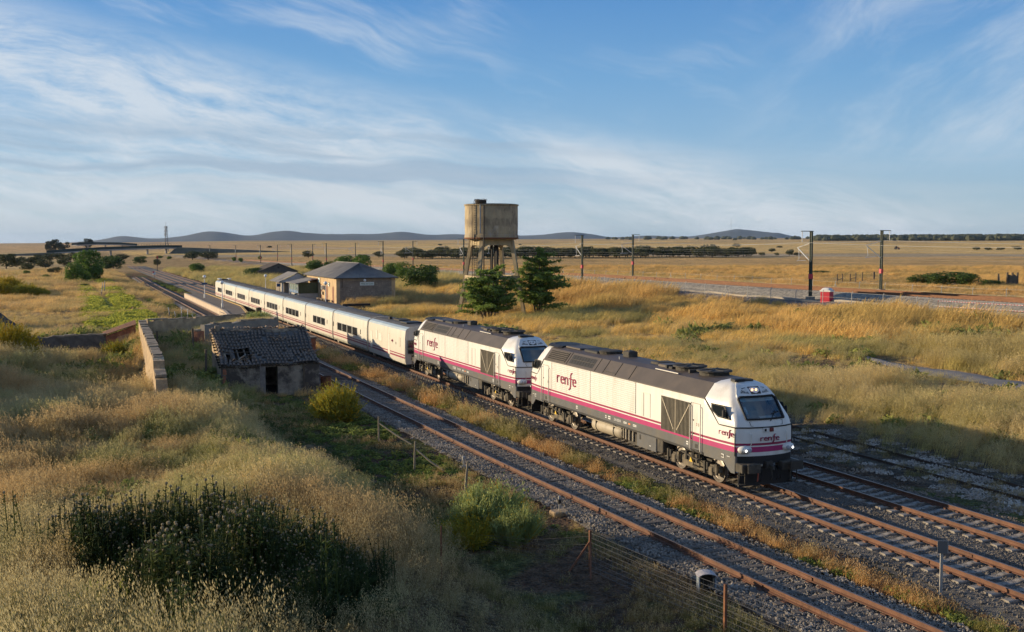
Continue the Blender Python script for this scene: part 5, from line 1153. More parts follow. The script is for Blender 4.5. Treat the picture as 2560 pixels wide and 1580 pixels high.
    b = MB(); b.box((42.95, y0 - .12, 3.34), (2.25, .06, .56), msg); b.box((42.95, y0 - .125, 3.60), (2.25, .05, .04), mgr); sg = b.build('name_sign', R); me = text_mesh('Aldea del Cano', .32, .006); me.materials.append(mgr); inst('lettering', me, sg, (42.95, y0 - .16, 3.32), (PI / 2, 0, 0), (.98, 1.25, 1))
    mgl = mat('globe white', (.72, .72, .70), .3, .04, 2)
    b = MB(); b.lathe((42.55, y0 - .3, 3.86), [(.02, -.24), (.14, -.2), (.22, -.08), (.22, .08), (.14, .2), (.02, .24)], mgl, 14); b.bar((42.55, y0, 3.7), (42.55, y0 - .3, 3.65), .05, .05, M_DARK); b.build('globe_lamp', R, smooth=60)
    for yd, z, w, h in ((176.2, 3.6, 1.3, .8), (169.0, 3.1, .75, .6)):
        b = MB(); b.box((x0 - .13, yd, z), (.06, w, h), msg); b.box((x0 - .135, yd, z + h / 2 - .03), (.06, w, .07), mgr); b.box((x0 - .165, yd, z), (.01, w * .6, h * .2), mgr); b.build('wall_sign', R)
    b = MB(); b.box((x0 - .28, 172.7, 2.5), (.45, .9, .62), mat('cooler grey', (.50, .49, .46), .5), bev=.03); b.box((x0 - .51, 172.7, 2.5), (.02, .6, .5), M_DARK); b.build('air_conditioner', R)
    b = MB(); b.box((x0 - .2, 173.3, 1.55), (.3, .6, .5), mat('box beige', (.45, .36, .24), .6), bev=.04); b.build('meter_box', R)
    for yd in (170.0, 172.6, 167.4):
        B = empty('stone_bench', (x0 - 1.0, yd, .35), label={170.0: 'pale stone bench between two station doors', 172.6: 'pale stone bench under the air conditioner', 167.4: 'pale stone bench nearest the station corner'}[yd], cat='bench', group='benches on the station front'); c = MB(); c.box((0, 0, .42), (.5, 1.5, .1), M_COPE); c.build('seat', B)
        for s in (-.55, .55): c = MB(); c.box((0, s, .18), (.4, .18, .38), M_COPE); c.build('leg', B)
    # glazed porch and pillared wing at the far end
    S = empty('station_shelter', (0, 0, 0), label='small glazed porch with blue panels and a sloping roof against the station front', cat='shelter')
    mwh = mat('porch white', (.60, .58, .53), .6, .1, 2); mbl = mat('porch blue', (.04, .12, .26), .5, .1, 2); mgreen = mat('green netting', (.075, .085, .04), .9, .3, 5)
    b = MB(); b.box((36.4, 181.0, .75), (3.3, 7.6, 1.15), mat('porch block', (.38, .36, .33), .9, .15, 2)); b.build('base_wall', S)
    b = MB(); b.box((36.4, 177.25, 2.25), (3.2, .06, 1.75), mgreen); b.build('netting', S)
    b = MB(); b.box((34.78, 181.0, 1.62), (.06, 7.5, .45), mbl); b.build('blue_panel', S)
    b = MB(); b.box((34.80, 181.0, 2.4), (.03, 7.3, 1.1), mat('porch glazing', (.20, .27, .26), .12)); g = b.build('glazing', S)
    for k in range(6): b = MB(); b.box((34.78, 177.4 + k * 1.45, 2.3), (.1, .12, 1.6), mwh); b.build('mullion', g)
    b = MB(); b.raw([(34.2, 176.7, 2.95), (34.2, 185.2, 2.95), (38.0, 185.2, 3.75), (38.0, 176.7, 3.75), (34.2, 176.7, 3.03), (34.2, 185.2, 3.03), (38.0, 185.2, 3.83), (38.0, 176.7, 3.83)], [(3, 2, 1, 0), (4, 5, 6, 7), (0, 1, 5, 4), (1, 2, 6, 5), (2, 3, 7, 6), (3, 0, 4, 7)], mr); b.box((37.4, 176.75, 3.68), (1.3, .06, .12), mat('porch red edge', (.40, .07, .05), .6)); b.build('roof', S)
    W = empty('station_wing', (0, 0, 0), label='low wing with white pillars and a pitched grey roof behind the glazed porch', cat='wing')
    b = MB(); b.box((36.3, 192.5, 1.5), (3.6, 8, 3.0), mat('wing wall', (.20, .17, .14), .9)); b.build('wall', W)
    for k in range(4): b = MB(); b.box((34.2 + k * 1.25, 188.4, 1.5), (.4, .3, 2.9), mwh); b.build('pillar', W)
    b = MB(); b.raw([(33.3, 187.6, 2.9), (36.8, 187.6, 4.55), (40.0, 187.6, 2.9), (33.3, 197, 2.9), (36.8, 197, 4.55), (40.0, 197, 2.9)], [(0, 1, 4, 3), (1, 2, 5, 4), (0, 3, 5, 2)], mr); b.raw([(33.5, 187.75, 2.9), (39.8, 187.75, 2.9), (36.8, 187.75, 4.4)], [(0, 1, 2)], mat('wing gable', (.36, .37, .38), .8)); b.build('roof', W)
    # forecourt platform
    b = MB(); b.prism([(31.3, 150), (37.9, 152), (37.9, 235), (31.3, 235)], .0, .34, mat('forecourt paving', (.22, .19, .155), .92, .2, .8, bump=.2), axis='z'); b.build('station_platform', label='paved platform in front of the station', cat='platform', kind='structure')
    B = empty('buffer_stop', (36.6, 147.0, gz(36.6, 147) - .1), label='black timber buffer stop on braced legs in the grass before the station gable', cat='buffer stop'); b = MB(); b.bar((-1.6, 0, 1.25), (2.4, .3, 1.25), .3, .32, M_BLK); b.build('beam', B)
    for x in (-1.0, 1.4):
        b = MB(); b.bar((x, 0, 0), (x, .1, 1.15), .14, .14, M_DARK); b.bar((x - .5, 1.2, 0), (x, .1, 1.15), .12, .12, M_DARK); b.bar((x + .7, .1, .0), (x, .05, 1.1), .1, .1, M_DARK); b.build('trestle', B)
    B = empty('trough', (46.0, 161.0, gz(46, 161)), label='pale stone trough with a rusty tap stand beside the station gable', cat='trough'); b = MB(); b.box((0, 0, .3), (1.6, .9, .75), M_COPE, bev=.05); b.build('basin', B); b = MB(); b.tube([(.5, .6, 0), (.5, .6, 2.0), (.05, .6, 2.05)], .04, M_RUSTST); b.build('tap_stand', B)
station()
def shed():
    R = empty('old_shed', (0, 0, 0), label='dark grey gabled shed with a tiled roof in the grass beyond the station', cat='shed')
    x0, x1, y0, y1, zb = 47.6, 58.2, 297, 309, .2; mw = mat('shed wall', (.085, .078, .072), .95, .2, 1, bump=.4); mt = mat('shed roof', (.12, .095, .075), .95, .3, 1.5, bump=.5, bscale=6)
    xm = (x0 + x1) / 2
    b = MB(); b.prism([(x0, zb - .5), (x1, zb - .5), (x1, 2.1), (xm, 4.1), (x0, 2.1)], y0, y1, mw, axis='y'); b.build('wall', R)
    for s in (-1, 1):
        b = MB(); xe = xm + s * (x1 - x0) / 2 + s * .4; corrug(b, (xe, y1 + .3, 2.02), (xe, y0 - .3, 2.02), (xm, y1 + .3, 4.28), (xm, y0 - .3, 4.28), 30, .03, mt, 1); b.build('roof', R)
    b = MB(); b.box((xm, y0 - .01, 3.1), (.55, .06, .5), M_BLK); b.build('vent', R)
    for k in range(4):
        b = MB(); b.box((0, 0, 0), (1.5, .5, .5), M_DARK, rot=(0, .2 * k, .5 * k))
        T = empty('rubble_block', (59.5 + k * 1.1, 299 + (k % 2), .8 + .25 * (k == 1)), label=('dark tumbled block against the shed', 'dark block on top of the heap by the shed', 'dark block in the middle of the heap by the shed', 'outermost dark block beside the shed')[k], cat='block', group='tumbled blocks beside the shed'); b.build('block', T)
shed()
# ------------------------------------------------------------------ island platform
def platform():
    mtop = mat('platform asphalt', (.105, .085, .07), .92, .25, .7, bump=.25, bscale=20, col2=(.15, .12, .10)); medge = mat('platform coping', (.42, .33, .24), .9, .15, 1, bump=.2)
    P = [(19.0, 200), (22.5, 199), (22.5, 156), (20.9, 140.5), (18.3, 137.5), (18.85, 146)]
    R = empty('island_platform', (0, 0, 0), label='brown surfaced island platform with a pale stone edge beside the coaches', cat='platform')
    b = MB(); b.prism(P, -.5, .66, mtop, axis='z'); b.build('deck', R)
    def edge(a, c, w, n, mt, z=.67):
        a, c = Vector((*a, z)), Vector((*c, z))
        for k in range(n):
            p, q = a.lerp(c, k / n), a.lerp(c, (k + .96) / n); b = MB(); b.bar(p, q, w, .16, mt); b.build('edge_stone', R)
    edge((18.98, 200), (18.80, 146), .4, 30, medge); edge((18.80, 146), (18.2, 137.6), .4, 5, medge); edge((22.46, 199), (22.46, 156), .3, 24, mat('platform yellow edge', (.42, .28, .10), .9, .15, 1)); edge((22.46, 156), (20.95, 140.6), .3, 9, mat('platform yellow edge', (.42, .28, .10), .9, .15, 1))
    b = MB(); b.prism([(137.6, -.5), (146, -.5), (146, .58), (137.6, .58)], 18.1, 18.3, medge); b.raw([(18.76, 200, -.5), (18.58, 146, -.5), (18.58, 146, .6), (18.76, 200, .6)], [(0, 1, 2, 3)], mat('platform side', (.48, .38, .29), .9, .15, .8, bump=.2)); b.raw([(18.58, 146, -.5), (18.0, 137.5, -.5), (18.0, 137.5, .6), (18.58, 146, .6)], [(0, 1, 2, 3)], mat('platform side', (.48, .38, .29), .9, .15, .8, bump=.2)); b.build('side_wall', R)
platform()
M_POST = mat('lamp post white', (.60, .58, .54), .5, .1, 3)
def lamp(x, y, z, h, label, sign=False):
    R = empty('street_lamp', (x, y, z), label=label, cat='lamp', group='globe lamps along the platforms')
    b = MB(); b.lathe((0, 0, 0), [(.14, 0), (.14, .55), (.075, .62), (.05, h - .25)], M_POST, 10); b.build('post', R, smooth=50)
    b = MB(); b.lathe((0, 0, h), [(.02, -.27), (.15, -.22), (.25, -.1), (.27, 0), (.25, .1), (.15, .22), (.02, .27)], mat('globe white', (.72, .72, .70), .3), 14); b.build('globe', R, smooth=70)
    if sign:
        b = MB(); b.box((0, -.08, h - 1.15), (.9, .05, .34), mat('blue sign', (.02, .055, .13), .5)); b.build('sign_board', R)
lamp(20.4, 182.8, .66, 3.5, 'white globe lamp with a blue name board on the island platform', True)
lamp(19.55, 154.0, .66, 3.5, 'white globe lamp standing alone near the tapered platform tip')
lamp(31.9, 192.0, .34, 3.6, 'white globe lamp behind the coaches in the grass short of the shed')
lamp(33.4, 150.5, .34, 3.65, 'white globe lamp in front of the station corner')
def little_signs():
    R = empty('platform_sign', (32.2, 180.3, .34), label='blue square sign on a thin post behind the coaches', cat='sign'); b = MB(); b.tube([(0, 0, 0), (0, 0, 2.6)], .04, M_DARK); b.build('post', R); b = MB(); b.box((-.1, -.05, 2.35), (.62, .05, .55), mat('blue sign', (.02, .055, .13), .5)); b.build('board', R)
    R = empty('information_stand', (31.9, 164.3, .34), label='small black stand by the station shelter behind the coaches', cat='stand'); b = MB(); b.tube([(0, 0, 0), (0, 0, 1.2)], .04, M_BLK); b.build('post', R); b = MB(); b.box((0, 0, 1.3), (.5, .12, .7), M_BLK, bev=.03); b.box((0, -.065, 1.35), (.2, .01, .3), M_LIT); b.build('case', R)
    R = empty('relay_box', (21.3, 133.5, -.3), label='dark grey relay box on a frame between the platform tip and the coaches', cat='relay box'); b = MB(); b.box((0, 0, 1.5), (.62, .5, 1.1), M_DARK, bev=.03); b.build('case', R); b = MB(); b.box((0, 0, .5), (.4, .3, 1.0), M_DARK); b.build('pedestal', R)
little_signs()
# ------------------------------------------------------------------ catenary masts and wires
M_MGRN = mat('mast dark green', (.020, .034, .024), .6, .2, 3); M_ARM = mat('cantilever galvanised', (.55, .55, .54), .45, .1, 3); M_REDS = mat('mast red plate', (.40, .03, .05), .5)
def make_mast(side):
    """side +1: arm reaches to +x"""
    R = empty('catenary_mast', (0, 0, 0), cat='catenary mast', group='lattice masts along the raised line'); H = 8.05; w = .17
    b = MB()
    for s in (-1, 1): b.bar((0, s * w, 0), (0, s * w * .9, H), .12, .10, M_MGRN)
    b.build('chord', R) if False else None
    for s in (-1, 1):
        c = MB(); c.bar((0, s * w, 0), (0, s * w * .9, H), .22, .10, M_MGRN); c.build('chord', R)
    c = MB()
    for k in range(26):
        z = .2 + k * .3; s = 1 if k % 2 else -1; c.bar((0, s * w, z), (0, -s * w, z + .3), .10, .05, M_MGRN)
    c.build('lacing', R)
    c = MB(); c.bar((0, -.35, H), (0, 1.75, H + .0), .12, .09, M_MGRN) if False else None
    c.bar((side * .3, 0, H + .04), (-side * 1.5, 0, H + .04), .14, .09, M_MGRN); c.build('top_arm', R)
    c = MB(); c.tube([(-side * 1.35, 0, H), (-side * 1.35, 0, H - 1.25)], .045, M_ARM, 6); c.build('insulator', R)
    c = MB(); A_ = (lambda d, z: (0, d, z)) if side > 0 else (lambda d, z: (-d, 0, z)); c.tube([A_(.1, 4.4), A_(2.65, 6.1)], .055, M_ARM, 6); c.tube([A_(.1, 6.65), A_(2.65, 6.1)], .035, M_ARM, 6); c.tube([A_(2.4, 5.9), A_(2.3, 4.7), A_(2.75, 4.45), A_(1.0, 4.55)], .035, M_ARM, 6); c.build('cantilever', R)
    c = MB(); c.box((0, 0, 2.6), (.36, .44, .6), M_REDS); c.build('red_plate', R)
    c = MB(); c.box((0, 0, -.1), (.8, .8, .5), M_CONC); c.build('footing', R)
    return R
def masts():
    near = [46, 106.9, 169.3, 229.3, 295, 363, 420, 480, 540, 610]; far = [50, 115.2, 183.9, 254, 324, 393, 460, 530]
    names_n = {295: 'standing over the trees at the station rear corner', 363: 'rising above the station roof', 420: 'seen between the old shed and the station', 480: 'above the round bush at the old shed', 540: 'beyond the grassy rise west of the old shed', 106.9: 'beside the red covered crate', 169.3: 'beyond the leafy tree by the water tower', 229.3: 'just west of the water tower'}
    names_f = {254: 'hidden mostly by the water tower', 324: 'over the large dark tree east of the station', 393: 'just over the east slope of the station roof', 460: 'over the west slope of the station roof', 115.2: 'across the tracks from the red covered crate', 183.9: 'standing beyond the tracks against the dark belt of oaks'}
    W = []
    for side, ys, off, nm in ((1, near, -9.0, names_n), (-1, far, 9.2, names_f)):
        src = make_mast(side)
        for k, y in enumerate(ys):
            x = float(line_x(y)) + off; z = float(line_z(y)) - (.72 if side > 0 else .45); o = src if k == 0 else copy_tree(src); o.location = (x, y, z - (0 if side > 0 else 0))
            o['label'] = 'dark green lattice mast ' + nm[y] if y in nm else ('distant lattice mast in the row on the station side of the raised line' if side > 0 else 'distant lattice mast in the row on the pasture side of the raised line')
            W.append((side, x, y, z))
    M_W = mat('pale wire', (.42, .41, .385), .4, .05, 1)
    for side, lab in ((1, 'on the station side'), (-1, 'on the pasture side')):
        P = [w for w in W if w[0] == side]
        for kind, dx, dz, sag, r_ in (('feeder_wire', -1.35, 6.75, .55, .017), ('catenary_wire', 6.9, 6.1, .75, .005), ('contact_wire', 6.9, 4.72, .04, .005)):
            b = MB(); pts = []
            for i in range(len(P) - 1):
                for t in np.linspace(0, 1, 9)[:-1]:
                    pts.append((P[i][1] + (P[i + 1][1] - P[i][1]) * t + side * dx, P[i][2] + (P[i + 1][2] - P[i][2]) * t, P[i][3] + (P[i + 1][3] - P[i][3]) * t + dz - sag * 4 * t * (1 - t)))
            b.tube(pts, r_, M_W, 4); b.build(kind, label={'feeder_wire': 'upper feeder wire strung between the mast tops ', 'catenary_wire': 'sagging catenary wire hung from the mast arms ', 'contact_wire': 'level contact wire over the rusty track '}[kind] + lab, cat='wire')
masts()
# ------------------------------------------------------------------ fences by the raised line, crate, tape, ruins, pens
M_GALV = mat('galvanised post', (.30, .295, .28), .5, .1, 5)
def line_fence(off, label, y0, y1, step, h):
    R = empty('wire_fence', (0, 0, 0), label=label, cat='fence'); me = MB().tube([(0, 0, -.2), (0, 0, h - .3), (.12, 0, h)], .04, M_GALV, 5).mesh('post'); pts = []
    for k, y in enumerate(np.arange(y0, y1, step)):
        x = float(line_x(y)) + off; z = gz(x, y); inst('post', me, R, (x, y, z)); pts.append((x, y, z))
        if k % 9 == 4:
            for s in (-1, 1): b = MB(); b.tube([(x, y, z + h * .75), (x, y + s * 1.1, z)], .035, M_GALV, 5); b.build('brace', R)
    for f in (.15, .5, .9): b = MB(); b.tube([(p[0], p[1], p[2] + h * f) for p in pts], .010, M_GALV, 3); b.build('wire', R)
line_fence(-12.6, 'thin galvanised fence along the service strip before the embankment', 56, 330, 4.9, 1.55)
line_fence(14.5, 'thin galvanised fence at the edge of the pasture beyond the embankment', 62, 330, 5.3, 1.9)
def crate():
    x, y = 82.2, 102.2; R = empty('covered_crate', (x, y, gz(x, y) + .05), rz=.5, label='bright red box with a quilted white cover beside the lattice mast', cat='covered box')
    b = MB(); b.box((0, 0, .6), (1.15, 1.15, 1.4), mat('red sheet', (.48, .02, .04), .55, .12, 2, bump=.3, bscale=3), bev=.04); b.build('box', R)
    b = MB(); rows = []
    for i in range(9):
        u = i / 8 * 2 - 1; rows.append([(u * .64, v * .64, 1.32 + .30 * (1 - abs(u) ** 4) * (1 - abs(v) ** 4) + .035 * math.cos(i * PI)) for v in np.linspace(-1, 1, 9)])
    b.loft(rows, mat('white quilt', (.62, .60, .56), .7, .1, 3), closed=False, cap=False)
    edge = [(-.64, -.64), (.64, -.64), (.64, .64), (-.64, .64)]; b.raw([(*e, 1.18) for e in edge] + [(*e, 1.36) for e in edge], [(0, 1, 5, 4), (1, 2, 6, 5), (2, 3, 7, 6), (3, 0, 4, 7)], mat('white quilt', (.62, .60, .56), .7)); b.build('cover', R, smooth=50)
crate()
def trough_line():
    b = MB(); pts = [(float(line_x(y)) - 9.9, y, gz(float(line_x(y)) - 9.9, y) + .12) for y in np.arange(52, 200, 3.)]
    for i in range(len(pts) - 1): b.bar(pts[i], pts[i + 1], .45, .25, mat('cable trough concrete', (.30, .265, .22), .9, .15, 1))
    b.build('cable_trough', label='pale concrete cable trough running along the foot of the embankment', cat='cable trough')
    R = empty('barrier_tape', (0, 0, 0), label='red and white barrier tape strung on short stakes along the service strip', cat='barrier tape'); m = bpy.data.materials.new('striped tape'); m.use_nodes = True; N = m.node_tree.nodes; L = m.node_tree.links
    tc = N.new('ShaderNodeTexCoord'); w = N.new('ShaderNodeTexWave'); w.bands_direction = 'Y'; w.inputs['Scale'].default_value = .9; r = N.new('ShaderNodeValToRGB'); r.color_ramp.interpolation = 'CONSTANT'; r.color_ramp.elements[0].color = (.55, .10, .10, 1); r.color_ramp.elements[1].position = .45; r.color_ramp.elements[1].color = (.62, .58, .55, 1)
    L.new(tc.outputs['Object'], w.inputs[0]); L.new(w.outputs['Fac'], r.inputs[0]); L.new(r.outputs[0], N['Principled BSDF'].inputs['Base Color'])
    P = [(float(line_x(y)) - 11.6, y) for y in (52, 58, 64.5, 71, 77, 83.5)]
    for x, y in P: b = MB(); b.tube([(x, y, gz(x, y) - .2), (x, y, gz(x, y) + 1.15)], .025, M_RUSTST, 5); b.build('stake', R)
    for h in (.55, 1.1): b = MB(); b.tube([(x, y, gz(x, y) + h) for x, y in P], .028, m, 4); b.build('tape', R)
trough_line()
def far_bits():
    mm = mat('ruin masonry', (.42, .33, .22), .95, .25, 1.2, bump=.5)
    for (x, y, label, w, n) in ((*hitd(2389, 684)[:2], 'sunlit masonry fragment between two posts in the pasture', 2.2, 2), (*hitd(2422, 684)[:2], 'darker broken masonry fragment beside the sunlit one in the pasture', 2.0, 3)):
        z = gz(x, y); R = empty('masonry_ruin', (x, y, z), rz=.75 if n == 2 else -.2, label=label, cat='ruin'); b = MB(); b.prism([(-.8, -.3), (.8, -.3), (.75, 1.5), (.3, 1.9), (-.1, 1.6), (-.75, 1.85)], -.2, .2, mm if n == 2 else mat('dark ruin masonry', (.10, .085, .065), .95, .3, 2), axis='y'); b.build('masonry', R)
        for k in range(n): c = MB(); c.bar((-1.0 + 2.0 * k / max(1, n - 1), 0, -.3), (-1.0 + 2.0 * k / max(1, n - 1), .05, 2.25), .26, .26, M_BEAM); c.build('post', R)
    px = [(2003, 680), (2015, 677), (2034, 677), (2047, 675), (2063, 673), (2091, 671)]; R = empty('timber_pen', (0, 0, 0), label='row of dark leftover pen posts with a few rails out in the pasture', cat='pen'); Q = [hitd(*p) for p in px]
    for i, (x, y, z) in enumerate(Q): b = MB(); b.bar((x, y, z - .3), (x, y, z + 1.75 + .1 * (i == 0)), .16 if i < 5 else .35, .16, M_BEAM); b.build('post', R)
    for i in (0, 2): a, c = Q[i], Q[i + 1]; b = MB(); b.bar((a[0], a[1], a[2] + .8), (c[0], c[1], c[2] + .85), .08, .1, M_BEAM); b.build('rail', R)
    # tractor far out in the stubble
    x, y, z = hitd(2146, 597); T = empty('tractor', (x, y, z), rz=-YAW, label='tiny red and dark tractor far out on the stubble', cat='tractor'); b = MB(); b.box((.9, 0, 1.3), (2.2, 1.4, 1.0), mat('tractor red', (.28, .05, .03), .5), bev=.15); b.build('bonnet', T); b = MB(); b.box((-.7, 0, 1.9), (1.5, 1.6, 2.0), M_DARK, bev=.15); b.build('cab', T)
    for xx, r_ in ((-1.1, .95), (1.6, .55)):
        for s in (-.85, .85): c = MB(); c.lathe((xx, s, r_), [(r_ * .5, -.2), (r_, -.18), (r_, .18), (r_ * .5, .2)], M_BLK, 14, 'y'); c.build('wheel', T)
    x, y, z = hitd(1475, 571); B = empty('farm_building', (x, y, z), rz=-YAW, label='long pale farm barn on the skyline beyond the pasture', cat='barn'); b = MB(); b.box((0, 0, 4), (90, 14, 8), mat('barn wall', (.60, .52, .42), .9)); b.build('wall', B); b = MB(); b.prism([(-7.5, 8), (7.5, 8), (0, 11)], -46, 46, mat('barn roof', (.40, .34, .28), .9)); b.build('roof', B)
    # low bushes
far_bits()
def road():
    pts = [(57.6, 66.5), (56.7, 58), (55.9, 50), (55.2, 42), (54.6, 30), (54.2, 15), (54, 0)]; b = MB(); rows = []
    xs = np.interp(np.arange(0, 68, 1.0), [p[1] for p in pts[::-1]], [p[0] for p in pts[::-1]])
    for y, x in zip(np.arange(0, 68, 1.0), xs): rows.append([(x + d * min(1, (68 - y) / 10), y, gz(x + d, y) + .16 + (.03 if abs(d) < 1 else -.1)) for d in (-1.6, -1.1, -.3, .5, 1.1, 1.6)])
    b.loft(rows, mat('old asphalt', (.17, .16, .15), .95, .2, 1.5, bump=.3), closed=False, cap=False); b.build('service_road', smooth=60, label='narrow grey asphalt service road in the grass below the golden bank', cat='road', kind='structure')
road()
# ------------------------------------------------------------------ bridges, telecom mast, signals, switch gear
def bridge():
    md = mat('bridge parapet dark green', (.018, .030, .026), .7, .2, .5); mc = mat('bridge concrete', (.30, .28, .26), .9, .1, .3)
    def deck(label, P, piers, w=9.0, screen=None):
        R = empty('road_bridge', (0, 0, 0), label=label, cat='bridge'); a, z = Vector(P[0]), Vector(P[-1]); n = Vector((-(z - a).y, (z - a).x, 0)).normalized() * w / 2
        b = MB(); b.loft([[tuple(Vector(p) - n - Vector((0, 0, .9))), tuple(Vector(p) + n - Vector((0, 0, .9))), tuple(Vector(p) + n), tuple(Vector(p) - n)] for p in P], mc); b.build('deck', R)
        for s in (-1, 1): b = MB(); b.loft([[tuple(Vector(p) + n * s + Vector((dx, 0, dz))) for dx, dz in ((-.1, .02), (.1, .02), (.1, 1.75), (-.1, 1.75))] for p in P], md); b.build('parapet', R)
        for x, y, zt in piers: b = MB(); b.box((x, y, zt / 2 - .6), (1.3, 5, zt + 1.0), mc); b.build('pier', R)
        if screen:
            for k in range(screen[2]): t = k / (screen[2] - 1); b = MB(); p = Vector(screen[0]).lerp(Vector(screen[1]), t) - n; b.bar((p.x, p.y, p.z + 1.7), (p.x, p.y, p.z + 3.0), .2, .2, md); b.build('screen_post', R)
            b = MB(); p, q = Vector(screen[0]) - n, Vector(screen[1]) - n; b.bar((p.x, p.y, p.z + 3.0), (q.x, q.y, q.z + 3.0), .1, .12, md); b.build('screen_rail', R)
        return R
    deck('dark railed road bridge crossing the railway behind the leafy trees', [(-14, 812, 3.4), (4, 816, 4.6), (22, 820, 5.6), (50, 828, 6.6), (64, 832, 6.9), (76, 836, 6.9)], [(27, 822, 4.8), (52.4, 828, 5.7), (65.9, 833, 6.0), (8, 818, 4.2)], screen=((43, 826, 6.4), (68, 833, 6.9), 14))
    deck('second dark bridge farther off, seen just above the first', [(4, 1100, 8.6), (22, 1110, 9.6), (42, 1125, 9.4), (60, 1140, 8.2)], [(16, 1107, 9.0), (32, 1118, 9.2), (48, 1130, 9)], w=8)
    b = MB(); rows = []; mt = mat('embankment earth', (.12, .095, .055), .95, .35, .12, bump=.5)
    for t in np.linspace(0, 1, 9):
        x, y = 74 + t * 140, 835 + t * 30; h = 6.9 * (1 - t) ** .8 + .3; rows.append([(x - 12 * (1 - t) * (1 if t == 0 else .1), y - 16 - h * .9, -1.0), (x, y - 5, h), (x, y + 5, h), (x, y + 16 + h * .9, -1.0)])
    b.loft(rows, mt, closed=False, cap=False); b.raw([rows[0][0], rows[0][1], rows[0][2], rows[0][3]], [(0, 1, 2, 3)], mt); b.build('bridge_embankment', label='dark earth embankment that carries the road up to the bridge', cat='embankment', kind='structure')
    b = MB(); rows = []
    for t in np.linspace(0, 1, 9):
        x, y = -12 - t * 60, 812 - t * 10; h = 3.4 * (1 - t) ** .6 + .2; rows.append([(x, y - 18, -1), (x, y - 5, h), (x, y + 5, h), (x, y + 18, -1)])
    b.loft(rows, mt, closed=False, cap=False); b.build('bridge_embankment', label='low earth ramp leading up to the bridge from the west', cat='embankment', kind='structure')
    R = empty('telecom_mast', (75, 946, 0), label='slender lattice telecom mast rising behind the bridge', cat='telecom mast'); H = 24.5; mi = mat('mast grey steel', (.14, .15, .16), .6)
    w = lambda z: 1.5 * (1 - z / H) + .55
    for k in range(3):
        a = k * 2.1; b = MB(); b.tube([(w(z) * math.cos(a), w(z) * math.sin(a), z) for z in (-2, 8, 16, H)], .22, mi, 4); b.build('leg', R)
    b = MB()
    for k in range(16):
        z = k * 1.5
        for j in range(3): a, c = j * 2.1, (j + 1) * 2.1; b.bar((w(z) * math.cos(a), w(z) * math.sin(a), z), (w(z + 1.5) * math.cos(c), w(z + 1.5) * math.sin(c), z + 1.5), .14, .14, mi)
    b.build('lattice', R); b = MB()
    for z in (17.5, 20.5, 23.5):
        for j in range(3): a = j * 2.1 + .5; b.box((1.3 * math.cos(a), 1.3 * math.sin(a), z), (.5, .5, 2.0), mat('antenna pale', (.40, .42, .43), .5))
    b.build('antenna', R); b = MB(); b.tube([(0, 0, H), (0, 0, H + 3.5)], .1, mi, 4); b.build('spike', R)
    R = empty('radio_mast', (*px_dir(1826), 0), label='hair thin radio mast on the far hill skyline', cat='radio mast'); sx, sy = px_dir(1826); R.location = (sx * 6000, sy * 6000, 20); b = MB(); b.tube([(0, 0, -20), (0, 0, 130)], .55, M_DARK, 4); b.build('pole', R)
bridge()
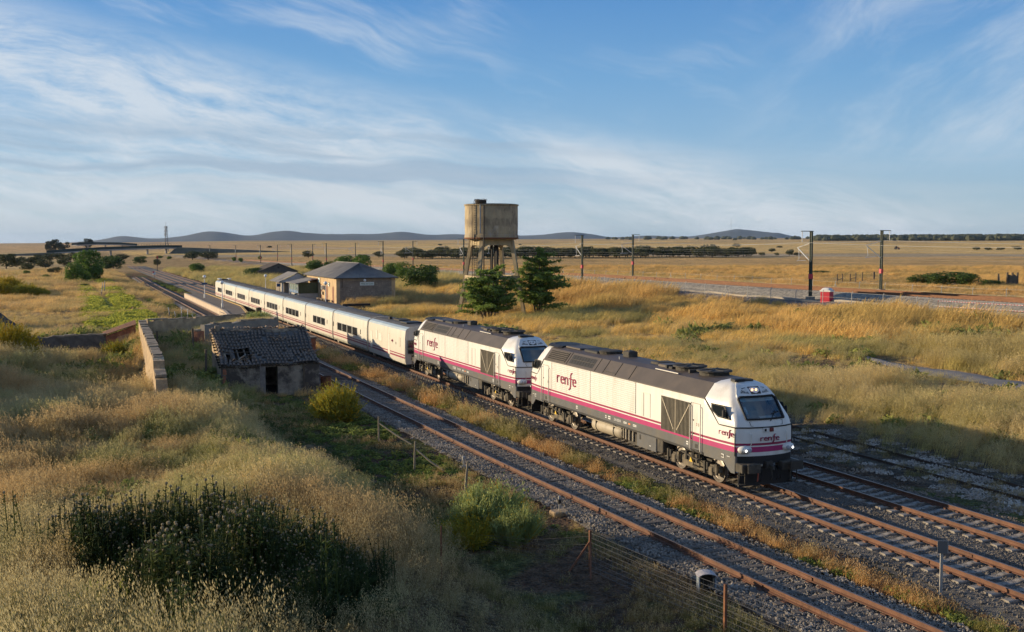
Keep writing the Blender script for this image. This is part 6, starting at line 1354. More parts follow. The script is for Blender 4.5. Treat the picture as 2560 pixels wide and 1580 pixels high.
def gear():
    def stake(x, y, h, lean, label, z=None):
        z = gz(x, y) if z is None else z; R = empty('point_lever', (x, y, z), label=label, cat='lever', group='old steel levers standing in rows')
        b = MB(); b.bar((0, 0, -.1), (lean * .3, 0, h * .6), .20, .12, mat('lever steel', (.20, .19, .20), .5, .2, 4, metal=.3)); b.build('stand', R)
        b = MB(); b.bar((lean * .3, 0, h * .6), (lean, 0, h), .30, .05, mat('blue white lever plate', (.42, .46, .54), .4)); b.build('plate', R)
    for i, (px, py, h, l) in enumerate(((1735, 1085, 1.45, -.15), (1797, 1085, 1.1, -.15), (1858, 1085, 1.8, -.05), (1920, 1085, 1.65, -.05), (1975, 1075, 1.05, -.25))):
        x, y, z = hit(px / 4.2, 540 + py / 4.2); stake(11.4 + i * .72, 141 - i * .2, h, l, ('shortish steel lever with a pale plate, first from the sunlit yard wall', 'second and low steel lever beyond the rear yard wall', 'tallest steel lever in the row of five beyond the rear yard wall', 'fourth steel lever, standing behind a rusty box', 'last and most tilted steel lever of the row of five')[i])
    B = empty('rusty_box', (13.75, 139.2, gz(13.75, 139.2)), label='rusty iron box at the foot of the steel levers', cat='box'); b = MB(); b.box((0, 0, .3), (.95, .5, .6), M_RUSTST, bev=.02); b.build('case', B); b = MB(); b.box((0, 0, .62), (1.0, .55, .05), M_RUSTST); b.build('lid', B)
    for k in range(8):
        stake(4.9 + k * .16 + (k % 2) * .5, 200 + k * 5.2, 1.5, .1 * (-1) ** k, 'steel lever in the double row on the overgrown track')
    R = empty('railway_signal', (28.2, 394, 0), label='tall slim signal post with a red head by the trees before the bridge', cat='signal'); b = MB(); b.tube([(0, 0, -.3), (0, 0, 4.6)], .11, M_DARK, 6); b.build('post', R); b = MB(); b.box((0, -.1, 4.9), (.5, .3, 1.0), mat('signal red', (.35, .04, .04), .5), bev=.05); b.build('head', R); b = MB(); b.bar((-.3, 0, 0), (-.3, 0, 4.5), .05, .05, M_DARK); b.build('ladder', R)
    R = empty('point_indicator', (21.6, 315, -.2), label='red and white square indicator board at the track points', cat='indicator'); b = MB(); b.box((0, 0, 1.55), (.75, .2, .7), M_LIT); b.build('white_plate', R); b = MB(); b.box((-.2, -.02, 1.9), (.45, .22, .4), M_REDS); b.build('red_plate', R); b = MB(); b.tube([(0, 0, 0), (0, 0, 1.3)], .06, M_DARK); b.build('post', R)
    # heap of old sleepers
    R = empty('sleeper_pile', (39, 352, gz(39, 352)), label='untidy heap of dark old sleepers in the grass beside the tracks', cat='sleeper pile'); r = random.Random(6)
    for k in range(26): c = MB(); c.box((0, 0, 0), (2.5, .26, .2), M_WOOD); o = c.build('sleeper', R, loc=(r.uniform(-4, 4), r.uniform(-1, 1), .15 + .2 * (k % 5) * (1 - abs(r.uniform(-.6, .6))))); o.rotation_euler = (r.uniform(-.2, .2), r.uniform(-.25, .25), r.uniform(-.6, .6))
    # ground signal on its concrete base, kilometre post, gauge hut
    R = empty('ground_signal', (16.3, 35.0, gz(16.3, 35) - .02), label='small ground lamp post on a weathered concrete block beside the siding', cat='ground signal'); b = MB(); b.box((0, 0, .07), (.62, .5, .22), mat('warm concrete', (.32, .23, .14), .9, .2, 4, bump=.3), bev=.03); b.build('base', R); b = MB(); b.tube([(0, 0, .15), (0, 0, .6)], .025, M_GALV, 6); b.build('post', R); b = MB(); b.box((.0, 0, .52), (.13, .12, .16), M_BLK, bev=.02); b.lathe((0, 0, .64), [(.05, -.04), (.05, .07), (.01, .09)], M_GALV, 10); b.build('lamp_head', R)
    for x, y, lab in ((16.0, 54.6, 'nearer the broom bush'), (15.9, 44.2, 'between the broom bush and the ground lamp')):
        R = empty('rail_marker', (x, y, gz(x, y)), label='short pale steel marker stub beside the siding, ' + lab, cat='marker', group='marker stubs beside the siding'); b = MB(); b.tube([(0, 0, -.1), (0, 0, .42)], .035, M_GALV, 6); b.build('stub', R); b = MB(); b.box((0, 0, .42), (.14, .12, .14), M_GALV, bev=.02); b.build('cap', R); b = MB(); b.box((0, 0, .02), (.3, .25, .1), M_CONC); b.build('base', R)
    R = empty('kilometre_post', (22.45, 22.75, -.42), rz=-.5, label='grey steel post with a square plate between the siding and the main track', cat='marker post'); b = MB(); b.box((0, 0, .72), (.075, .06, 1.5), M_GALV); b.build('post', R); b = MB(); b.box((0, -.05, 1.47), (.27, .02, .36), mat('plate dark face', (.12, .12, .12), .6)); b.box((.02, -.036, 1.47), (.29, .008, .37), M_GALV); b.build('plate', R); b = MB(); b.box((0, 0, .0), (.28, .28, .12), M_CONC); b.build('base', R)
    R = empty('shelter_box', (16.55, 25.6, gz(16.55, 25.6) - .05), rz=-.35, label='little open box with a curved pale tin roof beside the wire fence and siding', cat='shelter box'); mg = mat('grey blue sheet', (.24, .28, .32), .6, .1, 4); R.scale = (.78, .78, .78)
    for s in (-.3, .3): b = MB(); b.box((s, 0, .30), (.04, .44, .66), mg); b.build('side', R)
    b = MB(); b.box((0, .25, .34), (.6, .03, .72), M_DARK); b.build('back', R); b = MB(); b.box((0, 0, .02), (.6, .5, .05), mg); b.build('floor', R)
    b = MB(); rows = [[(.40 * math.sin(a), y, .56 + .22 * math.cos(a)) for a in np.linspace(-1.15, 1.15, 9)] for y in (-.30, .30)]; b.loft(rows, mat('tin roof pale', (.36, .335, .33), .5, .2, 4, col2=(.38, .20, .15), c2t=(.55, .7)), closed=False, cap=False); o = b.build('roof', R); so = o.modifiers.new('t', 'SOLIDIFY'); so.thickness = .02
gear()
def near_fence():
    R = empty('wire_fence', (0, 0, 0), label='wire mesh fence on rusty iron posts running down beside the siding', cat='fence'); mw = mat('fence wire', (.15, .145, .135), .5, .1, 3)
    P = [(14.2, 28.3), (15.05, 22.4), (16.1, 16.5), (17, 12)]; H = 1.2
    for i, (x, y) in enumerate(P):
        z = gz(x, y); b = MB(); b.bar((x, y, z - .3), (x, y, z + H + .08), .07, .07, M_RUSTST); b.build('post', R)
    x, y = P[0]; z = gz(x, y)
    for dx, dy in ((-.75, .15), (-.35, -.75)): b = MB(); b.bar((x, y, z + .95), (x + dx, y + dy, z - .1), .05, .05, mat('orange rust brace', (.17, .075, .04), .9, .2, 5)); b.build('brace', R)
    for h in np.linspace(.08, H, 9):
        b = MB(); pts = []
        for i in range(len(P) - 1):
            for t in np.linspace(0, 1, 6)[:-1]: xx, yy = P[i][0] + (P[i + 1][0] - P[i][0]) * t, P[i][1] + (P[i + 1][1] - P[i][1]) * t; pts.append((xx, yy, gz(P[i][0], P[i][1]) * (1 - t) + gz(*P[i + 1]) * t + h - .03 * math.sin(t * PI)))
        b.tube(pts, .0045, mw, 3); b.build('wire', R)
    b = MB()
    for i in range(len(P) - 1):
        for t in np.arange(0, 1, .045): xx, yy = P[i][0] + (P[i + 1][0] - P[i][0]) * t, P[i][1] + (P[i + 1][1] - P[i][1]) * t; zz = gz(P[i][0], P[i][1]) * (1 - t) + gz(*P[i + 1]) * t; b.tube([(xx, yy, zz + .05), (xx + .02, yy, zz + H - .03)], .0035, mw, 3)
    o = b.build('wire', R); o['kind'] = 'stuff'
    # trampled wires lying towards the bushes
    for k in range(5): b = MB(); a = .1 + .25 * k; b.tube([(x, y, z + a), (x - 1.2, y + 1.6, z + a * .55 + .1), (x - 2.6, y + 3.6, gz(x - 2.6, y + 3.6) + .25 + .05 * k)], .0045, mw, 3); b.build('wire', R)
    # signal wires on their pulleys along the siding foot
    b = MB()
    for k in range(4): b.tube([(siding_x(yy) - 2.55 - .12 * k, yy, gz(float(siding_x(yy)) - 2.6, yy) + .16 + .02 * math.sin(yy)) for yy in np.arange(12, 34, 2.)], .006, mw, 3)
    b.build('signal_wires', label='bundle of thin signal wires stretched low along the siding', cat='wires')
    wp = mat('grey split wood', (.24, .20, .14), .95, .25, 8, bump=.3)
    def pole(label, a, c, r_, extra=None):
        x, y = a; z = gz(x, y); R = empty('fence_stake', (x, y, z), label=label, cat='fence stake', group='leftover stakes of the old fence'); b = MB(); b.tube([(0, 0, -.2), (c[0] * .5, c[1] * .5, c[2] * .5 + .02), c], [r_, r_ * .9, r_ * .75], wp, 6); b.build('stake', R)
        if extra: b = MB(); b.tube([(c[0], c[1], c[2] * .75), (extra[0] * .5, extra[1] * .5, c[2] * .36), extra], [.03, .04, .035], wp, 6); b.build('fallen_rail', R)
    pole('wooden stake with a fallen pole leaning on it, next to the broom bush', (14.0, 51.4), (.0, 0, 1.25), .05, (1.2, -1.6, .05)); pole('wooden stake with a thin sagging branch, middle of the three stakes', (13.8, 44.8), (.05, 0, 1.3), .05, (1.1, -1.2, .05)); pole('leaning wooden stake on its own in the green weeds', (14.0, 38.8), (.15, .05, 1.3), .055)
    x, y = 9.6, 28.6; P2 = empty('iron_stake', (x, y, gz(x, y)), label='thin rusty iron stake poking out of the pale oats', cat='stake'); b = MB(); b.tube([(0, 0, -.3), (0, 0, 1.55)], .028, mat('orange rust brace', (.17, .075, .04), .9), 5); b.build('stake', P2)
    # a line of small posts out in the west field
    for i, (px, py) in enumerate(((62, 697), (73, 690), (78, 690), (25, 700), (86, 680), (94, 678), (133, 660), (147, 657))):
        x, y, z = hitd(px * 1.0, py); b = MB(); b.bar((0, 0, -.2), (0, 0, 1.1), .12, .12, M_BEAM); Q = empty('field_post', (x, y, z), label='short dark post in the pale western field', cat='post', group='posts in the western field'); b.build('post', Q)
near_fence()
def heap():
    b = MB(); rows = []; r = np.random.default_rng(6)
    for i in range(15):
        t = i / 14; rr = 7.5 * t; rows.append([((rr * math.cos(2 * PI * k / 40)) * .9, rr * math.sin(2 * PI * k / 40), 5.4 * (1 - t) ** 1.1 * (1 + .12 * (r.random() - .5)) - .25) for k in range(40)])
    b.loft(rows, mat('cinder', (.030, .030, .034), .95, .4, 2.5, bump=1, bscale=8), cap=False); R = empty('cinder_heap', (-10.2, 119, .4), label='black cinder heap at the edge of the western field', cat='cinder heap'); b.build('cinders', R, smooth=70)
heap()
# ------------------------------------------------------------------ trees and bushes
def leaf_mat(name, col, col2, trans=.3, scale=.6):
    if name in _M: return _M[name]
    m = bpy.data.materials.new(name); m.use_nodes = True; N = m.node_tree.nodes; L = m.node_tree.links; b = N['Principled BSDF']; out = N['Material Output']; b.inputs['Roughness'].default_value = .7; b.inputs['Specular IOR Level'].default_value = .2
    g = N.new('ShaderNodeNewGeometry'); nz = N.new('ShaderNodeTexNoise'); nz.inputs['Scale'].default_value = scale; nz.inputs['Detail'].default_value = 6; L.new(g.outputs['Position'], nz.inputs[0])
    r = N.new('ShaderNodeMapRange'); r.inputs[1].default_value = .35; r.inputs[2].default_value = .65; L.new(nz.outputs['Fac'], r.inputs[0]); mx = N.new('ShaderNodeMixRGB'); mx.inputs[1].default_value = (*col, 1); mx.inputs[2].default_value = (*col2, 1); L.new(r.outputs[0], mx.inputs[0])
    L.new(mx.outputs[0], b.inputs['Base Color']); t = N.new('ShaderNodeBsdfTranslucent'); L.new(mx.outputs[0], t.inputs[0]); ms = N.new('ShaderNodeMixShader'); ms.inputs[0].default_value = trans; L.new(b.outputs[0], ms.inputs[1]); L.new(t.outputs[0], ms.inputs[2]); L.new(ms.outputs[0], out.inputs[0])
    _M[name] = m; return m
L_OAK = leaf_mat('oak leaves', (.046, .056, .018), (.088, .096, .034), .2)
L_GRN = leaf_mat('bright leaves', (.065, .125, .02), (.12, .195, .038), .38)
L_DKG = leaf_mat('deep green leaves', (.044, .082, .017), (.088, .135, .03), .3)
L_ELM = leaf_mat('elm leaves', (.14, .215, .045), (.22, .30, .075), .5, .9)
L_GUM = leaf_mat('gum leaves', (.045, .055, .035), (.075, .08, .05), .2)
M_BARK = mat('bark', (.10, .08, .06), .95, .3, 6, bump=.6, bscale=20)
def leaves(P, Nn, size, mt, seed=0, asp=.6, jit=.7):
    """one small rhombic leaf clump per point"""
    r = np.random.default_rng(seed); n = len(P); Nn = Nn + r.normal(0, jit, (n, 3)); Nn /= np.linalg.norm(Nn, axis=1)[:, None] + 1e-9
    t = np.cross(Nn, r.normal(0, 1, (n, 3))); t /= np.linalg.norm(t, axis=1)[:, None] + 1e-9; s = np.cross(Nn, t); sz = size * r.uniform(.6, 1.4, n)[:, None]
    v = np.stack([P - t * sz, P + s * sz * asp + Nn * sz * .15, P + t * sz, P - s * sz * asp + Nn * sz * .15], 1).reshape(-1, 3); f = np.arange(n * 4).reshape(n, 4)
    me = bpy.data.meshes.new('crown'); me.vertices.add(n * 4); me.vertices.foreach_set('co', v.ravel()); me.loops.add(n * 4); me.polygons.add(n); me.loops.foreach_set('vertex_index', f.ravel()); me.polygons.foreach_set('loop_start', np.arange(n) * 4); me.polygons.foreach_set('loop_total', np.full(n, 4)); me.update(); me.materials.append(mt); return me
def clump_points(clumps, n, seed, shell=.55):
    r = np.random.default_rng(seed); C = np.array(clumps); vol = np.prod(C[:, 3:6], 1) ** .7; idx = r.choice(len(C), n, p=vol / vol.sum()); d = r.normal(0, 1, (n, 3)); d /= np.linalg.norm(d, axis=1)[:, None]; q = r.uniform(shell, 1, n)[:, None] ** .6; return C[idx, :3] + d * q * C[idx, 3:6], d
def dome(seed, h=1.0, w=1.0, n=9, base=.22):
    """clumps of a round headed oak of unit height and width"""
    r = np.random.default_rng(seed); base *= .6; out = [(0, 0, base + .42, .38 * w, .38 * w, .40)]
    for k in range(n):
        a = r.uniform(0, 6.28); q = r.uniform(.12, .34) * w; z = base + r.uniform(.14, .72) - q * .25; s = r.uniform(.14, .23); out.append((q * math.cos(a), q * math.sin(a), z, s * w, s * w, s * .8))
    return out
OAKS = []
for i in range(6):
    p, d = clump_points(dome(i, n=10), 1500, i); OAKS.append(leaves(p, d, .038, L_OAK, i))
GREENS = []
for i in range(4):
    p, d = clump_points(dome(30 + i, n=14, base=.12), 3200, 40 + i, .5); GREENS.append(leaves(p, d, .030, L_GRN, i))
DARKS = []
for i in range(3):
    p, d = clump_points(dome(60 + i, n=13, base=.08), 2600, 60 + i, .5); DARKS.append(leaves(p, d, .032, L_DKG, i))
GUMS = []
for i in range(2):
    cl = [(random.uniform(-.3, .3), random.uniform(-.3, .3), random.uniform(.35, .9), .16, .16, .14) for _ in range(12)]; p, d = clump_points(cl, 1800, 70 + i, .3); GUMS.append(leaves(p, d, .035, L_GUM, i))
def trunk_mesh(seed):
    r = random.Random(seed); b = MB(); b.tube([(0, 0, -.08), (.01, .01, .12), (r.uniform(-.03, .03), .02, .30), (r.uniform(-.06, .06), .0, .5)], [.035, .028, .022, .012], M_BARK, 7)
    for k in range(4): a = k * 1.6 + r.uniform(0, 1); b.tube([(0, 0, .2), (.12 * math.cos(a), .12 * math.sin(a), .33), (.24 * math.cos(a), .24 * math.sin(a), .48)], [.016, .012, .006], M_BARK, 5)
    return b.mesh('trunk')
TRUNKS = [trunk_mesh(i) for i in range(3)]
def tree(name, pos, w, h, pool, k, label, cat='tree', group=None):
    R = empty(name, pos, rz=random.uniform(0, 6.28), label=label, cat=cat, group=group); R.scale = (1, 1, 1)
    inst('trunk', TRUNKS[k % 3], R, scl=(w, w, h)); inst('crown', pool[k % len(pool)], R, scl=(w / .86, w / .86, h / .96)); return R
def px_tree(name, px, py, wpx, hpx, pool, k, label, **kw):
    x, y, z = hit(px, py); D = x * math.sin(YAW) + y * math.cos(YAW); return tree(name, (x, y, z - .1), wpx * D / 2676, hpx * D / 2676, pool, k, label, **kw)
def trees():
    r = random.Random(12); k = 0
    # belt of holm oaks across the fields
    for i in range(94):
        px = 1012 + i * 9.3 + r.uniform(-5, 5)
        if 1120 < px < 1128: continue
        px_tree('oak_tree', px, 647 - (px - 1010) * .0055 + r.uniform(-2.5, 1.5), r.uniform(28, 44), r.uniform(21, 31), OAKS, i, 'dark round holm oak in the long belt of oaks across the golden fields', group='holm oaks of the field belt')
    for i, (px, py, w, h, lab) in enumerate(((771, 646, 31, 21, 'big lone dark oak in the tawny field behind the station'), (674, 620, 14, 6, 'small flat topped oak high in the field left of the lone oak'), (947, 644, 31, 17, 'dark oak clump in the field just over the station trees'), (1000, 639, 26, 12, 'low dark oak between the station trees and the oak belt'),
        (1782, 617, 15, 7, 'tiny oak in the upper stubble beyond the east end of the belt'), (1841, 618, 22, 10, 'round oak in the upper stubble beyond the belt end'), (1929, 631, 19, 11, 'lone oak in the stubble between belt end and the tall mast'), (1949, 620, 15, 6, 'small flat oak high in the stubble near the tall mast'), (1904, 640, 18, 10, 'low oak just past the end of the oak belt'), (1942, 639, 13, 8, 'smallest oak in the group past the belt end'), (1974, 640, 22, 17, 'taller oak of the pair beside the tall mast'), (1992, 640, 19, 10, 'lower oak of the pair beside the tall mast'),
        (2441, 626, 20, 10, 'first of four oaks in a row at the edge of the far stubble'), (2470, 626, 20, 8, 'second and lowest of four oaks at the edge of the far stubble'), (2502, 626, 20, 8, 'third of four oaks at the edge of the far stubble'), (2544, 625, 23, 10, 'last of four oaks at the edge of the far stubble'), (1775, 601, 9, 7, 'small skyline oak beside the pale barn'), (1838, 602, 13, 8, 'skyline oak pair in front of the far wood'), (1300, 613, 9, 4, 'tiny dot of an oak on the rise behind the water tower'), (1100, 614, 12, 5, 'tiny oak on the rise west of the water tower'))):
        px_tree('oak_tree', px, py, w, h, OAKS, i + 2, lab.replace(' left of', ' west of'))
    # western oaks
    for i, (px, py, w, h) in enumerate(((16, 672, 62, 37), (69, 679, 36, 25), (114, 673, 44, 28), (126, 653, 44, 22), (86, 664, 44, 24), (55, 664, 28, 24), (135, 685, 38, 18), (160, 667, 40, 26), (184, 652, 38, 22), (8, 648, 26, 14), (29, 643, 20, 10), (98, 652, 30, 18), (152, 650, 34, 18), (40, 668, 30, 20))):
        px_tree('oak_tree', px, py, w, h, OAKS, i, 'dark holm oak in the grove at the western field edge', group='western oak grove')
    for i, (px, py, w, h, pool, lab) in enumerate(((222, 702, 76, 86, GREENS, 'tallest full green tree in the thicket beside the overgrown track'), (184, 707, 52, 58, GREENS, 'rounder lower green tree at the front of the thicket'), (213, 706, 34, 34, GREENS, 'light green bushy tree at the foot of the tall thicket tree'), (242, 700, 36, 46, DARKS, 'dark green bush between the thicket and the tracks'),
        (283, 672, 52, 38, DARKS, 'dark rounded tree behind the thicket towards the bridge'), (308, 650, 30, 16, OAKS, 'small dark tree under the bridge deck'), (268, 672, 36, 34, DARKS, 'dark green tree half hidden behind the tallest thicket tree'),
        (350, 659, 32, 22, DARKS, 'dark tree beside the tall signal post'), (393, 666, 20, 20, OAKS, 'little standard tree with a bare trunk by the tracks'), (481, 650, 44, 24, OAKS, 'broad dark oak in front of the bridge embankment'), (521, 650, 52, 23, OAKS, 'widest dark oak in front of the bridge embankment'), (494, 685, 44, 31, GREENS, 'bright green bushy tree in the grass between tracks and platform'),
        (630, 695, 54, 30, DARKS, 'dark round bush against the old grey shed'), (787, 684, 48, 38, GREENS, 'bushy green tree at the far corner of the station roof'), (826, 678, 34, 30, DARKS, 'dark small tree behind the station roof'), (868, 690, 64, 58, GREENS, 'bright green tree rising behind the station ridge'), (905, 690, 60, 60, GREENS, 'broad bright green tree overhanging the station ridge'),
        (975, 700, 46, 48, GREENS, 'leafy tree beside the station rear corner'), (1012, 702, 52, 54, GREENS, 'taller leafy tree next to the station wall'), (1052, 724, 84, 72, DARKS, 'large dense dark green tree east of the station'), (1075, 718, 46, 58, GREENS, 'green tree at the outer edge of the station thicket'))):
        px_tree('leafy_tree' if pool is not OAKS else 'oak_tree', px, py, w, h, pool, i, lab)
    for i, (px, py, w, h, lab) in enumerate(((122, 634, 22, 32, 'slim gum tree, westernmost of the three beyond the grove'), (137, 634, 36, 34, 'tall gum tree in the middle of the group beyond the grove'), (160, 632, 30, 28, 'lower gum tree at the road ramp'), (216, 628, 38, 30, 'gum tree standing apart before the second bridge'))):
        px_tree('gum_tree', px, py, w, h, GUMS, i, lab)
trees()
def layered_tree(pos, h, w, seed, label, stems):
    """open tree with level sprays of foliage carried on visible limbs"""
    r = np.random.default_rng(seed); R = empty('leafy_tree', pos, label=label, cat='tree'); b = MB(); P = []; Nn = []
    for (sx, sy, hh) in stems:
        top = Vector((sx, sy, h * hh)); b.tube([(sx * .3, sy * .3, -.3), (sx * .6, sy * .6, h * hh * .35), tuple(top * .8), tuple(top)], [.14, .10, .05, .015], M_BARK, 7)
        nb = int(26 * hh)
        for k in range(nb):
            t = .16 + .82 * (k + r.uniform(0, 1)) / nb; a = r.uniform(0, 6.28); base = Vector((sx * (.4 + .6 * t), sy * (.4 + .6 * t), h * hh * t)); ln = w * .5 * (1.12 - t) ** .48 * r.uniform(.5, 1.1) * (.75 if t < .28 else 1)
            tip = base + Vector((math.cos(a) * ln, math.sin(a) * ln, ln * r.uniform(.0, .38))); mid = base.lerp(tip, .5) + Vector((0, 0, .08 * ln)); b.tube([tuple(base), tuple(mid), tuple(tip)], [.03, .02, .006], M_BARK, 4)
            m = int(105 * (ln / 2 + .25)); s = r.uniform(.2, 1.05, m); c = np.array(base)[None] * (1 - s[:, None]) + np.array(tip)[None] * s[:, None]; spread = .30 * ln * (1.1 - .5 * s)
            P.append(c + np.stack([r.normal(0, 1, m) * spread * .55, r.normal(0, 1, m) * spread * .55, r.normal(0, .10, m) - .03], -1)); Nn.append(np.tile((0, 0, 1.0), (m, 1)) + r.normal(0, .35, (m, 3)))
    b.build('trunk', R); me = leaves(np.concatenate(P), np.concatenate(Nn), .17, L_ELM, seed, .55, .45); inst('crown', me, R); return R
layered_tree((56.2, 127.0, gz(56.2, 127)), 8.4, 8.4, 3, 'layered leafy tree standing beside the water tower', ((0, 0, 1.0), (.9, .3, .95), (-1.6, -.2, .62), (1.8, .4, .72), (-.5, .5, .9)))
layered_tree((48.3, 124.8, gz(48.3, 124.8)), 6.2, 8.0, 5, 'lower spreading tree growing between the water tower legs', ((0, 0, .82), (-1.1, .2, .98), (.9, .1, 1.05), (2.0, .3, .75), (-2.2, 0, .6)))
M_BRM = leaf_mat('broom stems', (.17, .20, .035), (.33, .30, .045), .35, 1.2); M_BRMY = leaf_mat('broom flowers', (.38, .25, .012), (.46, .33, .02), .2, 2.0); M_BRML = leaf_mat('pale broom stems', (.22, .28, .09), (.34, .38, .14), .35, 1.2)
def broom(seed, n, yellow, mt, up=.5):
    r = np.random.default_rng(seed); V = []; F = []; mi = []; cl = [(r.uniform(-.8, .8), r.uniform(-.8, .8)) for _ in range(9)]
    for k in range(n):
        c = cl[k % 9]; a = r.uniform(0, 6.28); e = r.uniform(.15, 1.25) * (1 - up) + r.uniform(0, .3) + .1; l = r.uniform(.35, 1.12) * (.75 + .4 * ((k % 9) / 8)); p0 = np.array([c[0] * .5, c[1] * .5, .02]) + r.normal(0, .06, 3) * (1, 1, 0); d = np.array([math.cos(a) * math.sin(e) + c[0] * .5, math.sin(a) * math.sin(e) + c[1] * .5, math.cos(e)]); d /= np.linalg.norm(d); s = np.cross(d, r.normal(0, 1, 3)); s /= np.linalg.norm(s); st = r.uniform(.1, .6); w = .010
        a0 = p0 + d * l * st; a1 = p0 + d * l * (st + (1 - st) * .55) + r.normal(0, .03, 3); a2 = p0 + d * l + r.normal(0, .05, 3) + np.array([.06, 0, -.02]); o = len(V); V += [a0 - s * w, a0 + s * w, a1 + s * w * 1.5, a1 - s * w * 1.5, a2]; F += [(o, o + 1, o + 2, o + 3), (o + 3, o + 2, o + 4)]; m = 1 if r.random() < yellow else 0; mi += [m, m]
        for q in range(3):
            o = len(V); pc = a1 + (a2 - a1) * r.random() + r.normal(0, .03, 3); t = r.normal(0, .018, 3); u = np.cross(t, r.normal(0, 1, 3)); u = u / (np.linalg.norm(u) + 1e-9) * .018; V += [pc - t, pc + u, pc + t, pc - u]; F.append((o, o + 1, o + 2, o + 3)); mi.append(1 if r.random() < yellow * 1.6 else 0)
    me = bpy.data.meshes.new('foliage'); me.from_pydata([tuple(v) for v in V], [], F); me.materials.append(mt); me.materials.append(M_BRMY); me.polygons.foreach_set('material_index', mi); me.update(); return me
def brooms():
    A = broom(1, 3600, .30, M_BRM, .35); Bm = broom(2, 2600, .06, M_BRML, .72); Cm = broom(3, 2600, .62, M_BRM, .35); st = MB()
    for k in range(7): a = k * .9; st.tube([(0, 0, -.1), (.12 * math.cos(a), .12 * math.sin(a), .25), (.3 * math.cos(a), .3 * math.sin(a), .6)], [.02, .014, .006], M_BARK, 5)
    stm = st.mesh('stems')
    for (x, y, w, h, me, lab) in ((13.3, 58.0, 1.35, 2.05, A, 'rounded yellow green broom bush between the hut and the siding'), (12.6, 33.2, 1.25, 1.75, Bm, 'feathery pale green broom standing by the rusty fence corner'), (11.6, 32.2, 1.0, 1.05, A, 'low yellowish broom at the foot of the feathery pale one'), (13.1, 31.6, .8, 1.3, Bm, 'thin dry broom with bare stems beside the feathery pale one'),
        (-11.3, 221.0, 2.6, 3.2, Cm, 'yellow flowering broom highest up at the western field edge'), (-11.5, 205, 2.6, 2.9, Cm, 'broad yellow flowering broom in the western field'), (-7.2, 204, 2.4, 2.2, A, 'green broom beside the broad yellow one'), (-5.0, 203, 1.6, 1.4, A, 'lowest green broom at the end of the western broom group'), (-4.3, 88.0, 1.9, 2.9, Cm, 'yellow flowering broom close to the low dark wall'), (-3.4, 87.0, 1.3, 1.4, A, 'green broom spilling out beside the yellow one at the dark wall'),
        (3.4, 93.5, 1.4, 1.5, A, 'weedy green shrub by the collapsed lean-to'), (8.6, 73.4, .5, .9, Bm, 'pale weed bush at the hut side wall'), (15.5, 97.5, 1.4, 1.2, Bm, 'pale shrub on top of the earth filled dock')):
        R = empty('broom_bush', (x, y, gz(x, y) - .05), rz=random.uniform(0, 6), label=lab, cat='bush'); inst('foliage', me, R, scl=(w, w, h)); inst('stems', stm, R, scl=(w, w, h))
    R.location.z = 2.2
    for i, (px, py, w, h, pool, lab) in enumerate(((2300, 708, 70, 18, DARKS, 'long dark green thicket bush before the masonry fragments'), (2360, 712, 90, 26, DARKS, 'dense dark green thicket bush next to the masonry fragments'), (2420, 714, 70, 26, DARKS, 'dark green thicket bush right beside the sunlit masonry fragment'), (2052, 686, 60, 8, DARKS, 'low green scrub patch by the near fence beyond the embankment'), (2480, 716, 50, 14, DARKS, 'small green bush between the two masonry fragments'),
        (1398, 628, 20, 6, OAKS, 'low scrub clump in the pasture by the belt'), (399, 646, 16, 6, GREENS, 'yellowish low bush on the grassy rise near the bridge'), (423, 648, 14, 6, GREENS, 'second yellowish low bush on the grassy rise near the bridge'), (585, 653, 12, 8, GREENS, 'round yellow green bush by the line beyond the shed'), (602, 655, 14, 8, GREENS, 'yellow green bush beside the round one beyond the shed'), (650, 648, 10, 7, GREENS, 'yellow bush at a distant mast foot beyond the shed'), (115, 697, 20, 9, GREENS, 'small bush in the pale western field'), (66, 686, 18, 8, GREENS, 'yellow green bush under the western oaks'), (212, 716, 18, 6, DARKS, 'dark low weeds at the start of the overgrown track'))):
        px_tree('bush', px, py, w, h * 1.5, pool, i, lab, cat='bush')
    # unseen neighbours to the west whose long shadows cross the meadow
    for i, (x, y, w, h) in enumerate(((-10.5, 72, 6.5, 4.2), (-12.5, 78, 6, 4.6), (-10.5, 66, 6, 4.3), (-10.5, 60, 5, 3.9), (-11.5, 55, 6, 4.0), (-15, 83, 6, 4.9), (-16, 69, 7, 5.2))):
        tree('oak_tree', (x, y, gz(x, y) - .1), w, h, OAKS, i, 'holm oak beside the meadow west of the walled yard', group='oaks west of the meadow')
brooms()
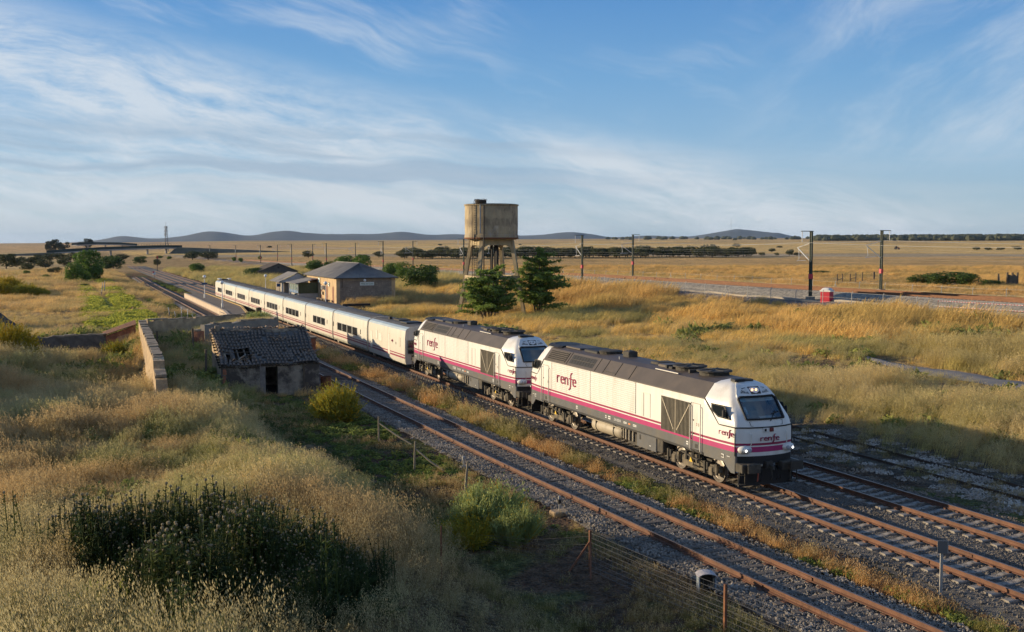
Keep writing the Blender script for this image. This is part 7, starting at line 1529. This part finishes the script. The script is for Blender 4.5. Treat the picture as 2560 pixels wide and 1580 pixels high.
# ------------------------------------------------------------------ grasses
M_BLADE = tint_mat('grass blade', .8, .35); M_HEAD = tint_mat('grass head', .8, .35, 1.05, (.45, (.58, .49, .29))); M_WEED = tint_mat('weed leaf', .75, .3); M_STEM = tint_mat('oat stem', .8, .3, .7); M_THEAD = tint_mat('thistle head', .8, .2, 1.0, (.8, (.34, .27, .17)))  # oat stem: darker own tone, with shade of the slope put into it
def tuft(seed, n, h, spread, w, lean, heads=0, segs=3, curl=.5, big=1.0, bm_=None):
    r = np.random.default_rng(seed); b = MB()
    for k in range(n):
        a = r.uniform(0, 6.28); q = spread * math.sqrt(r.random()); x, y = q * math.cos(a), q * math.sin(a); hh = h * r.uniform(.55, 1.1); la = r.uniform(0, 6.28); lx = lean + math.cos(la) * curl * .5; ly = math.sin(la) * curl * .5 - lean * .25
        fa = r.uniform(0, PI); fx, fy = math.cos(fa) * w, math.sin(fa) * w; pts = []
        for s in range(segs + 1): t = s / segs; pts.append((x + lx * hh * t * t, y + ly * hh * t * t, hh * (t - .12 * t * t * (lx * lx + ly * ly) ** .5)))
        v = []
        for s, p in enumerate(pts): ww = (1 - .75 * s / segs); v += [(p[0] - fx * ww, p[1] - fy * ww, p[2]), (p[0] + fx * ww, p[1] + fy * ww, p[2])]
        b.raw(v, [(2 * s, 2 * s + 1, 2 * s + 3, 2 * s + 2) for s in range(segs)], bm_ or M_BLADE)
        if heads and r.random() < heads:
            p = pts[-1]; nh = int(6 * big)
            for q in range(nh):
                t = q / nh; c = (p[0] + lean * .10 * t + r.uniform(-.03, .06) * big, p[1] + r.uniform(-.04, .04) * big, p[2] + .10 - .20 * t * big + r.uniform(-.03, .03)); L_ = r.uniform(.020, .036); W = L_ * .3; g = r.uniform(0, PI)
                b.raw([(c[0], c[1], c[2] + L_), (c[0] + W * math.cos(g), c[1] + W * math.sin(g), c[2]), (c[0] + .012, c[1], c[2] - L_), (c[0] - W * math.cos(g), c[1] - W * math.sin(g), c[2])], [(0, 1, 2, 3)], M_HEAD)
    return bpy.data.objects.new('tuft', b.mesh('tuft'))
def weed(seed, n, h, spread):
    r = np.random.default_rng(seed); b = MB()
    for k in range(n):
        a = r.uniform(0, 6.28); q = spread * math.sqrt(r.random()); c = np.array([q * math.cos(a), q * math.sin(a), r.uniform(0, h) * (1 - q / spread * .6)]); d = r.normal(0, 1, 3) * (1, 1, .6); d /= np.linalg.norm(d); s = np.cross(d, r.normal(0, 1, 3)); s /= np.linalg.norm(s); L_ = r.uniform(.03, .075); b.raw([c - d * L_, c + s * L_ * .4, c + d * L_, c - s * L_ * .4], [(0, 1, 2, 3)], M_WEED)
    return bpy.data.objects.new('weed', b.mesh('weed'))
def thistle(seed):
    r = np.random.default_rng(seed); b = MB()
    for st in range(3):
        x, y = r.uniform(-.12, .12, 2); h = r.uniform(.75, 1.15); P = [np.array([x, y, 0]), np.array([x + r.uniform(-.04, .06), y, h * .5]), np.array([x + r.uniform(-.08, .1), y + r.uniform(-.05, .05), h])]; b.tube(P, [.010, .008, .005], M_WEED, 4)
        for k in range(30):
            t = r.uniform(.08, .97); c = P[0] + (P[2] - P[0]) * t; a = r.uniform(0, 6.28); L_ = .17 * (1 - t * .65) * r.uniform(.6, 1.2); d = np.array([math.cos(a), math.sin(a), r.uniform(.1, .7)]); s = np.array([-math.sin(a), math.cos(a), 0]); e = c + d * L_; m = c + d * L_ * .5; b.raw([c, m + s * .016, e, m - s * .016], [(0, 1, 2, 3)], M_WEED)
        for k in range(1 if r.random() < .45 else 0):
            hd = P[2] + (np.array([r.uniform(-.09, .09), r.uniform(-.09, .09), r.uniform(-.16, .02)]) if k else 0); b.tube([P[1] * .35 + P[2] * .65, hd], .004, M_WEED, 3); b.lathe(tuple(hd), [(.006, -.012), (.017, 0), (.019, .014), (.012, .024)], M_THEAD, 7)
    return bpy.data.objects.new('thistle', b.mesh('thistle'))
def pal(n, cols, wts=None):
    cols = np.array(cols); i = RNG.choice(len(cols), n, p=wts); j = RNG.choice(len(cols), n, p=wts); t = RNG.random(n)[:, None] * .5; return cols[i] * (1 - t) + cols[j] * t
def grasses():
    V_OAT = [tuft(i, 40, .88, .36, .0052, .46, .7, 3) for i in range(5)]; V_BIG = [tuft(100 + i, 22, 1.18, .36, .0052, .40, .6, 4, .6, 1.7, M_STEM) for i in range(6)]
    V_FAR = [tuft(20 + i, 46, .72, .62, .014, .40, .0, 2) for i in range(4)]
    V_SHORT = [tuft(40 + i, 48, .30, .26, .0045, .30, .12, 2, .9) for i in range(4)]
    V_WEED = [weed(60 + i, 70, .16, .24) for i in range(4)]
    V_TH = [thistle(80 + i) for i in range(5)]
    xe = lambda Y: np.interp(Y, [10, 18, 24, 32, 41, 56, 66, 78, 100, 130], [8.5, 8.9, 9.6, 9.2, 9.0, 7.4, 9.2, 10.5, 11.5, 11.5])
    fov = math.radians(28.5)
    def cand(n, r0, r1):
        r = np.exp(RNG.uniform(math.log(r0), math.log(r1), n)); a = RNG.uniform(YAW - fov, YAW + fov, n); return r * np.sin(a), r * np.cos(a), r, n / (2 * fov * math.log(r1 / r0) * r * r)
    def blocked(X, Y, pad=0.0):
        q = X - line_x(Y); b = (np.abs(X - 26.73) < 5.1) & (Y < 640); b |= (np.abs(X - siding_x(Y)) < 2.35) & (Y < 330); b |= (np.abs(q) < 7.2); b |= (X > 18) & (X < 23) & (Y > 137) & (Y < 201)
        b |= (X > 31.2) & (X < 38.2) & (Y > 150) & (Y < 236); b |= (X > 38) & (X < 48) & (Y > 163.5) & (Y < 189); b |= (X > 8.7) & (X < 15.4) & (Y > 70.1) & (Y < 76.1); b |= (np.abs(X - (4.5 + (Y - 62) * .031)) < .5) & (Y > 61.8) & (Y < 96.8)
        b |= (X > 47.3) & (X < 58.5) & (Y > 296) & (Y < 310); b |= (np.abs(X - np.interp(Y, [0, 42, 50, 58, 66.5], [54, 55.2, 55.9, 56.7, 57.6])) < 1.9) & (Y < 67); b |= (q > -13.3) & (q < -7); b |= (X > 9.4) & (X < 16.6) & (Y > 87) & (Y < 102); b |= (X + 10.2) ** 2 + (Y - 119) ** 2 < 42
        return b
    n_ = lambda X, Y, s, o=0: fbm(X * s + o, Y * s + o * .7, 4)
    def put(name, V, X, Y, sc, tint, label, cat, hs=1.0, dz=0.0, sink=.03):
        n = len(X); Z = ground(X, Y) - sink + dz; rot = np.zeros((n, 3)); rot[:, 2] = RNG.normal(0, .7, n); rot[:, 0] = RNG.normal(0, .10, n); rot[:, 1] = RNG.normal(0, .10, n); s = np.stack([sc, sc, sc * hs], -1)
        scatter(name, V, np.stack([X, Y, Z], -1), rot, s, tint, label, cat)
    # tall oats on the rise and in the meadow east of the tracks
    X, Y, r, dens = cand(105000, 13, 95); tgt = 11 * np.clip(26 / r, 0, 1) ** .75
    A = (X < xe(Y) + 1.4) & (Y < 112); C = (X > 36.3); k = (RNG.random(len(X)) < tgt / dens) & ~blocked(X, Y) & (A | C)
    th = ((X - 3.2) / 3.5) ** 2 + ((Y - 25.6) / 4.5) ** 2 < 1; k &= ~(th & (RNG.random(len(X)) < .93)); k &= ~((X > 36) & (RNG.random(len(X)) < .45)); k &= ~((X < 9.4) & (X > 7.9) & (Y > 78) & (Y < 88) & False)
    X, Y, r = X[k], Y[k], r[k]; n = len(X); p1, p2, p3 = n_(X, Y, .10, 3), n_(X, Y, .28, 8), n_(X, Y, .05, 21)
    straw, silver, brown, green, gold = (.62, .44, .14), (.55, .47, .22), (.44, .25, .085), (.25, .28, .06), (.72, .47, .13)
    t = pal(n, [straw, silver, (.50, .40, .19)])
    def blend(t, w, c): w = np.clip(w, 0, 1)[:, None]; return t * (1 - w) + np.array(c) * w
    t = blend(t, sst(.50, .60, p1) * .8, brown); t = blend(t, sst(.51, .61, p2) * .8, green); t = blend(t, sst(.50, .40, p3) * .5 * np.where(X > 36, .35, 1), silver); t = blend(t, (X > 36) * .5, (.62, .45, .18)); t = blend(t, ((X > 62) & (X < 80)) * .75, gold); t = blend(t, (X < 8) * (Y < 24) * .5, silver); t = blend(t, (X > 36) * sst(.5, .58, p1) * .6, (.33, .32, .12))
    sc = RNG.uniform(.75, 1.2, n) * np.clip(r / 42, 1, 1.6) ** .6 * np.where(X > 36, .95, 1.0) * np.where((X > 62) & (X < 80), 1.35, 1) * (.60 + .52 * sst(.34, .64, n_(X, Y, .17, 31)))
    sc *= np.where(X < 36, 1 - .35 * sst(-1.5, 1.4, X - xe(Y)), 1); sc *= np.where((X > 36) & (X < 40), .8, 1); sc *= np.where((X > 49.5) & (X < 55.5) & (Y < 75), .42, 1); sc *= np.where((X > 1.5) & (X < 4.6) & (Y > 68) & (Y < 97), .42, 1); sc *= np.where((X > 5) & (X < 9) & (Y > 66) & (Y < 97), .5, 1); sc *= np.where((X > 6) & (X < 13) & (Y > 60) & (Y < 71), .6, 1)
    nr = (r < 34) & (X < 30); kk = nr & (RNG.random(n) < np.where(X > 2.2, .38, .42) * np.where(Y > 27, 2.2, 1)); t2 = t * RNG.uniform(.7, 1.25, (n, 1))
    put('wild_oats', V_OAT, X[~nr], Y[~nr], sc[~nr], t2[~nr], 'tall dry wild oats with pale nodding heads in meadow and rise', 'grass')
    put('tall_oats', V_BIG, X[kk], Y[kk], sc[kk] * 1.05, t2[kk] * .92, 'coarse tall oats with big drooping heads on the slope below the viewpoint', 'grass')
    # farther tall grass as broader clumps
    X, Y, r, dens = cand(130000, 44, 420); tgt = 3.4 * np.clip(80 / r, 0, 1) ** 1.35; q = X - line_x(Y)
    A = ((X < 15.2) & (Y > 62) & (r > 70)) | ((X > 37.5) & (q < -13.5)) | ((X > 31.5) & (Y > 60) & (q < -13.5)) | (q > 8); k = (RNG.random(len(X)) < tgt / dens) & ~blocked(X, Y) & A & ~((X > 1.5) & (X < 9.2) & (Y > 100) & (Y < 190) & (n_(X, Y, .05) > .35))
    X, Y, r, q = X[k], Y[k], r[k], q[k]; n = len(X); p1, p2, p3 = n_(X, Y, .045, 5), n_(X, Y, .15, 12), n_(X, Y, .022, 2); t = pal(n, [straw, gold, (.54, .40, .19)])
    t = blend(t, sst(.50, .60, p1) * .7, (.40, .27, .12)); t = blend(t, (q < 0) * sst(.50, .60, p2) * .75, (.30, .29, .11)); t = blend(t, (q > 0) * .6, (.62, .38, .14)); t = blend(t, (q > 0) * (q < 22) * .5, (.46, .40, .18)); t = blend(t, (q > 22) * sst(.52, .62, p2) * .6, (.25, .21, .09)); t = blend(t, ((q > -28) & (q < -13)) * (Y < 180) * .55, (.70, .44, .14)); t = blend(t, (X < 16) * .4, (.62, .43, .22)); t = blend(t, (X > 30) * (q < -12) * (Y > 200) * .55, (.42, .38, .16))
    sc = RNG.uniform(.75, 1.2, n) * np.clip(r / 105, .6, 2.0) ** .75 * (.45 + .85 * sst(.34, .64, n_(X, Y, .12, 41))); sc *= np.where((q > -28) & (q < -13) & (Y < 185), 1.55, 1) * np.where(q > 8, .55, 1) * np.where((q > 8) & (q < 17), 1.5, 1); sc *= np.where((X < 16) & (Y > 105), .7, 1)
    sc *= np.where((X > 49.5) & (X < 55.5) & (Y < 75), .42, 1)
    put('tall_grass', V_FAR, X, Y, sc, t * RNG.uniform(.8, 1.2, (n, 1)), 'tall golden grass clumps on the bank and in the fields farther off', 'grass')
    # grass on top of the earth filled dock and inside the yard
    n = 1500; X = RNG.uniform(9.6, 15.9, n); Y = 88.4 + (X - 9.7) * .6 + RNG.uniform(.3, 8.2, n); f = (X - 9.7) / 6.2; Z = 2.3 - .72 * (1 - f); rot = np.zeros((n, 3)); rot[:, 2] = RNG.uniform(-1, 1, n); s = RNG.uniform(.6, 1.0, n); scatter('dock_grass', V_OAT, np.stack([X, Y, Z], -1), rot, np.stack([s, s, s], -1), pal(n, [straw, silver, green]), 'dry grass growing on the earth between the yard walls', 'grass')
    # short grass: strips between the tracks, low ground, yard
    X, Y, r, dens = cand(120000, 17, 190); tgt = 14 * np.clip(30 / r, 0, 1) ** 1.1; B1 = (X > xe(Y) + .8) & (X < siding_x(Y) - 2.2); B2 = (X > siding_x(Y) + 2.1) & (X < 21.9); B3 = (X > 31.6) & (X < 37.5); S = B1 | B2 | (B3 & (RNG.random(len(X)) < .3))
    pn = n_(X, Y, .30, 14); pm = n_(X, Y, .09, 6); k = (RNG.random(len(X)) < tgt / dens * np.where(B2, sst(.26, .44, pn), sst(.40, .58, pn))) & ~blocked(X, Y) & S
    X, Y, r, pn, pm, B2 = X[k], Y[k], r[k], pn[k], pm[k], B2[k]; n = len(X); t = pal(n, [(.56, .31, .11), (.60, .38, .15), (.42, .24, .09)]); t = blend(t, sst(.48, .58, n_(X, Y, .22, 77)) * .8, (.19, .21, .05)); t = blend(t, (~B2) * .5, (.19, .18, .06)); t = blend(t, (~B2) * sst(.5, .6, n_(X, Y, .3, 55)) * .6, (.36, .22, .09))
    sc = RNG.uniform(.7, 1.25, n) * np.clip(r / 50, 1, 2) ** .7 * np.where(B2, 1.15 + .5 * sst(.5, .62, pm), .8); put('short_grass', V_SHORT, X, Y, sc, t * RNG.uniform(.75, 1.25, (n, 1)), 'short tawny and green grass on the strips beside the tracks', 'grass')
    # green weeds
    X, Y, r, dens = cand(95000, 17, 300); tgt = 10 * np.clip(30 / r, 0, 1) ** 1.15; gs = (X > 1.5) & (X < 9) & (Y > 100) & (Y < 300) & ~((X > 4) & (X < 6) & (Y > 150)); B = (X > xe(Y) + .3) & (X < 22.2); pw = n_(X, Y, .24, 90)
    k = (RNG.random(len(X)) < tgt / dens * np.where(gs, 1.4 * sst(.28, .42, n_(X, Y, .09, 4)), sst(.46, .60, pw))) & ~blocked(X, Y) & (gs | B); X, Y, r, gs = X[k], Y[k], r[k], gs[k]; n = len(X); t = pal(n, [(.14, .18, .04), (.21, .23, .055), (.10, .14, .04)]); t = blend(t, gs * .85, (.46, .45, .07)); t = blend(t, (X < xe(Y) + 3.5) * (Y < 60) * .5, (.06, .085, .035))
    sc = RNG.uniform(.8, 1.4, n) * np.clip(r / 45, 1, 3.4) ** .8 * np.where(gs, 1.2, 1.0); put('green_weeds', V_WEED, X, Y, sc, t * RNG.uniform(.75, 1.25, (n, 1)), 'low green weeds and herbs on the damp ground and overgrown track', 'weeds', sink=0)
    X, Y, r, dens = cand(60000, 17, 120); tgt = 5 * np.clip(30 / r, 0, 1) ** .9; k = (RNG.random(len(X)) < tgt / dens * sst(.55, .66, n_(X, Y, .21, 123)) * np.where(X > 30, .4, 1)) & ~blocked(X, Y) & ((X < xe(Y) + .5) | (X > 37)) & (Y < 115); X, Y, r = X[k], Y[k], r[k]; n = len(X); put('meadow_herbs', V_WEED, X, Y, RNG.uniform(1.6, 3.4, n) * np.clip(r / 60, 1, 1.6), pal(n, [(.20, .22, .06), (.26, .27, .07), (.16, .18, .06)]), 'green leafy herbs growing in patches through the dry meadow', 'herbs', hs=1.5, sink=0)
    # thistle stand in the foreground slope
    n = 1500; a = RNG.uniform(0, 6.28, n); q = np.sqrt(RNG.random(n)); q = np.where(RNG.random(n) < .10, q * 1.45, q); X = 3.2 + 3.8 * q * np.cos(a) * (.85 + .3 * np.sin(a * 3 + 1)); Y = 25.6 + 4.8 * q * np.sin(a); k = n_(X, Y, .33, 66) + .25 * (1 - q) > .46; X, Y = X[k], Y[k]; n = len(X); hN = .55 + .9 * sst(.3, .7, n_(X, Y, .55, 71)); t = pal(n, [(.050, .075, .018), (.085, .105, .026), (.034, .050, .015)]); put('thistles', V_TH, X, Y, RNG.uniform(.95, 1.55, n) * hN, t, 'stand of dark green thistles with dry pale heads on the slope below', 'thistles')
    n = 700; a = RNG.uniform(0, 6.28, n); q = np.sqrt(RNG.random(n)); X = 3.2 + 3.5 * q * np.cos(a); Y = 25.6 + 4.4 * q * np.sin(a); put('shade_leaves', V_WEED, X, Y, RNG.uniform(1.2, 3.2, n), pal(n, [(.026, .040, .012), (.042, .060, .017)]), 'added dark leaves that deepen the shade between the thistle stems', 'undergrowth', sink=0)  # near-black leaves added so the gaps between stems look deeply shaded
grasses()
# ------------------------------------------------------------------ haze box
def haze():
    b = MB(); m = bpy.data.materials.new('haze air'); m.use_nodes = True; N = m.node_tree.nodes; L = m.node_tree.links; N.remove(N['Principled BSDF'])
    v = N.new('ShaderNodeVolumePrincipled'); v.inputs['Color'].default_value = (.50, .70, 1.0, 1); v.inputs['Density'].default_value = HAZE_D; v.inputs['Anisotropy'].default_value = .0
    L.new(v.outputs[0], N['Material Output'].inputs['Volume'])
    b.box((0, 0, 110), (56000, 56000, 250), m); o = b.build('haze', label='thin pale blue haze over the plain', cat='haze', kind='stuff')
HAZE_D = 2.8e-5
haze()
